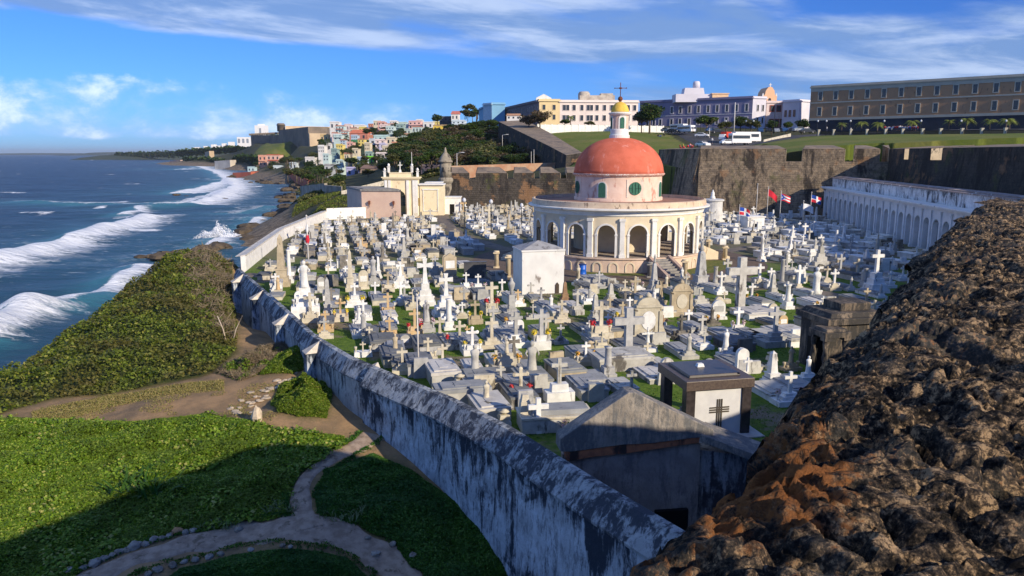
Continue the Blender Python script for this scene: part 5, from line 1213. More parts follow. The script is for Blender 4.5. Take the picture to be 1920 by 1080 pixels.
def tomb(kind,u,v,hp,col,fl='',label=None,cat='tomb',short=None,rz=None,w=None,wx=None,rev=False,ped=None,slb=None,style=None,lid=None,xy_=None,h=None,small=False,group='tombs of the cemetery'):
    sd=int(u*7+v*13) if xy_ is None else int(xy_[0]*97+xy_[1]*131)&0xffff; r=random.Random(sd)
    if xy_ is None: x,y,_=P(u,v,0); dep=y*CP+12*SP; H=hp/F*dep/math.cos(math.atan2(12,y)*.6)*1.0
    else: x,y=xy_; H=h; 
    rz=R(14+r.gauss(0,2)) if rz is None else R(rz)
    m=SC[col]; lid=SLABM[lid] if lid is not None else r.choice([SLABM[0],SLABM[0],SLABM[1],SLABM[2],SC['pale']])
    bm=m if r.random()<.6 else r.choice([SC['pale'],SC['white'],SC['cream']])
    names={'cross':'cross_tomb','statue':'statue_tomb','obelisk':'obelisk','headstone':'headstone','column':'column_monument','slab':'slab_tomb','urn':'urn_monument','wallt':'wall_tomb','step':'cross_monument','crucifix':'crucifix','cross0':'grave_cross'}
    o=thing(names[kind],label or '',cat,(x,y,0),rz,group)
    if small:  # a few pixels in the photograph: one mesh
        bpy.data.objects.remove(o); g=G(); g.box(0,0,0,.9,.6,.45)
        if kind in('cross','step','cross0'): g.box(0,0,.45,.5,.4,.3); cross_g(g,.7,H*.6,0)
        elif kind=='statue': g.box(0,0,.45,.5,.45,.5); statue_g(g,.9,H*.6,sd)
        elif kind=='obelisk': g.box(0,0,.45,.5,.5,.4); g.box(0,0,.85,.36,.36,H*.6,top=.5)
        else: g.box(0,0,.45,.7,.22,H*.5)
        yc=1.2 if not rev else -1.2; hs=r.choice([.35,.5,.65]); g.box(0,yc,0,1.25,2.2,hs); g.box(0,yc,hs,1.35,2.3,.1)
        o=g.obj(names[kind],m,loc=(x,y,0),rz=rz); tag(o,label or '',cat,group); TOMBS.append((o,x,y,kind,col,fl,short,label)); return o
    slb=slb if slb is not None else (kind in('cross','statue','headstone','urn') and r.random()<.8)
    W=w or r.uniform(.95,1.25)
    if kind in('cross','statue','urn','headstone','crucifix'):
        pz=ped if ped is not None else {'cross':.36,'statue':.32,'urn':.5,'headstone':.15,'crucifix':.15}[kind]
        PH=H*pz; g=G(); st=r.choice([2,3,3]) if PH>.35 else 1; z=0
        bw=W
        for i in range(st):
            hh=PH*([.45,.3,.25][i] if st==3 else [.6,.4][i] if st==2 else 1); ww=bw*[1,.62,.42][i]; g.box(0,0,z,ww,max(.34,ww*.55),hh,top=.94 if i==st-1 else 1); z+=hh
        g.obj('pedestal',bm if kind!='headstone' else m,o)
        g=G()
        if kind=='cross': cross_g(g,z-.01,H-z,r.choice([0,0,0,0,2,1]) if style is None else style); g.obj('cross',m,o)
        elif kind=='statue': statue_g(g,z-.01,H-z,sd,arms=style or 0); g.obj('statue',m,o)
        elif kind=='crucifix': cross_g(g,z,H-z,0,t=(H-z)*.07); statue_g(g,z+(H-z)*.25,(H-z)*.62,sd,2); g.obj('crucifix',m,o)
        elif kind=='urn':
            s=H-z; g.box(0,0,z,.5,.5,s*.45,top=.85); g.lathe([(.1,0),(.12,.1*s),(.26,.28*s),(.28,.36*s),(.12,.45*s),(.13,.5*s),(.03,.55*s)],z=z+s*.45,n=12); g.obj('urn',m,o)
        else:
            ww=(w or .8)*.85; s=H-z
            if style==1: g.face([(-ww/2,z),(ww/2,z),(ww/2,z+s*.8),(0,z+s),(-ww/2,z+s*.8)],-.12,.12)
            else: g.face([(-ww/2,z),(ww/2,z)]+[(ww/2*math.cos(PI*i/10),z+s-ww/2+ww/2*math.sin(PI*i/10)) for i in range(11)],-.12,.12)
            g.obj('headstone',m,o); g=G(); g.box(0,-.13,z+s*.3,ww*.7,.03,s*.35); g.obj('plaque',SC['white'] if col!='white' else SC['grey'],o)
        if slb:
            l=r.uniform(1.8,2.3); slab(o,W*.95,l,r.choice([.35,.5,.6,.75]) if PH>.3 else .3,bm,lid,rev,y0=max(.34,W*.55)/2+.003)
        if kind in('cross','statue') and (fl or r.random()<.55):
            zz=PH*(.45 if st==3 else .6 if st==2 else 1)
            for s in (-1,1): vase(o,s*W*.40,-.02,zz,m,fl if fl and (len(fl)==1 or True) else None,min(1.3,max(.8,H*.45)),sd+s+5)
    elif kind=='cross0':
        g=G(); g.box(0,0,0,W*.5,.35,.12); g.obj('plinth',m,o); g=G(); cross_g(g,.12,H-.12,style or 0); g.obj('cross',m,o)
    elif kind=='step':
        W=w or 1.3; g=G(); z=0
        for k,(ww,hh) in enumerate(((1.25,.09),(1.0,.12),(.72,.12),(.5,.14))): g.box(0,0,z,W*ww,W*ww*.75,H*hh,top=.95); z+=H*hh
        g.obj('pedestal',m,o); g=G(); cross_g(g,z-.01,H-z,style if style is not None else 2); g.obj('cross',m,o)
        for s in (-1,1): vase(o,s*W*.44,-W*.2,H*.09,m,fl or None,1.1,sd+s)
    elif kind=='obelisk':
        W=w or .9; g=G(); g.box(0,0,0,W,W,H*.1); g.box(0,0,H*.1,W*.8,W*.8,H*.08); g.box(0,0,H*.18,W*.62,W*.62,H*.14); g.box(0,0,H*.32,W*.7,W*.7,H*.03); g.obj('pedestal',m,o)
        g=G(); g.box(0,0,H*.35,W*.46,W*.46,H*.57,top=.6); g.box(0,0,H*.92,W*.276,W*.276,H*.08,top=.05)
        g.obj('shaft',m,o)
        if style==2: g=G(); statue_g(g,H*.98,H*.3,sd); g.obj('statue',m,o)
    elif kind=='column':
        g=G(); g.box(0,0,0,.8,.8,.25); g.box(0,0,.25,.6,.6,.35); g.obj('pedestal',m,o)
        g=G(); g.lathe([(.26,.6),(.2,.75),(.17,H-.1),(.24,H)],n=14); g.obj('column',m,o)
        if style==1: g=G(); cross_g(g,H,.7,0); g.obj('cross',m,o)
    elif kind=='wallt':
        W=w or 2.0; g=G(); g.box(0,0,0,W*1.15,.7,.3); g.obj('tomb_base',m,o); g=G(); g.box(0,.05,.3,W,.35,H-.3); g.box(0,.05,H,W*1.06,.42,.08); g.obj('panel',m,o); slab(o,W,1.7,.35,SC['pale'],SLABM[0],rev=True,y0=.36)
    elif kind=='slab':
        W=w or r.uniform(1.2,1.7); slab(o,W,wx or r.uniform(2.2,2.7),H,bm,lid,rev)
        if r.random()<.5: g=G(); g.box(0,.0,0,W*.6,.25,H+.35,top=.9); g.obj('headblock',m,o)
    TOMBS.append((o,x,y,kind,col,fl,short,label)); return o
T=tomb
# --- the ones that can be told apart in the photograph (u, v of the foot, height in photo pixels)
T('obelisk',529,536,97,'tan',label='tall tapering obelisk, dark on its shaded side, near the left white wall',short="the tall dark-sided obelisk",w=1.5)
T('column',543,530,62,'white',label='white column monument just right of the tall dark-sided obelisk',style=0,slb=1)
T('statue',574,600,112,'white',label='big white angel monument on a broad block beside the retaining wall',short="the big white angel",w=2.0,ped=.55,style=1)
T('cross',518,548,36,'white',label='white cross close to the retaining wall, under the tall obelisk')
T('headstone',562,585,40,'white',label='white round-topped headstone at the foot of the white angel monument')
T('cross',583,604,56,'cream',label='cream cross tomb just right of the white round-topped headstone',w=1.2)
T('cross',611,622,40,'orange',label='leftmost bright ochre cross, close inside the retaining wall',short='the leftmost ochre cross'); T('cross',609,634,38,'grey',slb=0)
T('cross',639,602,42,'orange',label='small ochre cross hung with yellow flowers right of the leftmost ochre cross',fl='y',style=1)
T('statue',674,612,40,'white'); T('cross',682,600,38,'white'); T('statue',682,632,50,'grey',label='grey robed statue on a wide grey tomb, left part of the cemetery',short="the wide grey statue tomb",w=1.5)
T('cross',704,563,34,'white',label='pure white cross with splayed foot and two white vases, left of centre',short="the splayed white cross",style=1)
T('cross',728,592,44,'orange',label='ochre cross on a square block between white crosses, left of centre'); T('cross',752,572,44,'white'); T('cross',755,526,42,'cream'); T('obelisk',710,522,42,'white',w=.7)
T('cross',728,547,38,'tan'); T('headstone',682,542,36,'cream',fl='r',label='upright cream headstone slab with red flowers on either side',short="the red-flowered cream headstone",w=1.0)
T('cross',731,634,40,'orange',label='ochre cross with narrow pedestal standing left of the flagpole',short="the ochre cross"); T('cross',778,630,52,'orange',fl='r',label='ochre cross flanked by round red flowers, just left of the flagpole',short="the red-flowered ochre cross")
T('cross',775,580,38,'cream'); T('cross',681,668,28,'cream',slb=0,label='small cream cross peering over the retaining wall'); T('cross',755,700,50,'cream',label='cream cross right behind the retaining wall left of the flagpole')
T('step',798,572,88,'white',label='tall white stepped cross monument left of the paved square',short="the tall white stepped cross"); T('step',837,590,78,'white',label='white ornate cross on a broad white stepped block in mid-cemetery',short="the broad white stepped cross",w=1.7)
T('cross',874,541,31,'white',slb=0); T('headstone',844,522,48,'tan',label='tall tan classical headstone beside the paved square',w=1.5,style=1,short='the tan classical headstone')
T('wallt',891,528,36,'dark',label='wide dark marble wall tomb on the paved square',short='the dark marble wall tomb',w=2.1)
T('cross',953,524,8,'cream',slb=0) if False else None
T('cross',922,590,62,'cream',fl='r',label='cream cross with red flowers on both sides in mid-cemetery',short="the red-flowered cream cross"); T('urn',959,592,72,'grey',label='tall grey tapering pedestal crowned by an urn, left of the white cube mausoleum',short='the tall grey urn pedestal',ped=.2,w=1.2)
T('cross',971,574,32,'orange'); T('cross',891,607,44,'tan',fl='y',label='tan cross between two yellow bunches of flowers',short="the yellow-flowered tan cross"); T('cross',867,596,30,'white',slb=0)
T('cross',825,640,46,'cream'); T('cross',862,652,50,'cream',fl='r',label='cream cross over a long high tomb with pink and red flowers',w=1.9); T('cross',922,654,60,'cream',label='cream cross between two square vases right of the long high tomb',w=1.5)
T('cross',967,650,66,'grey',label='grey granite cross on a heavy grey block',short='the grey granite cross',w=1.7,style=0); T('statue',1005,549,40,'grey',label='slim grey statue before the front wall of the white cube mausoleum',short="the slim grey statue",slb=0)
T('obelisk',1059,563,36,'brown',w=.8,label='small dark rusty obelisk at the right corner of the white cube mausoleum'); T('cross',1053,604,42,'cream'); T('cross',1023,644,52,'pale'); T('statue',1033,592,40,'white'); T('cross',1051,644,36,'grey')
T('cross',803,674,42,'cream'); T('cross',830,692,48,'cream',label='plain cream cross on a block beside an urn, behind the retaining wall'); T('statue',891,718,74,'pale',label='tall pale robed statue of a woman near the retaining wall, left of centre',short="the pale robed woman",style=0,ped=.24)
T('statue',997,716,78,'pale',label='large pale robed statue with its back turned, in the middle of the tombs',short='the large robed statue',ped=.2,slb=1,style=1); T('statue',950,700,66,'cream',fl='o',label='small cream figure on a wide double block with two vases of orange flowers',w=1.7,ped=.6)
T('cross',1048,752,82,'pale',label='pale cross on a square block with two square vases, nearest full cross at centre',short="the near two-vase cross",w=1.4,ped=.42,style=0,lid=0)
T('cross',1123,539,30,'grey',label='grey cross over a broad grey bench-like tomb below the blue barrel',short='the grey bench tomb',w=2.6,ped=.3); T('cross',1082,590,48,'pale',style=0); T('cross',1126,640,76,'cream',fl='r',label='cream cross with crimson flowers on both arms, right of centre',short="the crimson-flowered cross",w=1.5,ped=.4)
T('cross',1143,588,32,'tan'); T('cross0',1177,672,96,'grey',label='large plain grey cross standing higher than its neighbours, right of centre',short='the large plain grey cross',style=0,w=1.6); T('slab',1177,697,26,'pale',w=3.2)
T('cross',1190,565,46,'tan'); T('statue',1226,577,34,'white'); T('step',1226,543,72,'tan',label='mourning statue group on a tall pillar in front of the chapel stairs',short='the tall pillar before the stairs') if False else T('obelisk',1226,543,52,'grey',label='stone pillar carrying a figure, directly in front of the chapel stairs',short="the stairs' figure pillar",style=2,w=1.0)
T('statue',1249,547,32,'cream',slb=0); T('statue',1278,533,32,'white',slb=0,label='white statue in front of the grey pyramid-capped stair wall of the chapel'); T('obelisk',1313,540,72,'grey',label='grey-green monument with stepped base and a statue on its top, right of the stairs',short="the statue-topped stepped monument",style=2,w=1.7)
T('cross',1238,582,56,'tan',label='tall tan cross between the two ornate headstones',style=2); T('cross0',1240,630,40,'brown',label='small rusty brown cross right of the marble-panelled headstone'); T('crucifix',1214,659,46,'white',label='small white crucifix with outstretched arms on the grass',short='the small white crucifix')
T('cross',1290,620,40,'white'); T('cross',1315,636,46,'pale'); T('cross',1351,552,42,'white'); T('headstone',1346,598,36,'white',label='bright white round-arched headstone on a white base, right of centre',short="the white arched headstone",w=1.2)
T('statue',1291,672,48,'pale',label='pale veiled statue right behind the black canopy tomb',short='the pale veiled statue',slb=1,w=1.1); T('cross',1098,684,44,'white',fl='o',label='white cross with orange and purple flowers, left of the large grey cross'); T('cross0',1387,580,98,'pale',label='tallest plain pale cross of all, standing right of the chapel front',short='the tallest pale cross',style=0,w=2.2)
T('cross',1423,538,44,'white'); T('column',1428,490,44,'white',style=1,label='white cross on a square pillar at the far edge of the sunlit tombs'); T('cross',1444,540,38,'white'); T('column',1465,540,54,'grey',style=0,label='bare grey column among the white crosses right of the tallest cross')
T('cross',1496,550,52,'white',style=1); T('cross',1475,567,40,'white'); T('statue',1529,560,60,'white',label='slim white shrouded statue at the edge of the shade on the right',short="the shrouded white statue",slb=1,ped=.15)
T('statue',1518,502,28,'white',slb=0); T('cross',1563,545,40,'white'); T('step',1640,548,80,'white',label='tall white cross with a draped figure, against the shade by the dark parapet',short="the parapet-side white cross",style=0,w=1.6)
T('cross0',1607,519,34,'cream'); T('urn',1537,502,56,'pale',w=1.9,label='pale domed monument in the shade before the white arcade',short='the pale domed monument')
T('cross',1452,648,74,'grey',label='shaded grey crucifix tomb standing in the dark right of the bright slabs',short='the shaded grey crucifix tomb',w=2.0,ped=.35,style=0); T('statue',1360,668,52,'white',fl='',label='white statue of a standing woman behind the black canopy tomb',slb=0); T('statue',1387,686,36,'white',slb=0)
T('statue',1482,694,46,'tan',label='seated stone figure with a child left of the dark brown mausoleum',slb=0,w=1.1,style=1); T('statue',1514,714,48,'white',label='white robed statue at the foot of the dark brown mausoleum',slb=0)
T('urn',1446,692,34,'cream',fl='y',label='cream urn filled with yellow flowers right of the black canopy tomb',slb=0,w=.6); T('statue',912,772,60,'cream',label='slim cream robed statue rising just behind the retaining wall',short="the slim cream statue",slb=0)
T('cross',976,749,60,'cream',fl='r',label='cream cross with red flowers just behind the retaining wall',ped=.3); T('cross0',1009,811,66,'white',label='slender white cross post in front of the large sarcophagus',w=.5,style=0)
T('cross',1479,757,62,'white',label='pure white cross on a pure white tomb beside the dark parapet',short="the parapet-side white tomb",w=1.6,ped=.35,style=0,lid=2,fl='w')
T('slab',1120,735,12,'grey',w=1.9,wx=2.8,lid=0,label='low wide grey slab tomb with a pale rim on the open grass',short='the low wide slab tomb'); T('slab',1205,660,8,'grey',w=2.0); T('slab',1440,600,12,'white',w=3.0,wx=2.6,lid=2,label='broad white double slab right of the tallest pale cross'); T('slab',1500,640,14,'white',w=2.4,lid=2); T('slab',1410,640,8,'grey',w=2.2,lid=0)
T('slab',1375,640,10,'grey',w=1.6,lid=0); T('slab',1250,720,10,'pale',w=1.8); T('slab',1410,700,12,'pale',w=1.6); T('slab',1515,745,14,'pale',w=1.6,lid=0)
T('slab',872,764,34,'pale',w=2.6,wx=1.3,label='pale block tomb catching the shadow of a cross, close behind the retaining wall',short='the cross-shadowed block tomb'); T('slab',838,728,30,'pale',w=1.5); T('slab',790,708,26,'grey',w=1.4,lid=1); T('slab',908,742,28,'cream',w=1.9,lid=0); T('slab',930,792,26,'pale',w=1.5,lid=2); T('slab',742,690,22,'pale',w=1.3,lid=1); T('slab',806,668,22,'grey',w=1.5,lid=1); T('slab',985,768,24,'grey',w=1.3,lid=1); T('slab',720,660,20,'grey',w=1.5,lid=1,label='dark ribbed slab tomb right behind the retaining wall'); T('slab',1010,735,22,'pale',w=1.6,lid=0)
T('urn',862,734,34,'cream',slb=0,w=.6); T('urn',945,800,34,'cream',slb=0,w=.6); T('urn',813,704,30,'cream',slb=0,w=.6); T('urn',1105,668,30,'tan',slb=0,w=.5); T('headstone',1250,700,30,'pale',w=.9); T('cross',1180,590,34,'white'); T('cross',930,700,44,'cream',w=1.3)
# ornate headstones
def ornate(u,v,hp,label,mt,panel,short):
    x,y,_=P(u,v,0); H=hp/F*(y*CP+12*SP)*1.03; o=thing('ornate_headstone',label,'tomb',(x,y,0),R(8),'tombs of the cemetery'); w=H*.48
    g=G(); g.box(0,0,0,w*1.5,w*.5,H*.12); g.obj('base',mt,o)
    g=G(); g.box(0,0,H*.12,w,w*.3,H*.58)
    for s in (-1,1): g.box(s*w*.55,-.03,H*.12,w*.16,w*.36,H*.5); g.lathe([(.02,0),(w*.14,H*.03),(w*.16,H*.07),(w*.05,H*.12)],s*w*.55,-.03,H*.62,n=10); g.face([(s*w*.6,H*.12),(s*w*.85,H*.12),(s*w*.6,H*.38)][::s],-.1,.1)
    g.box(0,0,H*.70,w*1.15,w*.42,H*.05)
    g.face([(-w*.5,H*.75),(w*.5,H*.75)]+[(w*.5*math.cos(PI*i/10),H*.75+w*.34*math.sin(PI*i/10)) for i in range(11)],-w*.14,w*.14)
    g.lathe([(w*.1,0),(w*.16,H*.03),(w*.12,H*.07),(w*.02,H*.11)],z=H*.75+w*.32,n=10); g.obj('headstone',mt,o)
    g=G(); g.face([(w*.32*math.cos(2*PI*i/24),H*.42+w*.42*math.sin(2*PI*i/24)) for i in range(24)],-w*.15-.04,-w*.15); g.obj('marble_panel',panel,o)
    TOMBS.append((o,x,y,'headstone','cream','',short,label))
ornate(1213,636,86,'tall cream ornate headstone with an oval white marble panel and arched crown',SC['cream'],SC['white'],'the marble-panelled headstone')
ornate(1276,592,66,'mottled weathered ornate headstone with scroll crown, behind the marble-panelled one',SC['tan'],SC['cream'],'the mottled ornate headstone')
# large sarcophagus near the wall
x,y,_=P(1040,800,0); o=thing('sarcophagus','large long pale sarcophagus with a stepped grey lid, nearest tomb inside the wall','tomb',(x,y,0),R(9),'tombs of the cemetery')
g=G(); g.box(0,0,0,3.2,1.5,.62); g.obj('tomb_base',SC['pale'],o,bevel=.02); g=G(); g.box(0,0,.62,3.3,1.6,.12); g.obj('lid_rim',SC['cream'],o,bevel=.02); g=G(); g.box(.2,0,.74,2.7,1.15,.22,top=.9); g.obj('slab',SLABM[0],o,bevel=.02)
g=G(); g.box(-1.35,0,.74,.5,.6,.55,top=.8); g.box(-1.35,0,1.29,.36,.4,.3,top=.7); g.obj('headblock',SC['cream'],o)
vase(o,.2,-1.1,0,SC['cream'],'w',1.0,4)
TOMBS.append((o,x,y,'slab','pale','','the large sarcophagus',o['label']))
# black canopy tomb
blk=mat('polished black granite',(.055,.045,.045),(.03,.025,.025),scale=6,bump=.03,rough=.3,spec=.6)
x,y,_=P(1395,812,0); o=thing('canopy_tomb','black granite canopy tomb on square pillars with a white panel bearing a dark cross','tomb',(x,y,0),R(12),'tombs of the cemetery')
W_,D_,H_=2.9,2.7,2.12
for xx,yy in ((0,0),(-W_+.3,0),(0,D_-.4),(-W_+.3,D_-.4)):
    g=G(); g.box(xx-.02,yy+.1,-.3,.42,.42,H_+.3); g.obj('pillar',blk,o,bevel=.015)
g=G(); g.box(-W_/2+.15,D_/2,H_,W_+.25,D_+.35,.42); g.obj('canopy',mat('brown granite fascia',(.12,.09,.07),(.07,.05,.045),scale=12,bump=.05,rough=.45,spec=.5),o,bevel=.02)
g=G(); g.box(-W_/2+.1,D_/2+.05,H_+.42,W_-.5,D_-.5,.12,top=.97); g.obj('roof_slab',blk,o,bevel=.02)
g=G(); g.box(-W_/2+.15,.12,-.3,W_-.75,.3,H_+.28); pn=g.obj('marble_panel',mat('clean marble panel',(.66,.66,.65),(.58,.58,.58),scale=1.5,bump=.05),o)
g=G(); cx_=-W_/2+.2
for dx_ in (-.1,0,.1): g.box(cx_+dx_,-.045,.3,.055,.03,1.35)
for dz_ in (-.1,0,.1): g.box(cx_,-.05,1.15+dz_,.9,.03,.055)
g.obj('inlaid_cross',mat('bronze inlay',(.10,.085,.06),(.07,.06,.05),bump=0),pn)
g=G(); g.box(-W_/2+.3,1.5,-.3,1.7,1.5,.9); g.box(-W_/2+.3,1.6,.6,1.2,1.1,.5,top=.8); g.obj('tomb_base',SC['cream'],o)
g=G(); g.box(-W_/2+.15,D_/2,-.45,W_+1.0,D_+1.2,.5); g.obj('step',SC['pale'],o)
g=G(); g.box(-W_/2,D_/2+.2,H_+.54,.34,.26,.14,top=.7); cross_g(g,H_+.66,.62,0); c2=g.obj('roof_cross',SC['white'],o)
TOMBS.append((o,x,y,'slab','dark','','the black canopy tomb',o['label']))
# pedimented tomb
pedm=mkwall('weathered cement',(.37,.33,.285),(.085,.085,.085),.475); pl2=mkwall('peeling pink-grey plaster',(.44,.38,.34),(.13,.115,.11),.44)
A=np.array(P(1050,822,1.6)[:2]); Bp=np.array(P(1337,806,1.6)[:2]); L=np.linalg.norm(Bp-A); rzp=math.atan2(Bp[1]-A[1],Bp[0]-A[0])
o=thing('pedimented_tomb','weathered family tomb with a grey cement gable, sunk behind the retaining wall','tomb',(A[0],A[1],0),rzp,'tombs of the cemetery')
g=G(); g.face([(0,1.1),(.4,1.06),(1.2,1.12),(2.4,1.22),(3.4,1.2),(L-.9,1.32),(L,1.34),(L,1.62),(L*.47,3.25),(L*.43,3.25),(0,1.6)],-.05,.75); g.obj('gable',pedm,o,bevel=.03)
brick=mat('exposed brick',(.52,.19,.09),(.34,.13,.07),scale=4,bump=.6,stain=(.06,.04,.035),samt=.3)
g=G(); g.face([(.30,.68),(1.3,.80),(2.6,.86),(L-.55,1.12),(L-.5,1.34),(2.3,1.26),(.3,1.1)],-.0,.6); g.obj('brick_band',brick,o)
g=G(); g.box(L/2,.42,-2.6,L-.8,.5,3.6); 
for xx in (.9,1.6,3.1,L-1.5): g.box(xx,.165,-2.6,.05,.03,3.4)
g.obj('front_wall',pl2,o)
g=G(); g.box(L-1.5,.1,-2.6,1.3,.25,1.0); g.obj('doorway',openm,o)
g=G(); g.box(L-.6,.85,-2.6,.3,.35,3.7); g.box(.5,.85,-2.6,.3,.35,3.6); g.box(L/2,1.0,-3,L-.6,.3,3.6); g.obj('side_wall',pl2,o)
pass
g=G(); M=Matrix.Translation((L-.3,.2,1.28))@Matrix.Rotation(R(-28),4,'Z')@Matrix.Rotation(R(15),4,'Y'); g.box(1.3,.4,-.12,2.8,1.5,.3,M=M); g.obj('side_roof',pedm,o,bevel=.03)
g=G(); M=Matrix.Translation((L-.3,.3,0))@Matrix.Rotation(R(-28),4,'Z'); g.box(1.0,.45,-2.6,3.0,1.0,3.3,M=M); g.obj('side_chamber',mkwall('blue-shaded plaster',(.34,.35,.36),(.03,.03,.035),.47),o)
TOMBS.append((o,A[0]+3,A[1],'slab','dark','','the pedimented tomb',o['label']))
g=G(); g.prism([tuple(p) for p in offs(WALLN,.3)[3:]]+[(16,9),(16,30),(3,29.5)],-3.2,-2.6); tag(g.obj('sunken_yard',mat('dark yard earth',(.05,.045,.04),(.03,.03,.028)) ),kind='structure')  # even dark earth over the whole yard floor
# brown mausoleum
x,y,_=P(1570,700,0); bmm=mkwall('sooty brown stone',(.24,.19,.14),(.03,.028,.026),.49)
o=thing('mausoleum','dark sooty brown mausoleum with twisted corner columns and a stepped flat roof','mausoleum',(x,y,0),R(12))
g=G(); g.box(.9,1.2,-.5,3.4,2.6,3.3); g.obj('wall',bmm,o); g=G(); g.box(.9,1.2,2.8,3.9,3.1,.35,topy=1); g.box(.9,1.2,3.15,3.4,2.7,.25,top=.9); g.box(1.2,1.3,3.4,1.9,1.6,.42); g.obj('stepped_roof',bmm,o,bevel=.03)
g=G(); g.box(-1.0,-.5,2.35,1.6,1.5,.3); g.box(-1.0,-.5,2.65,1.3,1.2,.15,top=.9); g.obj('porch_roof',bmm,o,bevel=.03)
for xx,yy in ((-1.6,-1.05),(-.45,-1.05),(-1.6,.0)):
    g=G(); vs=[];fs=[];n=10;m=40
    for i in range(m+1):
        z=-.5+2.8*i/m
        for k in range(n): a=2*PI*k/n; q=.13*(1+.28*math.cos(2*a+i*.55)); vs.append((xx+q*math.cos(a),yy+q*math.sin(a),z))
    fs=[(i*n+k,i*n+(k+1)%n,(i+1)*n+(k+1)%n,(i+1)*n+k) for i in range(m) for k in range(n)]
    g.add(vs,fs,True); g.box(xx,yy,2.2,.42,.42,.16); g.box(xx,yy,-.5,.42,.42,.3); g.obj('twisted_column',bmm,o)
g=G(); g.box(-1.0,.3,-.5,1.2,.6,2.6); g.obj('door_recess',openm,o)
TOMBS.append((o,x,y,'slab','dark','','the dark brown mausoleum',o['label']))
MANUAL=len(TOMBS)
# --- fill the rest of the rows
LAND=[('the white cube mausoleum',1.5,66,4.2),('the blue barrel',7,72,1),('the chapel stairs',15.5,68.5,3),('the pink hall',-28,137,4),('the yellow gate',-17,143,4),("the white boundary wall",-27,95,3),('the white arcade',50,105,8)]
keep=[(a[1],a[2],1.12) for a in TOMBS]+[(CHX,CHY,17.5),(1.0,66.3,4.3),(9.3,33.0,3.0),(4.6,26.3,3.2),(18.9,42.0,3.6),(7,31,2.5)]
r=random.Random(21)
pathsW=[[(2,74),(-6,71)],[(22,72),(28,62),(33,52)],[(0,92),(-8,112),(-13,140),(-14,158)],[(26,92),(34,98),(44,104)]]
cem_in=offs(WALLF,1.25)[:4]+[tuple(p) for p in offs(WALLN,1.25)][:4]+[(6,28),(14,33),(22,40),(40,58),(50,86),(56,139),(36,148),(33,174),(19,169),(-12,163),(-15,141),(-26,136),offs(NORTH,1.2)[2] if False else (NORTH[2][0]+1.5,NORTH[2][1]),(NORTH[1][0]+1.5,NORTH[1][1]),(NORTH[0][0]+1.5,NORTH[0][1])]
n=0
ax=R(14); ux,uy=math.cos(ax),math.sin(ax); vx,vy=-uy,ux
cells=[(i,j) for i in range(-60,60) for j in range(-20,60)]
cnt={}
for (i,j) in sorted(cells,key=lambda c:c[1]*3.15*vy+c[0]*2.15*uy):
    a,b=i*2.05+r.gauss(0,.24),j*3.3+(.8 if i%2 else 0)+r.gauss(0,.38)
    x,y=a*ux+b*vx,a*uy+b*vy
    if y<20 or not inpoly(np.array([x]),np.array([y]),cem_in)[0]: continue
    d=math.hypot(x,y)
    u,v=pix(x,y,.5)
    if u<380 or u>1800: continue
    e=np.array(EDGE)
    if v>np.interp(u,[1200,1430,1530,1650,1740,1830,1920],[1080,850,720,570,460,375,370])+25 and u>1230: continue
    if any((x-k[0])**2+(y-k[1])**2<k[2]**2 for k in keep): continue
    if any((x-1*vx-k[0])**2+(y-1*vy-k[1])**2<(k[2]*.55)**2 for k in keep[:MANUAL]): continue
    if min(float(dline(np.array([x]),np.array([y]),pl)[()] if False else dline(np.array([x]),np.array([y]),pl)[0]) for pl in pathsW)<1.7: continue
    if y<40 and r.random()<.08: continue
    if r.random()<(.13 if d<70 else .12): continue
    zone_r=x>22 and y>60
    kind=r.choices(['cross','statue','obelisk','headstone','slab','urn','step','column','cross0'],[34,8,4,8,22 if d<60 else 36,4,4,3,5])[0]
    col=r.choices(['white','cream','orange','grey','pale','tan','sooty'],[24,19,3 if d<75 else 1,18,20,10,10] if not zone_r else [46,8,1,20,18,3,6])[0]
    h={'cross':r.uniform(.95,1.75),'statue':r.uniform(1.2,1.95),'obelisk':r.uniform(1.3,2.5),'headstone':r.uniform(.8,1.4),'slab':r.uniform(.35,.75),'urn':r.uniform(1.0,1.6),'step':r.uniform(1.4,2.5),'column':r.uniform(1.3,2.2),'cross0':r.uniform(.8,1.4)}[kind]
    if r.random()<.12: h*=1.5
    if d>88 and r.random()<.25: h*=1.4
    if cnt.get(kind,0)>280: kind='slab' if kind=='cross' else 'cross'
    cnt[kind]=cnt.get(kind,0)+1
    fl=r.choice('rywo') if r.random()<.13 and d<75 else ''
    tomb(kind,0,0,0,col,fl,xy_=(x,y),h=h,small=d>88,rev=r.random()<.2); n+=1
print('fill tombs',n,cnt)
# small unattached things between the tombs
# --- labels for all that have none: by look, and by what they stand beside
marks=[(a[6],a[1],a[2]) for a in TOMBS if a[6]]+[(l[0],l[1],l[2]) for l in LAND]
KN={'cross':'cross tomb','statue':'statue tomb','obelisk':'obelisk','headstone':'headstone','slab':'flat tomb','urn':'urn-topped tomb','wallt':'wall tomb','step':'stepped cross monument','column':'column monument','crucifix':'crucifix','cross0':'single cross'}
FN={'r':' with red flowers','y':' with yellow flowers','w':' with white flowers','o':' with orange flowers','':''}
def rel(x,y,m):
    dx,dy=x-m[1],y-m[2]
    if abs(dx)>2.2*abs(dy): r_='right of ' if dx>0 else 'left of '
    elif abs(dy)>2.2*abs(dx): r_='behind ' if dy>0 else 'before '
    else: r_=('behind and ' if dy>0 else 'before and ')+('right of ' if dx>0 else 'left of ')
    return r_+m[0]
ORD=['nearest','second','third','fourth','fifth','sixth','seventh','eighth','ninth','tenth','eleventh','twelfth','thirteenth','fourteenth','fifteenth','sixteenth','seventeenth','eighteenth','nineteenth','twentieth']
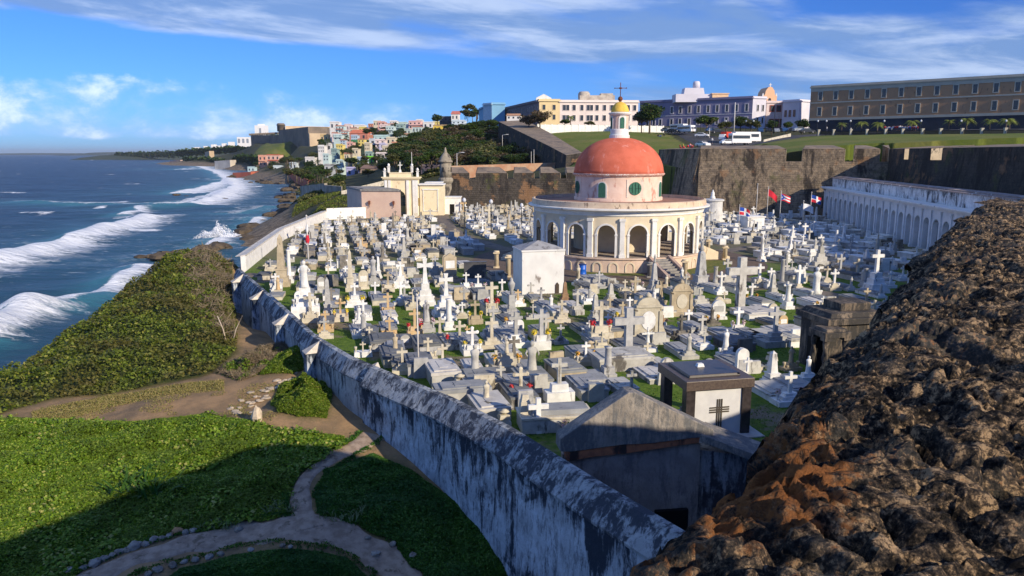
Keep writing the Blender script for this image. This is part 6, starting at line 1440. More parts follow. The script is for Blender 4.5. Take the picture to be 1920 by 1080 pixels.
def autolabel(items,marks,relf=rel):
    """items (object, x, y, phrase): label = ordinal + look + where, unique"""
    gr={}
    for o,x,y,ph in items:
        m=min(marks,key=lambda m:math.hypot(x-m[1],y-m[2])); gr.setdefault((ph,relf(x,y,m)),[]).append((math.hypot(x-m[1],y-m[2]),o))
    for (ph,rl),L_ in gr.items():
        L_.sort(key=lambda t:t[0])
        for k,(d,o) in enumerate(L_): o['label']=(f'{ph} {rl}' if len(L_)==1 else f'{ORD[min(k,19)]} {ph} {rl}')
LBL['pale']='pale'; KN.update(step='stepped cross',column='column tomb',urn='urn tomb')
HW=lambda o,a:a
it=[]
for a in TOMBS:
    if a[7]: continue
    it.append((a[0],a[1],a[2],f"{LBL[a[4]]} {KN[a[3]]}{FN[a[5]]}"))
autolabel(it,marks)
# flagpoles in the cemetery
pole=mat('pole metal',(.62,.60,.56),(.5,.48,.45),scale=3,bump=.05,rough=.5)
def flagpole(name,label,x,y,z,h,r0=.05,mt=None,ball=True,cat='flagpole',group=None):
    o=thing(name,label,cat,(x,y,z),0,group); g=G(); g.tube([(0,0,-.2),(0,0,h)],r0,r0*.7,8); g.obj('pole',mt or pole,o)
    if ball: g=G(); g.lathe([(.01,h),(r0*1.8,h+r0*1.5),(.01,h+r0*3.4)],n=8); g.obj('ball',mt or pole,o)
    return o
x,y,_=P(785,704,0); flagpole('flagpole','thin pale pole rising among the tombs just behind the retaining wall',x,y,0,4.4,.055)
x,y,_=P(670,527,0); 
x,y,_=P(579,500,0); f=flagpole('flagpole','pole with a furled red-and-white flag before the sea-side wall',x,y,0,5.3,.08)
flagm=mat('flag red',(.62,.03,.05),(.55,.03,.05),bump=0); flagw=mat('flag white',(.8,.8,.8),(.75,.75,.75),bump=0); flagb=mat('flag blue',(.02,.08,.42),(.02,.07,.36),bump=0)
def furled(o,z,l,mt,w=.28):
    g=G(); g.lathe([(.04,0),(w*.6,-l*.25),(w,-l*.6),(w*.7,-l*.85),(.05,-l)][::-1],z=z,n=12,sy=.5,fold=.2,nf=4); g.obj('furled_flag',mt,o)
furled(f,4.6,1.0,flagw,.16); furled(f,3.6,1.2,flagm,.22)
def flag(o,z,w,h,kind,dirx=1,seed=0,droop=.35):
    n=16;m=10
    def mp(i,j):
        s=i/n; t=j/m; x=dirx*(w*s*(1-.12*s)); y=.14*math.sin(s*7+seed)*s**.5-.05*math.sin(t*4+s*5+seed); zz=z-h*t-droop*w*s**1.5+.08*math.sin(s*6+seed)*s
        return (x,y,zz)
    def part(nm,cells,mt,par,off=0):
        g=G(); vs={};V=[];Fs=[]
        for (i,j) in cells:
            q=[]
            for a,b in ((i,j),(i+1,j),(i+1,j+1),(i,j+1)):
                if (a,b) not in vs: vs[(a,b)]=len(V); p=mp(a,b); V.append((p[0],p[1]+off,p[2]))
                q.append(vs[(a,b)])
            Fs.append(tuple(q))
        g.add(V,Fs,True); return g.obj(nm,mt,par)
    allc=[(i,j) for i in range(n) for j in range(m)]
    if kind=='stripes': # five stripes with a triangle at the hoist
        tri=lambda i,j:i<(1-abs(j-m/2+.5)/(m/2))*n*.42
        f=part('flag_cloth',[c for c in allc if (c[1]//2)%2==0 and not tri(*c)],flagm,o)
        part('white_stripes',[c for c in allc if (c[1]//2)%2==1 and not tri(*c)],flagw,f); part('blue_triangle',[c for c in allc if tri(*c)],flagb,f)
        g=G(); p=mp(2,5); pts=[]
        for k in range(10): rr=.13 if k%2==0 else .055; a=PI/2+k*PI/5; pts.append((p[0]+rr*math.cos(a),p[2]+rr*math.sin(a)))
        g.face(pts,p[1]-.03,p[1]+.03); g.obj('star',flagw,f)
    elif kind=='bluered':
        f=part('flag_cloth',[c for c in allc if c[0]<n*.42 and c[1]<m*.5],flagb,o); part('red_field',[c for c in allc if (c[0]>=n*.58 and c[1]<m*.4) or (c[0]<n*.42 and c[1]>=m*.6)],flagm,f)
        part('blue_field',[c for c in allc if c[0]>=n*.58 and c[1]>=m*.6],flagb,f); part('white_cross',[c for c in allc if not((c[0]<n*.42 and c[1]<m*.5) or (c[0]>=n*.58 and c[1]<m*.4) or (c[0]<n*.42 and c[1]>=m*.6) or (c[0]>=n*.58 and c[1]>=m*.6))],flagw,f)
    else:
        part('flag_cloth',allc,{'r':flagm,'w':flagw,'b':flagb}[kind],o)
for (u,vb,vt,kd,dr,lab) in ((1387,430,386,'bluered',1,'flagpole with a drooping blue, white and red flag right of the chapel roof'),(1421,415,346,None,1,'bare flagpole left of the striped flag, before the mottled bastion'),(1441,415,352,'r',1,'flagpole with a half-hidden red flag in the shade of the bastion'),
    (1465,420,360,'stripes',1,'flagpole with a striped red-and-white flag with a blue triangle flying right'),(1507,425,378,'w',1,'short flagpole with a white flag in the shade, left of the blue flag'),(1522,425,362,'bluered',1,'flagpole with a large blue, white and red flag left of the white arcade'),(1335,405,372,'stripes',1,'flag with red stripes on a pole behind the round white mausoleum')):
    x,y,_=P(u,vb,0); y=max(y,100); h=PY(u,vt,y)[2]; o=flagpole('flagpole',lab,PY(u,vt,y)[0],y,0,h,.07,group='flagpoles near the white arcade')
    if kd: flag(o,h-.3 if u!=1387 else h-.2,1.9,1.15,kd,dr,u,.3 if kd!='r' else .7)
# lamp posts seen among the tombs (three globes) left of the chapel
irn=mat('lamp iron',(.03,.035,.04),bump=0); glb=mat('milky globe',(.6,.62,.65),(.55,.57,.6),bump=0,rough=.3)
for u,vb,vt,q in ((871,440,372,'leftmost'),(921,440,375,'middle'),(978,430,382,'rightmost')):
    x,y,_=P(u,vb,0); h=PY(u,vt,y)[2]; o=thing('street_lamp',f'{q} of the three iron lamp posts left of the chapel','lamp post',(x,y,0),0,'lamp posts left of the chapel')
    g=G(); g.lathe([(.2,0),(.2,.3),(.08,.6),(.06,h-.6),(.1,h-.5)],n=10); g.obj('post',irn,o); g=G(); g.lathe([(.1,0),(.25,.15),(.3,.35),(.2,.6),(.05,.7)],z=h-.6,n=12); g.obj('globe',glb,o)
# ================================================================ BUILDINGS BEHIND
winm=mat('dark window glass',(.03,.035,.045),(.05,.06,.07),rough=.2,bump=0,spec=.6)
def facade(name,label,A,B,zb,zt,depth,wall,wins=(),frame=None,fr=.25,cat='building',roof=None,base=None,bands=(),parap=.6,slant=None,pane=None):
    """box building, facade from A (left) to B (right) in plan, facing the camera"""
    A=np.array(A[:2],float);B=np.array(B[:2],float); L=np.linalg.norm(B-A); t=(B-A)/L; rz=math.atan2(t[1],t[0])
    o=thing(name,label,cat,(A[0],A[1],0),rz)
    g=G(); g.box(L/2,depth/2,zb-6,L,depth,zt-zb+6); g.obj('wall',wall,o)
    g=G(); g.box(L/2,depth/2,zt,L+.9,depth+.9,.35); g.box(L/2,depth/2,zt+.35,L+.3,depth+.3,parap); g.obj('roof',roof or wall,o)
    for (z,h,mt,d) in bands:
        g=G(); g.box(L/2,-d/2+.0,z,L+.04,d,h); g.obj('band',mt,o)
    for (x,z,w,h) in wins:
        g=G(); f=fr
        g.box(x-w/2-f/2,-.08,z-f,f,.2,h+2*f); g.box(x+w/2+f/2,-.08,z-f,f,.2,h+2*f); g.box(x,-.085,z-f,w,.2,f); g.box(x,-.085,z+h,w,.2,f)
        wf_=g.obj('window',frame or white,o); g=G(); g.box(x,-.03,z,w,.1,h); g.obj('pane',pane or winm,wf_)
    return o,L
# brown barracks
brn=mat('brown barracks paint',(.50,.285,.155),(.43,.245,.135),scale=.15,bump=.1,stain=(.2,.12,.08),samt=.12)
trim=mat('grey-cream trim',(.50,.46,.36),(.44,.41,.33),scale=.3,bump=.05); navy=mat('dark blue ground floor',(.03,.04,.06),(.022,.03,.045),scale=.3,bump=.1)
A=PY(1521,166,300);B=PY(1921,143,255); zt=(A[2]+B[2])/2; B2=(B[0]+(B[0]-A[0])*.5,B[1]+(B[1]-A[1])*.5)
zb=PY(1521,248,300)[2]; L0=math.hypot(B[0]-A[0],B[1]-A[1]); Lf=L0*1.5
zmid=PY(1521,193,300)[2]; z1=PY(1521,222,300)[2]
ws=[]
for i,u in enumerate((1537,1565.5,1594.5,1624.5,1655.5,1687.5,1720.5,1754,1789,1825,1864,1904)):
    # intersect the sight line with the facade line
    dx_=ray(u,200)[0]/ray(u,200)[1]; ex_,ey_=(B[0]-A[0]),(B[1]-A[1]); s=(dx_*A[1]-A[0])/(ex_-dx_*ey_); ws.append(s*L0)
ws+= [ws[-1]+(k+1)*(ws[-1]-ws[-2]) for k in range(5)]
wins=[(x,zmid+1.0,1.3,2.9) for x in ws]+[(x,z1+1.0,1.3,2.9) for x in ws]
o,L_=facade('barracks','long brown three-storey barracks with pale window frames and a dark blue ground floor',A,B2,zb,zt,16,brn,wins,trim,.3,roof=trim,bands=((zmid-.35,.5,trim,.15),(z1-.9,.9,trim,.25),(zb-4,z1-zb+3.1,navy,.12),(zt-1.4,1.4,trim,.15)))
# yellow and pink school
ylw=mat('yellow building paint',(.74,.58,.32),(.68,.53,.3),scale=.2,bump=.05); pkw=mat('pale pink building paint',(.80,.70,.63),(.74,.64,.58),scale=.2,bump=.05,stain=(.6,.5,.45),samt=.08); brs=mat('wing paint with shade in colour',(.24,.19,.20),(.2,.16,.17),scale=.2,bump=.05)  # the side wing's shade is put into its purple-brown colour
A=PY(1011,190,300);B=PY(1050,188,301);C2=PY(1197,188,303); D=PY(946,192,352); zt=A[2]; zb=PY(1011,236,300)[2]; hh=zt-zb
def wx(us,A,B,u0=None):
    L=math.hypot(B[0]-A[0],B[1]-A[1]); out=[]
    for u in us:
        k=ray(u,200)[0]/ray(u,200)[1]; ex_,ey_=(B[0]-A[0]),(B[1]-A[1]); out.append((k*A[1]-A[0])/(ex_-k*ey_)*L)
    return out
facade('school_building','sunlit yellow corner block of the long building above the green lawn',A,B,zb,zt,22,ylw,[(x,z,1.1,1.9) for x in wx((1020,1039),A,B) for z in (zt-hh*.34,zt-hh*.74)],ylw,.15,roof=ylw)
facade('school_building','long pale pink two-storey building with many small windows above the lawn',(B[0]+.01,B[1]),C2,zb,zt-.3,20,pkw,[(x,z,1.2,2.1) for x in wx((1058,1064.5,1076.5,1091,1103,1109,1119.5,1133.5,1147,1170,1178,1190),B,C2) for z in (zt-hh*.36,zt-hh*.78)],pkw,.12,roof=pkw)
L=math.hypot(D[0]-A[0],D[1]-A[1])
facade('school_building','shaded side wing of the yellow building with a row of narrow windows',D,(A[0]-.05,A[1]+.2),zb,zt-.2,12,brs,[(x,z,.9,2.2) for x in np.linspace(2,L-2,15) for z in (zt-hh*.36,zt-hh*.78)],mat('shaded window frame',(.32,.27,.27),bump=0),.15,roof=brs)  # wing and window frames both carry this face's shade in their colours
g=G(); c=PY(1019,180,305); g.box(c[0],c[1],zt,6,5,1.5); g.add([(c[0]-3,c[1]-2.5,zt+1.5),(c[0]+3,c[1]-2.5,zt+1.5),(c[0],c[1]-2.5,zt+3),(c[0]-3,c[1]+2.5,zt+1.5),(c[0]+3,c[1]+2.5,zt+1.5),(c[0],c[1]+2.5,zt+3)],[(0,1,2),(5,4,3),(1,4,5,2),(0,2,5,3)]); tag(g.obj('roof_house',white),'small white gabled roof house on top of the yellow block','building')
g=G(); c=PY(1118,186,312); g.box(c[0],c[1],zt+.3,14,8,2.6); g.lathe([(2.4,0),(2.4,1.8),(1.8,2.6)],c[0]-5,c[1],zt+2,n=14); g.box(c[0]+4,c[1],zt+2.9,5,4,.9); tag(g.obj('roof_structures',mat('roof clutter',(.55,.50,.42),(.35,.3,.25),scale=.5)),'weathered roof structures on top of the pink building','rooftop')
# white garden wall along the lawn
A=PY(1008,241,268);B=PY(1243,241,284); g=G(); L=math.hypot(B[0]-A[0],B[1]-A[1]); 
o=thing('garden_wall','long low white wall between the pink building and the lawn','wall',(A[0],A[1],0),math.atan2(B[1]-A[1],B[0]-A[0]))
zz=PY(1008,249,268)[2]; g.box(L/2,0,zz-1.5,L,.5,PY(1008,233.5,268)[2]-zz+1.5); g.obj('wall_face',whm,o)
g=G()
for k in range(20): g.box(k*L/19,-.05,zz-1,.5,.6,PY(1008,233,268)[2]-zz+1.1)
g.obj('wall_piers',whm,o)
# purple-blue building
ppl=mat('lilac paint with shade in colour',(.23,.22,.33),(.20,.19,.29),scale=.2,bump=.05); lit=mat('pale lilac paint',(.66,.64,.70),(.60,.58,.64),scale=.3,bump=.05); whf=mat('window surround white',(.62,.60,.62),bump=0)  # one lilac: shade put into the long front's colour, sunlight into the end's
A=PY(1200,193,352);B=PY(1412,184,322); zt=(A[2]+B[2])/2; zb=PY(1412,240,322)[2]; C2=PY(1437,185,324)
us=(1239,1260,1276,1293,1310,1328,1345,1363,1381,1400); hh=zt-zb
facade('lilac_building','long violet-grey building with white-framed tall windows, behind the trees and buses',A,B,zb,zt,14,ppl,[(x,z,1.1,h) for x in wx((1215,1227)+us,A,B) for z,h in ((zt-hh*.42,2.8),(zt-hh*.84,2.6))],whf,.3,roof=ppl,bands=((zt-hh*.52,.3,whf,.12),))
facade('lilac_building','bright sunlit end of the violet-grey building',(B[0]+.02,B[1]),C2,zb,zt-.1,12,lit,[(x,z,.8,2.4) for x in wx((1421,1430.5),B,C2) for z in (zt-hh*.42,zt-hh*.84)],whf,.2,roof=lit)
och=mat('ochre gable paint',(.78,.48,.28),(.72,.44,.26),scale=.3,bump=.05)
c=PY(1443,190,335); zt2=PY(1443,163,335)[2]; w=6.2; o=thing('church_gable','curved ochre gable front with a small cross, behind the lilac building','building',(c[0],c[1],0))
zz=c[2]; hgt=zt2-zz; g=G(); g.face([(-w*.5,zz-8),(w*.5,zz-8),(w*.5,zz+hgt*.35),(w*.36,zz+hgt*.45),(w*.3,zz+hgt*.75),(w*.12,zz+hgt),(-w*.12,zz+hgt),(-w*.3,zz+hgt*.75),(-w*.36,zz+hgt*.45),(-w*.5,zz+hgt*.35)],0,10); g.obj('wall',och,o)
g=G(); g.box(0,.3,zt2,.3,.3,1.6); g.box(0,.3,zt2+.8,1.1,.29,.28)
for s in (-1,1): g.box(s*w*.47,.5,zz+hgt*.35,.7,.7,1.3,top=.4)
g.obj('cross',white,o); g=G(); g.face([(-.6,zz),(.6,zz),(.6,zz+1),(0,zz+1.5),(-.6,zz+1)],-.08,0); g.obj('window',winm,o)
A=PY(1437,206,326);B=PY(1468,206,327); zb=PY(1450,240,326)[2]; facade('annexe','reddish low wing with dark openings between the lilac building and the white block',A,B,zb,PY(1450,193,326)[2],8,mat('pinkish white wall',(.72,.60,.58),bump=.05),[(x,A[2]-7.0,1.5,3.0) for x in (2.5,4.9,7.3)]+[(x,A[2]-.5,1.6,2.2) for x in (2.5,5.5)],mat('maroon frame',(.30,.08,.06),bump=0),.3)
A=PY(1468,192,324);B=PY(1499,193,318); o,_=facade('white_block','white flat-roofed block left of the brown barracks',A,B,zb,A[2],8,lit,[(x,z,.8,2.6) for x in (1.6,3.6,5.6) for z in (A[2]-6,)],mat('maroon frame',(.30,.08,.06),bump=0),.1)
g=G(); c=PY(1310,188,340); zz=c[2]-1; g.box(c[0],c[1],zz,22,8,3.4); g.box(c[0]-3,c[1]-1,zz+3.4,9,6,2.6,top=.9); g.lathe([(1.6,0),(1.6,2.2),(1.2,3.0)],c[0]-1.5,c[1]-1,zz+6,n=12); tag(g.obj('roof_structures',lit),'pale rooftop structures with a small tower above the violet-grey building','rooftop')
g=G(); c=PY(1347,187,338); g.box(c[0],c[1],c[2]-1,7,6,3.2); g.box(c[0],c[1],c[2]+2.2,7.6,6.6,.4); tag(g.obj('roof_house',mat('sunlit orange wall',(.8,.55,.33),bump=.05)),'sunlit orange roof house above the violet-grey building','building')
# blue building on the left
blw=mat('sky blue paint',(.22,.44,.62),(.2,.4,.57),scale=.2,bump=.05); blp=mat('pale blue paint',(.62,.72,.78),bump=.05)  # side's shade and front's sunlight are put into the two blues
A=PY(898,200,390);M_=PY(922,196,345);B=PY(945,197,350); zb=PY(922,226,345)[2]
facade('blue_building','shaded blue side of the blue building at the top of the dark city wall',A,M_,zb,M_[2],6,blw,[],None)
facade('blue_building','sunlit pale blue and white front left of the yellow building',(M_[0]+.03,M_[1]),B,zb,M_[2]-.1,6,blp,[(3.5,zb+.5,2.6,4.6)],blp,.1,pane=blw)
# ---- houses of the hillside town
def house(name,label,u0,u1,vt,vb,Y,c,roofc=None,nw=3,rows=2,side=None,flat=True,group='houses on the hillside',dep=None):
    m=mat('paint %.2f %.2f %.2f'%c,c,tuple(x*.88 for x in c),scale=.3,bump=.05,stain=tuple(x*.45 for x in c),samt=.1)
    A=PY(u0,vt,Y);B=PY(u1,vt,Y); w=B[0]-A[0]; zb=PY(u0,vb,Y)[2]; zt=A[2]; h=zt-zb; d=dep or max(5,w*.7)
    sk=.24*w
    o=thing(name,label,'house',(A[0],A[1]+sk*.0,0),math.atan2(-.12*w,w),group)
    g=G(); g.box(w/2,d/2,zb-7,w,d,h+7); g.obj('wall',m,o)
    g=G()
    if flat: g.box(w/2,d/2,zt,w+.5,d+.5,.3); g.box(w/2,.2,zt+.3,w,.3,.5)
    else: g.add([(-.4,-.4,zt),(w+.4,-.4,zt),(w+.4,d+.4,zt+h*.55),(-.4,d+.4,zt+h*.55),(-.4,d+.4,zt),(w+.4,d+.4,zt)],[(0,1,2,3),(0,3,4),(1,5,2),(3,2,5,4),(0,4,5,1)])
    rm=mat('roof %.2f %.2f %.2f'%roofc,roofc,tuple(x*.75 for x in roofc),scale=.6,bump=.1) if roofc else m
    g.obj('roof',rm,o)
    for j in range(rows):
        for i in range(nw):
            g=G(); ww=w/nw*.34; g.box(w*(i+.5)/nw,-.04,zb+h*(j+.28)/rows,ww,.12,h/rows*.46); g.obj('window' if (j or i!=nw//2) else 'door',winm,o)
    if rows>1 and w>5: g=G(); g.box(w*.5,-.5,zb+h/rows,w*.8,1.0,.15); g.box(w*.5,-.95,zb+h/rows+.15,w*.8,.08,.8); g.obj('balcony',rm if roofc else m,o)
    HM.append((label.split(',')[0],(u0+u1)/2,(vt+vb)/2)); o['label']=label if len(label.split())>4 else label+' on the hillside'
    return o
HM=[]; AL=[]
Wt=(.80,.78,.74); HS=[
(655,688,250,264,560,(.55,.22,.16),(.72,.22,.12),3,1,False,'house with a big salmon-orange pitched roof'),(658,692,264,280,540,(.08,.28,.14),None,4,1,True,'dark green house below the salmon-orange roof'),
(708,722,229,250,620,(.72,.42,.36),None,2,3,True,'tall pink house at the skyline'),(722,739,233,251,610,(.70,.62,.56),(.6,.4,.35),2,3,True,'pinkish-white house right beside the tall pink one'),(747,763,230,240,640,(.55,.68,.62),None,2,1,True,'pale green house on the skyline'),
(766,790,228,242,600,(.78,.50,.46),None,3,2,True,'wide rose-pink house on the skyline'),(793,812,230,241,590,Wt,None,2,1,True,'white house right of the rose-pink one'),(812,845,236,247,520,(.80,.58,.10),(.5,.36,.2),4,1,True,'bright yellow low house'),
(824,847,220,236,540,(.10,.11,.13),None,3,2,True,'dark grey block on the skyline'),(846,860,214,226,530,Wt,(.6,.2,.15),2,1,False,'white house with a red roof edge, highest of the town'),(847,872,227,241,500,(.62,.72,.78),None,3,2,True,'pale blue house below the highest white one'),
(700,727,255,268,520,(.50,.68,.66),None,3,1,True,'pale turquoise house'),(711,723,270,288,470,(.58,.56,.72),None,1,2,True,'narrow lilac house'),(734,750,268,283,480,(.78,.66,.62),(.6,.3,.2),2,2,True,'pinkish white house among the trees'),
(741,785,252,260,560,(.74,.52,.46),(.55,.3,.22),5,1,True,'long low salmon house under the skyline trees'),(661,684,296,315,420,(.78,.72,.36),None,2,2,True,'pale yellow two-storey house'),(684,701,295,308,415,(.22,.62,.08),None,2,1,True,'bright lime green house'),
(705,733,288,309,400,(.76,.68,.64),None,3,2,True,'pinkish-white square house'),(649,674,316,331,350,(.48,.46,.66),None,2,1,True,'lilac-blue house behind the pink hall'),(600,616,253,267,650,(.70,.52,.26),None,2,1,True,'ochre house'),
(636,650,253,270,600,Wt,(.5,.3,.25),2,2,True,'white house left of the salmon-orange roof'),(644,663,236,246,700,(.12,.12,.14),None,2,1,True,'dark house on the skyline'),(664,684,235,247,700,Wt,None,3,1,True,'white house on the skyline above the orange roof'),
(618,640,241,252,720,(.76,.74,.70),None,4,1,True,'cream flat house near the fortress'),(640,656,242,251,710,(.70,.66,.60),None,2,1,True,'small beige house near the fortress'),(608,637,310,322,400,(.52,.54,.54),(.38,.38,.38),3,1,True,'grey-roofed house above the beach trees'),
(676,712,316,328,330,(.36,.26,.2),(.26,.17,.13),4,1,False,'long brown-roofed shed behind the cream wall'),(736,760,300,314,380,(.56,.52,.5),(.42,.2,.15),2,1,True,'red-edged low house in the bushes'),
(692,706,262,280,500,(.66,.70,.72),None,1,2,True,'small pale grey house'),(604,622,270,283,560,(.72,.7,.66),None,2,1,True,'white house under the fortress'),(622,640,284,296,480,(.66,.58,.5),None,2,1,True,'beige house among the palms'),
(484,500,292,312,720,(.76,.40,.28),None,2,2,True,'orange-pink house by the beach'),(500,525,291,312,700,(.74,.48,.38),(.6,.16,.1),3,2,True,'salmon house with red pillars by the beach'),(512,530,312,322,640,(.66,.74,.76),None,2,1,True,'small white-blue beach hut'),
(464,478,314,322,700,(.5,.66,.68),None,2,1,True,'turquoise beach hut'),(572,590,296,312,520,(.7,.68,.64),None,2,1,True,'white house behind the palms'),(542,556,306,318,560,(.55,.62,.66),None,2,1,True,'blue-grey house behind the palms'),
(758,770,243,252,560,(.5,.6,.56),None,2,1,True,'small green-grey house'),(690,704,240,252,640,(.30,.32,.36),None,2,1,True,'dark slate house'),(724,742,254,268,530,(.34,.44,.46),None,2,2,True,'teal-grey house'),
(789,828,312,330,235,(.13,.11,.15),(.2,.17,.2),4,1,True,'long dark violet shed with a white post behind the gate'),(950,976,217,224,295,(.78,.76,.72),(.5,.3,.2),3,1,True,'white hut at the head of the dark city wall')]
rh=random.Random(55)
PC=[((.75,.45,.38),'salmon'),((.55,.68,.66),'aqua'),((.78,.76,.72),'white'),((.78,.76,.72),'white'),((.70,.62,.46),'sand'),((.45,.55,.66),'pale blue'),((.76,.62,.2),'mustard'),((.66,.3,.2),'brick red'),((.8,.66,.62),'blush'),((.3,.42,.4),'teal')]
for (u0_,u1_,v0_,v1_,Y0_,Y1_,n_) in ((618,735,243,262,680,560,15),(700,830,236,252,640,560,11),(625,765,262,286,560,450,15),(596,700,284,312,480,380,8)):
    for i in range(n_):
        t=(i+rh.random())/n_; uu=u0_+(u1_-u0_)*((i*.618)%1); vv=v0_+(v1_-v0_)*t; Yh=Y0_+(Y1_-Y0_)*t; w_=rh.uniform(9,19); c_,cn=rh.choice(PC); h_=rh.uniform(8,14)
        rf=rh.choice([None,None,None,(.5,.25,.18)]); HS.append((uu,uu+w_,vv-h_,vv,Yh,c_,rf,rh.choice([2,3]),rh.choice([1,2]),True,''))
        HS[-1]=HS[-1][:10]+('AUTO '+('small ' if w_<13 else 'wide ' if w_>16 else '')+cn+' house'+(' with a reddish roof' if rf else ''),)
AH=[]
for h in HS:
    if h[10].startswith('AUTO'):
        AH.append((house('house','x x x x x',*h[:5],h[5],h[6],h[7],h[8],flat=h[9]),(h[0]+h[1])/2,(h[2]+h[3])/2,h[10][5:])); HM.pop(); continue
    house('house',h[10],*h[:5],h[5],h[6],h[7],h[8],flat=h[9])
# skyline blocks far away
for u0,u1,vt,vb,Y,l in ((477,498,235,256,2300,'white high-rise tower with a dark recess behind the fortress'),(444,468,257,269,2200,'white apartment block left of the high-rise tower')):
    A=PY(u0,vt,Y);B=PY(u1,vt,Y); w=B[0]-A[0]; zb=PY(u0,vb,Y)[2]; o=thing('tower_block',l,'tower',(A[0],Y,0)); g=G(); h=A[2]-zb; g.box(w/2,12,zb-20,w,24,h+20); 
    if u0==477: g.box(w/2,12,A[2],w*.5,16,4)
    g.obj('wall',mat('white concrete',(.85,.84,.82),(.8,.8,.78),scale=.05,bump=0),o)
    for i in range(3 if u0!=477 else 1): g=G(); g.box(w*((i+.5)/3 if u0!=477 else .5),-.4,zb+h*.1,w*.16,1,h*.65); g.obj('window_recess',mat('grey recess',(.3,.34,.4),bump=0),o)
g=G(); rr=random.Random(2)
for i in range(9):
    u=600+rr.random()*0+(-190+i*14+rr.random()*6); v=272-(i*1.1)
for i,(u,v,w_,h_) in enumerate(((366,279,7,3),(384,278,5,4),(398,275,6,4),(406,276,9,3),(418,273,5,4),(430,270,8,4))):
    A=PY(u,v-h_,2100);B=PY(u+w_,v,2100); g=G(); g.box((A[0]+B[0])/2,2100,B[2]-15,B[0]-A[0],20,A[2]-B[2]+15); tag(g.obj('distant_building',mat('white concrete',(.8,.8,.8))),'tiny white building on the far shore ridge','building','tiny white buildings on the far ridge')
# fortress on the headland
fom=mat('fortress stone',(.25,.20,.15),(.17,.14,.11),scale=.06,bump=.3,stain=(.1,.09,.08),samt=.2,sscale=.1); fol=mat('fortress tan stone',(.62,.48,.31),(.5,.38,.25),scale=.06,bump=.2)  # dark stone carries the left face's shade in its colour; tan is sunlit
o=thing('fortress','old stone fortress with a corner turret on the far headland','fortress',(0,0,0))
def fbox(pts,zt,zb,mt,nm):
    g=G(); g.prism([p[:2] for p in pts],zb,zt); g.obj(nm,mt,o)
a=PY(522,244,1150);b=PY(578,249,1000);c=PY(614,251,1010);d=PY(640,243,1200)
zt=a[2]; fbox([a,b,c,d],zt,5,fom,'rampart'); 
g=G(); g.prism([PY(580,251,998)[:2],PY(612,254,1005)[:2],PY(640,250,1195)[:2],b[:2]],5,PY(590,250,1000)[2]); g.obj('sunlit_bastion',fol,o)
g=G(); c_=PY(527,240,1148); g.lathe([(6,0),(6,9),(7,9),(5,12)],c_[0],c_[1],zt-2,n=12); g.obj('turret',fom,o)
g=G(); p0=PY(535,238,1140);p1=PY(640,238,1190); g.prism([p0[:2],p1[:2],(p1[0],p1[1]+30),(p0[0],p0[1]+30)],20,PY(560,239,1150)[2]+2); g.obj('upper_wall',fol,o)
for k in range(3): q=PY(622+6*k,233,1150); g=G(); g.tube([(q[0],q[1],zt),(q[0],q[1],q[2])],.5); g.box(q[0]+2,q[1],q[2]-2.4,4,.3,2.4); g.obj('flag_mast',irn,o)
g=G(); a=PY(470,254,1250);b=PY(524,253,1160); g.prism([a[:2],b[:2],(b[0],b[1]+10),(a[0],a[1]+10)],5,[a[2],b[2],b[2],a[2]]); n_=12
for k in range(n_): t=k/n_; g.box(a[0]+(b[0]-a[0])*t,a[1]+(b[1]-a[1])*t+3,a[2],6,6,3)
g.obj('crenellated_wall',fom,o)
# cliff buttresses and sea walls along the far shore
for u0,u1,v0,v1,Y,mt,l in ((402,431,300,312,1010,mat('whitewashed seawall',(.66,.6,.5),(.5,.45,.38),scale=.1),'pale sea wall at the waterline under the green headland'),(318,338,300,306,1500,mat('pinkish seawall',(.6,.42,.33)),'low pinkish wall at the tip of the headland'),
   (436,470,322,331,660,mat('red seawall',(.50,.14,.08),(.4,.12,.08),scale=.2),'red painted sea wall on the spit'),(470,512,319,327,680,mat('red seawall'  ,(.50,.14,.08)),'red painted sea wall behind the spit'),(384,392,283,297,1350,fol,'pale stone outcrop wall on the headland ridge')):
    A=PY(u0,v0+2,Y);B=PY(u1,v0,Y*.98); g=G(); zb=-10; g.prism([A[:2],B[:2],(B[0]+3,B[1]+14),(A[0]+3,A[1]+14)],zb,[A[2],B[2],B[2],A[2]]); tag(g.obj('sea_wall',mt),l,'wall')
A=PY(537,323,560);B=PY(576,337,450); g=G(); g.prism([A[:2],B[:2],(B[0]+3,B[1]+2),(A[0]+3,A[1]+2)],-9,[A[2],B[2],B[2],A[2]]); tag(g.obj('sea_wall',mat('red seawall',(.50,.14,.08))),'red ramp wall slanting down to the beach','wall')
# rocks at the shore
rk=mat('dark shore rock',(.07,.055,.04),(.13,.10,.065),scale=.6,bump=.6)
rr=random.Random(9)
for i in range(60):
    k=rr.randrange(0,9); a=np.array(SHORE[k]);b=np.array(SHORE[k+1]); t=rr.random(); p=a+(b-a)*t+np.array([rr.gauss(-1,3),rr.gauss(0,3)])
    s=(1.2+2.5*rr.random())*(1+p[1]/400); q=rock('shore_rock','dark wave-washed rock at the waterline below the cemetery and beach',(p[0],p[1],SEA-.2),s,400+i,'dark rocks along the waterline',mt=rk,flat=.45,h=None)
for u,v,s in ((398,455,3),(330,366,8),(350,369,6),(420,374,7),(190,293,20),(460,330,7),(520,336,6)):
    p=P(u,v,SEA); rock('shore_rock','dark rock standing out of the foam in the bay',p,s*.45,600+u,'rocks awash in the bay',mt=rk,flat=.3,h=None)

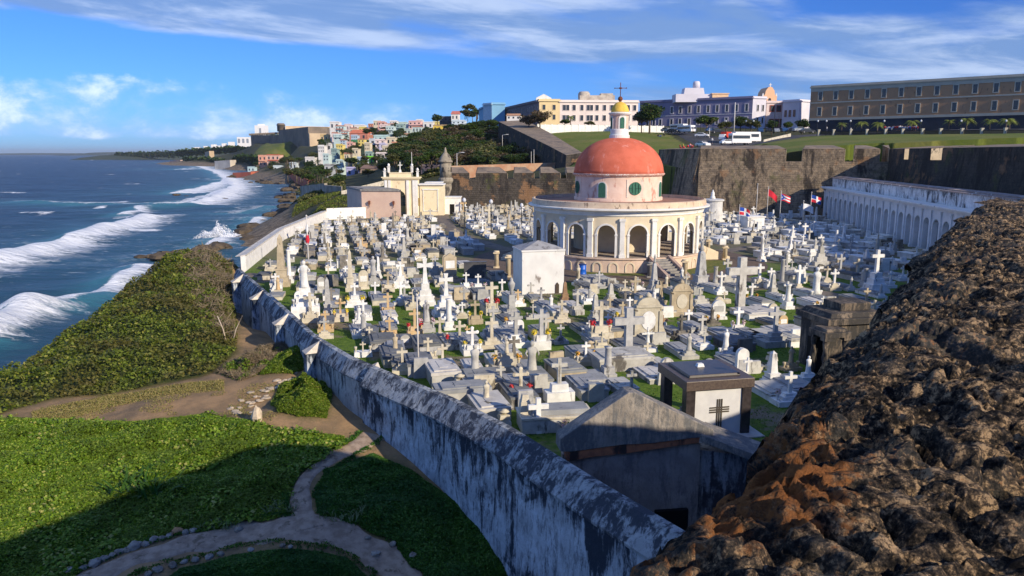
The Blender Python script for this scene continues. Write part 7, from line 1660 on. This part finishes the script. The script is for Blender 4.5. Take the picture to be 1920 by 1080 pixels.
# ================================================================ TREES
tcols=[leafmat('tree leaves dark',(.02,.045,.010),(.05,.09,.018),(.10,.13,.03),.2),leafmat('tree leaves mid',(.035,.07,.012),(.08,.13,.02),(.14,.17,.04),.25),leafmat('tree leaves olive',(.06,.075,.02),(.12,.13,.04),(.2,.17,.07),.2),leafmat('tree leaves brown',(.10,.075,.045),(.17,.12,.075),(.07,.08,.03),.15)]
def relp(x,y,m):
    dx,dy=x-m[1],y-m[2]
    if abs(dx)>1.8*abs(dy): return ('right of the ' if dx>0 else 'left of the ')+m[0]
    if abs(dy)>1.8*abs(dx): return ('below the ' if dy>0 else 'above the ')+m[0]
    return ('lower ' if dy>0 else 'upper ')+('right of the ' if dx>0 else 'left of the ')+m[0]
bark=mat('bark',(.16,.12,.09),(.10,.08,.06),scale=2,bump=.5)
def tree_proto(name,seed,n=2600,leaf=.045,cm=None,sparse=0):
    """unit tree: height 1, crown about 1 wide"""
    r=np.random.default_rng(seed); rp=random.Random(seed); o=thing(name,'proto','tree',(0,0,-500))
    g=G(); g.tube([(0,0,-.3),(.01,0,.15),(.0,.01,.38)],.035,.022,7); tips=[]
    for k in range(6):
        a=k*1.05+rp.random(); l=.25+.15*rp.random(); p=(math.cos(a)*l,math.sin(a)*l,.5+.25*rp.random()); tips.append(p); g.tube([(0,0,.3),(p[0]*.4,p[1]*.4,.42),p],.016,.006,5)
    g.obj('trunk',bark,o)
    C=[]
    for k in range(15):
        a=rp.random()*2*PI; q=rp.random()**.5*.36; c=np.array([math.cos(a)*q,math.sin(a)*q,.45+.42*rp.random()*(1-q)]); s=.10+.12*rp.random()
        m=int(n/15); d=r.normal(size=(m,3)); d/=np.linalg.norm(d,axis=1,keepdims=True); C.append(c+d*(s*(.55+.5*r.random((m,1)))*np.array([1.1,1.1,.8])))
    C=np.concatenate(C); C=C[r.random(len(C))>sparse]
    leafmesh('crown',C,leaf,cm or tcols[0],o,seed=seed,up=.3,asp=.6); return o
def palm_proto(name,seed,hh=1.0,nf=16,cm=None,fan=False):
    rp=random.Random(seed); o=thing(name,'proto','palm',(0,0,-500)); g=G(); g.tube([(0,0,-.2),(.02,0,.3),(.0,.01,.66)],.035,.025,8); g.obj('trunk',bark,o)
    g=G()
    for k in range(nf):
        a=2*PI*k/nf+rp.random()*.4; el=rp.uniform(-.3,1.1); l=.38*rp.uniform(.8,1.1); pts=[]
        for i in range(7):
            t=i/6; pts.append(Vector((math.cos(a)*l*t*math.cos(el*.7),math.sin(a)*l*t*math.cos(el*.7),.66+l*t*math.sin(el)-l*.75*t*t)))
        sd=Vector((-math.sin(a),math.cos(a),0))
        for i in range(1,7):
            p=pts[i]; d=(pts[i]-pts[i-1]).normalized(); w=.13*math.sin(PI*(.15+.8*i/6))
            for s in (-1,1):
                for j in (0,.5):
                    b=p-d*(l/6*j); e=b+sd*s*w+d*.05-Vector((0,0,w*.35)); g.add([tuple(b-d*.012),tuple(e),tuple(b+d*.012)],[(0,1,2)])
        for i in range(6): g.add([tuple(pts[i]-sd*.006),tuple(pts[i]+sd*.006),tuple(pts[i+1]+sd*.004),tuple(pts[i+1]-sd*.004)],[(0,1,2,3)])
    m=g.obj('fronds',cm or pfm,o); return o
pfm=mat('palm fronds',(.26,.30,.06),(.14,.19,.04),scale=1.5,bump=0); pfd=mat('palm fronds dark',(.035,.06,.02),(.06,.085,.025),scale=1.5,bump=0)
PR=[tree_proto('broad_tree',1),tree_proto('broad_tree',2,cm=tcols[1]),tree_proto('broad_tree',3,cm=tcols[2]),tree_proto('bare_bush',4,n=2200,leaf=.05,cm=tcols[3],sparse=.3)]
PP=[palm_proto('palm_tree',5),palm_proto('palm_tree',6,cm=pfd),palm_proto('palm_tree',7,nf=22)]
def put(proto,u,vb,vt,Y,label,group=None,wf=1.0,rz=None):
    a=PY(u,vb,Y);h=PY(u,vt,Y)[2]-a[2]; rz=rz if rz is not None else (u*1.7)%6.28
    return dup(proto,(a[0],a[1],a[2]-.1*h),rz,(h*1.1*wf,h*1.1*wf,h*1.1),label,group)
# palms in front of the barracks
for u,vb,vt,Y,l in ((1577,247,223,262,'small bushy palm, leftmost in front of the barracks'),(1614,248,219,258,'second palm from the left in front of the barracks'),(1645,249,220,254,'third palm from the left, with a low skirt of fronds'),(1709,247,216,246,'full palm left of centre in front of the barracks, by a lamp post'),(1779,244,217,238,'palm with a pale straight trunk in front of the barracks'),(1812,245,211,234,'largest palm in front of the barracks'),(1855,244,214,228,'slim-trunked palm third from the right edge'),(1886,245,212,224,'broad palm close to the right edge'),(1893,243,214,230,'palm tucked behind the broad palm at the right edge')):
    put(PP[2] if vb-vt>28 else PP[0],u,vb,vt,Y,l,'palms in front of the barracks',1.25)
# trees by the buildings
put(PR[0],1218,238,191,268,'dense dark green tree at the right end of the long white wall',None,1.15); put(PR[3],1012,240,204,262,'brownish thin-leaved tree before the yellow building',None,1.2); put(PR[3],992,241,212,266,'brownish bush left of the thin-leaved tree',None,1.3); put(PP[0],1070,236,210,275,'small palm before the pink building')
put(PR[3],1203,240,205,272,'bare reddish shrub left of the dense dark green tree'); put(PR[1],1325,243,213,262,'green tree in front of the violet-grey building, left of the lamp mast',None,1.4); put(PR[0],1388,244,216,268,'dark tree right of the lamp mast before the violet-grey building',None,1.1); put(PR[2],1362,246,226,262,'low olive tree between the two dark trees by the road',None,1.5)
put(PR[2],1408,246,222,264,'olive tree nearest the sunlit end of the lilac building',None,1.3); put(PR[0],1504,246,222,275,'dark tree at the left corner of the barracks',None,1.2); put(PR[1],1475,246,226,268,'green tree beneath the white block'); put(PR[0],1447,246,224,270,'dark tree beneath the ochre gable',None,1.1); put(PR[1],1058,237,222,280,'shrub beside the small palm before the pink building',None,1.5); put(PR[2],1105,238,226,285,'round shrub in the middle of the garden before the pink building',None,1.6)
# hillside bushes left of the city wall, by size from far to near
rr=random.Random(12); k=0
hb=[(u,v) for v in range(246,322,7) for u in range(742,1010,13)]
cnt_=0
for u,v in hb:
    uu=u+rr.uniform(-6,6); vv=v+rr.uniform(-3,3)
    top=np.interp(uu,[740,800,850,900,930,945,985,1010],[268,248,240,232,234,262,268,292]); bot=np.interp(uu,[740,850,1010],[316,312,314])
    if vv<top+9 or vv>bot: continue
    if 760<uu<800 and vv<262: continue
    Y=np.interp(vv,[240,270,300,320],[330,290,235,205]); hpx=rr.uniform(15,24)*(1 if vv<290 else 1.1); pr=rr.choices(PR,[4,4,4,3 if uu<930 else 12])[0]
    nm={0:'dark green',1:'mid green',2:'olive',3:'brownish, half-bare'}[PR.index(pr)]
    AL.append((put(pr,uu,vv,vv-hpx,Y,'x','bushy trees on the overgrown hillside',1.5,rr.random()*6),uu,vv,nm+' hillside tree')); cnt_+=1
print('hill trees',cnt_)
# town trees and palms
def town(u,vb,vt,Y,pr,l,wf=1.2): AL.append((put(pr,u,vb,vt,Y,'x','trees and palms between the houses',wf,rr.random()*6),u,vb,l))
for (u0,u1,v0,v1,Y0,Y1,n_,pal) in ((535,640,296,338,640,300,44,.45),(600,740,262,286,620,470,22,.3),(640,740,284,312,480,360,24,.35),(560,640,332,348,380,260,12,.5),(700,770,300,326,400,300,16,.2),(690,840,240,262,640,520,22,.1),(600,700,322,334,360,280,9,.4),(470,540,300,322,820,640,14,.6),(745,800,262,300,480,330,16,.1),(868,905,212,226,480,430,6,.2)):
    for i in range(n_):
        t=rr.random(); u=u0+(u1-u0)*rr.random(); vb=v0+(v1-v0)*t; Y=Y0+(Y1-Y0)*t; ph=rr.uniform(11,20)*(430/Y)**.4
        p_=rr.random()<pal; town(u,vb,vb-ph*(1.25 if p_ else 1),Y,PP[1] if p_ else rr.choice(PR[:3]),'dark coconut palm' if p_ else 'dense green tree',1.1 if p_ else 1.35)
for u,vb,vt in ((700,252,238),(688,254,240),(820,232,213),(893,222,203),(886,224,207),(877,222,208)): town(u,vb,vt,520,PR[0] if u!=893 else PP[1],'skyline tree')
# headland trees (far): one far-off wood
C=[];r_=np.random.default_rng(9)
for (u0,v0,u1,v1,Y0,Y1,n_) in ((215,291,330,289,2500,2300,2600),(330,287,420,281,1800,1500,2200),(420,280,520,285,1450,1150,2500),(480,262,528,258,1300,1200,700),(345,300,420,303,1450,1200,900),(440,298,530,300,1050,800,2500)):
    t=r_.random(n_); u=u0+(u1-u0)*t; v=v0+(v1-v0)*t+r_.normal(0,2.2,n_); Y=Y0+(Y1-Y0)*t
    for a,b,c in zip(u,v,Y): C.append(PY(a,b,c))
tag(leafmesh('distant_wood',np.array(C),4.2,tcols[0],seed=5,up=.3,asp=.8),kind='stuff')
q_=[]
r_=np.random.default_rng(77)
for (u0,u1,v0,v1,Y0,Y1,n_) in ((745,930,250,318,420,215,52000),(540,640,305,335,520,290,14000),(560,650,345,372,300,215,9000),(690,840,240,262,650,520,9000)):
    u=u0+(u1-u0)*r_.random(n_); t_=r_.random(n_); Yv=Y0+(Y1-Y0)*t_
    x=(u-960)/F*Yv*1.0; z=hfar(x,Yv)+.2+1.6*fbm(x*.2,Yv*.2,o=3)*r_.random(n_)
    q_.append(np.stack([x,Yv,z],1)[fbm(x*.06,Yv*.06,o=3)>.40])
tag(leafmesh('hillside_scrub',np.concatenate(q_),.42,tcols[2],seed=6,up=.3,asp=.7),kind='stuff')
# palms of the far spit
for i in range(16):
    u=222+i*13+rr.random()*8; put(PP[1],u,291.5,284.5+rr.random()*2.5,2350,'tiny dark palm on the far spit of land at the horizon','palms on the far spit',1.4)
HM2=[(re.split(' with | among | under | by | near | hidden | beside | below ',m[0])[0],m[1],m[2]) for m in HM]+[('sentry box',836,315),('concrete pole',773,315),('city wall lamp',942,262),('thin poles',998,298),('old wall corner',590,365),('yellow gateway',752,360),('blue building',920,210),('white wall hut',963,220)]
autolabel(AH,[(re.split(' with | among | under | by | near | hidden | beside | below ',m[0])[0],m[1],m[2]) for m in HM],relp); autolabel(AL,[(re.split(' with | among | under | by | near ',m[0])[0] if len(m[0].split())>7 else m[0],m[1],m[2]) for m in HM2],relp)
for q in PR+PP:
    for c in list(q.children_recursive): bpy.data.objects.remove(c)
    bpy.data.objects.remove(q)

# ================================================================ ROADSIDE THINGS
wh=mat('vehicle white',(.80,.80,.80),(.78,.78,.78),bump=0,rough=.35,spec=.5); tyre=mat('tyre rubber',(.02,.02,.02),bump=0); chrome=mat('wheel rim',(.4,.4,.42),bump=0,rough=.4)
def wheel(par,x,y,r,w=.22):
    g=G(); M=Matrix.Translation((x,y,r))@Matrix.Rotation(PI/2,4,'X'); g.lathe([(r*.6,-w/2),(r,-w/2*.8),(r,w/2*.8),(r*.6,w/2)],n=14,M=M); t=g.obj('wheel',tyre,par)
    g=G(); g.lathe([(r*.58,-w*.52),(r*.58,w*.52)],n=10,M=M); g.obj('rim',chrome,t)
def vehicle(kind,label,u,v,Y,rz,col=None,cat=None,L=None,group=None):
    p=PY(u,v,Y); z=p[2]; o=thing({'bus':'bus','car':'parked_car','van':'van','truck':'box_truck'}[kind],label,cat or kind,(p[0],p[1],z),R(rz),group); m=col or wh
    if kind=='car':
        L=4.3; g=G(); prof=[(-2.15,.3),(2.15,.3),(2.15,.75),(1.9,.9),(1.0,.98),(.45,1.42),(-1.0,1.45),(-1.75,.98),(-2.15,.92)]; g.face(prof,-.85,.85); g.obj('body',m,o,bevel=.06)
        g=G(); g.face([(.93,1.0),(.45,1.37),(-.98,1.4),(-1.6,1.0)],-.865,.865); g.obj('side_window',winm,o); g=G(); g.box(.76,0,1.0,.1,1.5,.36); g.obj('windscreen',winm,o)
        for x in (-1.35,1.35):
            for y in (-.76,.76): wheel(o,x,y,.32)
        for y in (-.6,.6): g=G(); g.box(2.16,y,.6,.06,.3,.15); g.obj('headlight',glb,o)
    elif kind in('bus','van'):
        L=L or (11 if kind=='bus' else 6); H=3.1 if kind=='bus' else 2.5; g=G(); g.face([(-L/2,.4),(L/2,.4),(L/2,1.2),(L/2-.35,H),(-L/2,H)],-1.2,1.2); g.obj('body',m,o,bevel=.1)
        for s in (-1,1): g=G(); g.box(-.2,s*1.2,H*.52,L*.86,.05,H*.28); g.obj('side_window',winm,o)
        g=G(); g.add([(L/2+.02,-1.05,1.25),(L/2+.02,1.05,1.25),(L/2-.32,1.05,H-.2),(L/2-.32,-1.05,H-.2)],[(0,1,2,3)]); g.obj('windscreen',winm,o); g=G(); g.box(-L/2-.01,0,H*.5,.05,1.9,H*.3); g.obj('rear_window',winm,o)
        for x in (-L*.3,L*.33):
            for y in (-1.05,1.05): wheel(o,x,y,.45)
    else:
        g=G(); g.face([(2.2,.5),(4.2,.5),(4.2,1.4),(3.7,2.5),(2.2,2.5)],-1.1,1.1); g.obj('cab',wh,o,bevel=.06); g=G(); g.box(-.8,0,.8,5.6,2.4,2.7); b_=g.obj('box_body',mat('red truck panel',(.62,.06,.04),bump=0),o)
        g=G(); g.box(-.8,-1.21,1.5,2.6,.03,1.2); g.box(-3.3,0,.9,.7,2.42,2.5); g.obj('white_panel',wh,b_); g=G(); g.box(3.0,0,1.55,1.2,2.22,.6); g.obj('cab_window',winm,o)
        for x in (-2.4,3.1):
            for y in (-.95,.95): wheel(o,x,y,.45)
    return o
blk_=mat('black car paint',(.02,.02,.025),bump=0,rough=.25,spec=.6); sil=mat('silver car paint',(.4,.42,.44),bump=0,rough=.3,metal=.3); blc=mat('blue car paint',(.03,.08,.2),bump=0,rough=.3)
vehicle('bus','white bus standing nearest the bastion edge of the parking place',1387,271,213,12,L=6.0); vehicle('bus','longer white bus behind the nearer one, right of the red truck',1399,267.5,224,10,L=8.2); vehicle('truck','small truck with a red box body and white cab, left of the buses',1360,264,228,232).scale=(.75,.75,.75)
vehicle('van','large white van on the road at the end of the white wall',1287,249,262,-60,L=7); vehicle('van','white van with a raised roof behind the large van',1273,246,272,-55,L=6.5); vehicle('car','dark car parked just left of the white vans',1262,249,264,-50,blk_); vehicle('car','silver car parked leftmost at the end of the white wall',1250,247,268,-50,sil)
vehicle('car','white car beside the two buses',1364,271,212,14,wh); vehicle('car','white hatchback at the near end of the road above the bastion',1318,275,200,-65,wh); vehicle('car','dark blue car under the tree by the mast',1334,247,256,10,blc); vehicle('car','black car behind the tree, left of the red truck',1345,250,250,5,blk_); vehicle('car','silver car by the white barrier left of the barracks',1500,247,232,5,sil); vehicle('car','dark car right of the silver car before the barracks',1513,250,222,8,blk_); vehicle('car','white car half hidden behind the parked silver one',1316,257,246,-30,wh)
for u,v,Y,c_,l in ((1425,249,262,blc,'blue'),(1440,248,264,blk_,'black'),(1455,249,262,sil,'silver'),(1470,248,264,blc,'dark blue'),(1485,248,262,blk_,'small black')): vehicle('car',f'{l} car in the row parked below the ochre gable',u,v,Y,80,c_)
# tall mast and lamp posts
def mast(u,vb,vt,Y,r0,label,arm=False,lamp=True,group=None,mt=None):
    a=PY(u,vb,Y); h=PY(u,vt,Y)[2]-a[2]; o=thing('street_lamp' if lamp else 'mast',label,'lamp post' if lamp else 'mast',a,0,group); g=G(); g.tube([(0,0,-1),(0,0,h)],r0,r0*.6,8); g.obj('post',mt or pole,o)
    if lamp:
        g=G(); 
        if arm: g.tube([(0,0,h-.1),(1.4,0,h+.2)],.05); g.box(1.6,0,h+.1,.8,.3,.16); g.obj('lamp_head',glb,o)
        else: g.lathe([(.1,0),(.28,.2),(.25,.55),(.05,.7)],z=h,n=10); g.obj('globe',glb,o)
    return o
mast(1376,245,192,250,.22,'tall pale mast in front of the violet-grey building',lamp=False); mast(1451,245,195,255,.12,'dark utility pole with cross-arms left of the white block',lamp=False,mt=irn)
for i,u in enumerate((1532,1548,1593,1656,1725,1800,1884)): mast(u,250,229,245-i*5,.07,f'black lamp post before the barracks, {["first","second","third","fourth","fifth","sixth","seventh"][i]} from the left',group='lamp posts before the barracks',mt=irn)
for i,u in enumerate((1313,1360,1398,1412)): mast(u,247,229,262,.07,f'short lamp post by the lilac building, {["first","second","third","fourth"][i]} from the left',group='lamp posts by the lilac building',mt=irn)
mast(773,345,285,205,.12,'pale concrete pole behind the yellow gateway',lamp=False); mast(857,318,287,200,.12,'leaning pale pole right of the sentry box',lamp=True,arm=True); mast(942,270,253,250,.1,'street lamp against the dark city wall',arm=True); mast(996,312,284,205,.09,'first thin pole below the city wall',lamp=False); mast(1001,312,280,207,.09,'second thin pole below the city wall',lamp=False)
mast(1330,256,240,248,.15,'white pole beside the dark blue car',lamp=False)
# fence with piers along the barracks road
us_=(1535,1563,1595,1625,1660,1692,1729,1763,1803,1840,1884,1930)
prev=None; fo=thing('railing','dark railing with pale piers along the road below the barracks','fence',(0,0,0))
for i,u in enumerate(us_):
    Y=np.interp(u,[1535,1930],[232,182]); a=PY(u,np.interp(u,[1535,1930],[251,257]),Y); t_=PY(u,np.interp(u,[1535,1930],[246,243]),Y)[2]
    g=G(); g.box(a[0],a[1],a[2]-1,.6,.6,t_-a[2]+1.3); g.box(a[0],a[1],t_+.3,.75,.75,.2); g.obj('pier',trim,fo)
    if prev is not None:
        g=G(); 
        q=prev; n_=14
        for (dz0,dz1) in ((.2,.35),(t_-a[2]-.2,t_-a[2])): g.add([(q[0],q[1],q[2]+dz0),(a[0],a[1],a[2]+dz0),(a[0],a[1],a[2]+dz1),(q[0],q[1],q[2]+dz1)],[(0,1,2,3)])
        for j in range(1,n_*2):
            s=j/(n_*2); x=q[0]+(a[0]-q[0])*s;y=q[1]+(a[1]-q[1])*s;z=q[2]+(a[2]-q[2])*s; g.box(x,y,z-.3,.09,.09,t_-a[2]+.2)
        g.obj('rail_panel',irn,fo)
    prev=a
g=G(); A=PY(1432,264,214);B=PY(1483,252,232); g.prism([A[:2],B[:2],(B[0],B[1]+.5),(A[0],A[1]+.5)],[A[2]-2]*4,[A[2]+.3,B[2]+.3,B[2]+.3,A[2]+.3]); tag(g.obj('garden_wall',MATS['cream wall']),'low cream kerb wall rising from the buses to the barracks road','wall')
# people
skin=mat('skin',(.42,.26,.18),bump=0)
def person_mesh(pose,seed):
    me=bpy.data.meshes.new('person'); 
    if pose=='stand':
        J=[(0,0,.95),(0,0,1.2),(0,0,1.42),(0,0,1.52),(0,0,1.66),(.18,0,1.4),(.24,.02,1.12),(.24,-.06,.86),(-.18,0,1.4),(-.25,.02,1.12),(-.22,-.08,.88),(.09,0,.9),(.10,-.04,.5),(.10,0,.08),(.1,-.12,.03),(-.09,0,.9),(-.11,.06,.5),(-.12,.1,.08),(-.12,-.02,.03)]
    else:
        J=[(0,0,.14),(0,.04,.4),(0,.0,.62),(0,-.02,.72),(0,-.03,.86),(.18,0,.6),(.25,-.08,.36),(.18,-.3,.3),(-.18,0,.6),(-.25,-.08,.36),(-.18,-.3,.3),(.1,-.05,.14),(.14,-.4,.42),(.14,-.62,.06),(.14,-.74,.04),(-.1,-.05,.14),(-.14,-.42,.40),(-.14,-.64,.06),(-.14,-.76,.04)]
    E=[(0,1),(1,2),(2,3),(3,4),(2,5),(5,6),(6,7),(2,8),(8,9),(9,10),(0,11),(11,12),(12,13),(13,14),(0,15),(15,16),(16,17),(17,18)]
    Rr=[.15,.14,.14,.055,.105,.065,.05,.035,.065,.05,.035,.095,.07,.05,.04,.095,.07,.05,.04]
    me.from_pydata(J,E,[]); o=bpy.data.objects.new('person',me); COL.objects.link(o); s=o.modifiers.new('skin','SKIN')
    for i,v in enumerate(me.skin_vertices[0].data): v.radius=(Rr[i],Rr[i]*.8); v.use_root=(i==0)
    o.modifiers.new('sub','SUBSURF').levels=1; dg=bpy.context.evaluated_depsgraph_get(); ev=bpy.data.meshes.new_from_object(o.evaluated_get(dg)); bpy.data.objects.remove(o)
    # clothes: copies of the body surface pushed outwards over torso / legs
    ev.materials.clear(); ev.materials.append(skin)
    def cloth(lo,hi,off,xlim=9):
        idx={};V=[];Fs=[]
        for p in ev.polygons:
            c=p.center
            if lo<c.z<hi and abs(c.x)<xlim:
                q=[]
                for i in p.vertices:
                    if i not in idx: v=ev.vertices[i]; idx[i]=len(V); V.append(tuple(v.co+v.normal*off))
                    q.append(idx[i])
                Fs.append(tuple(q))
        m=bpy.data.meshes.new('clothes'); m.from_pydata(V,[],Fs); m.update(); return m
    k=1 if pose=='stand' else .45
    return ev,cloth(.98*k if pose=='stand' else .2,1.46 if pose=='stand' else .68,.018),cloth(.25 if pose=='stand' else -.05,1.0 if pose=='stand' else .5,.016 if pose=='stand' else .012,.2),cloth(1.66 if pose=='stand' else .86,3,.015)
PM={p:person_mesh(p,0) for p in('stand','sit')}
cl={'red':mat('red shirt',(.6,.04,.04),bump=0),'white':mat('white shirt',(.75,.75,.75),bump=0),'blue':mat('blue shirt',(.05,.12,.4),bump=0),'black':mat('black shirt',(.03,.03,.03),bump=0),'pink':mat('pink shirt',(.7,.3,.3),bump=0),'yellow':mat('yellow shirt',(.7,.55,.1),bump=0)}
hair=mat('dark hair',(.03,.02,.015),bump=0); jean=mat('dark trousers',(.05,.06,.1),bump=0)
def person(pose,u,v,Y,col,label,group,rz=None,z=None):
    p=PY(u,v,Y); o=bpy.data.objects.new('person',PM[pose][0]); COL.objects.link(o); o.location=p; o.rotation_euler=(0,0,rz if rz is not None else (u*2.3)%6.28); tag(o,label,'person',group)
    for nm,me,mt in (('shirt',PM[pose][1],cl[col]),('trousers',PM[pose][2],jean),('hair',PM[pose][3],hair)):
        c=bpy.data.objects.new(nm,me); COL.objects.link(c); c.parent=o
        if not me.materials: me.materials.append(mt)
        c.material_slots[0].link='OBJECT'; c.material_slots[0].material=mt
    return o
rp=random.Random(31)
for i in range(13):
    c_=rp.choice(['red','red','red','pink','white','yellow']); person('sit' if i%3 else 'stand',1274+i*2+rp.random(),282+rp.gauss(0,3),204,c_,f'person in a {c_} shirt, {ON[i]} from the left in the group on the lawn','people gathered on the lawn')
for u,v,c_ in ((1234,256,'black'),(1239,257,'blue'),(1245,255,'black')): person('sit',u,v,245,c_,f'person in {c_} sitting on the upper lawn in a small group','three people sitting on the upper lawn')
for i in range(26): c_=rp.choice(['red','white','white','pink','blue']); person('stand',1658+i*2.45+rp.random(),246.5+rp.gauss(0,.6),247-i*.4,c_,f'person in a {c_} shirt, {ON[i]} from the left in the crowd before the barracks','crowd before the barracks')
for u,v,Y,c_,l in ((1839,268,160,'black','person in black sitting on the rampart slope, with a companion'),(1843,267.5,160,'white','person in white sitting beside the one in black on the rampart'),(1869,262,165,'pink','person in pink sitting alone farther right on the rampart')): person('sit',u,v,Y,c_,l,'people sitting on the rampart')
for u,v,c_ in ((1335,270,'white'),(1293,281,'blue'),(1311,279,'white'),(1320,277,'white'),(1516,248,'white'),(1550,247,'white'),(1595,249,'white'),(1299,247,'white')): person('stand',u,v,205 if v>260 else 240,c_,f'person in a {c_} shirt standing alone, {dict({1335:"above the bastion corner",1293:"left of the group on the lawn",1311:"at the lower end of the hill road",1320:"on the hill road",1516:"at the left corner of the barracks",1550:"below the leftmost barracks windows",1595:"between two palms by the barracks",1299:"beside the white vans"})[u]}','people standing near the road')
# paved spread in front of far tombs etc. is part of the ground material
for q in bpy.data.objects:
    if 'label' in q and len(q['label'].split())>16: q['label']=q['label'].replace(' with a reddish roof','').replace(' with a red roof edge','')
# ================================================================ AIR
hzm=bpy.data.materials.new('haze'); hzm.use_nodes=True; t=hzm.node_tree; t.nodes.clear(); oo=N(t,'ShaderNodeOutputMaterial'); pv=N(t,'ShaderNodeVolumePrincipled'); pv.inputs['Color'].default_value=(.82,.90,1,1); pv.inputs['Density'].default_value=HAZE; pv.inputs['Anisotropy'].default_value=.2
t.links.new(pv.outputs[0],oo.inputs['Volume'])
if HAZE>0:
    g=G(); g.box(0,16000,-24,70000,33000,155); h_=g.obj('haze',hzm); tag(h_,kind='stuff')
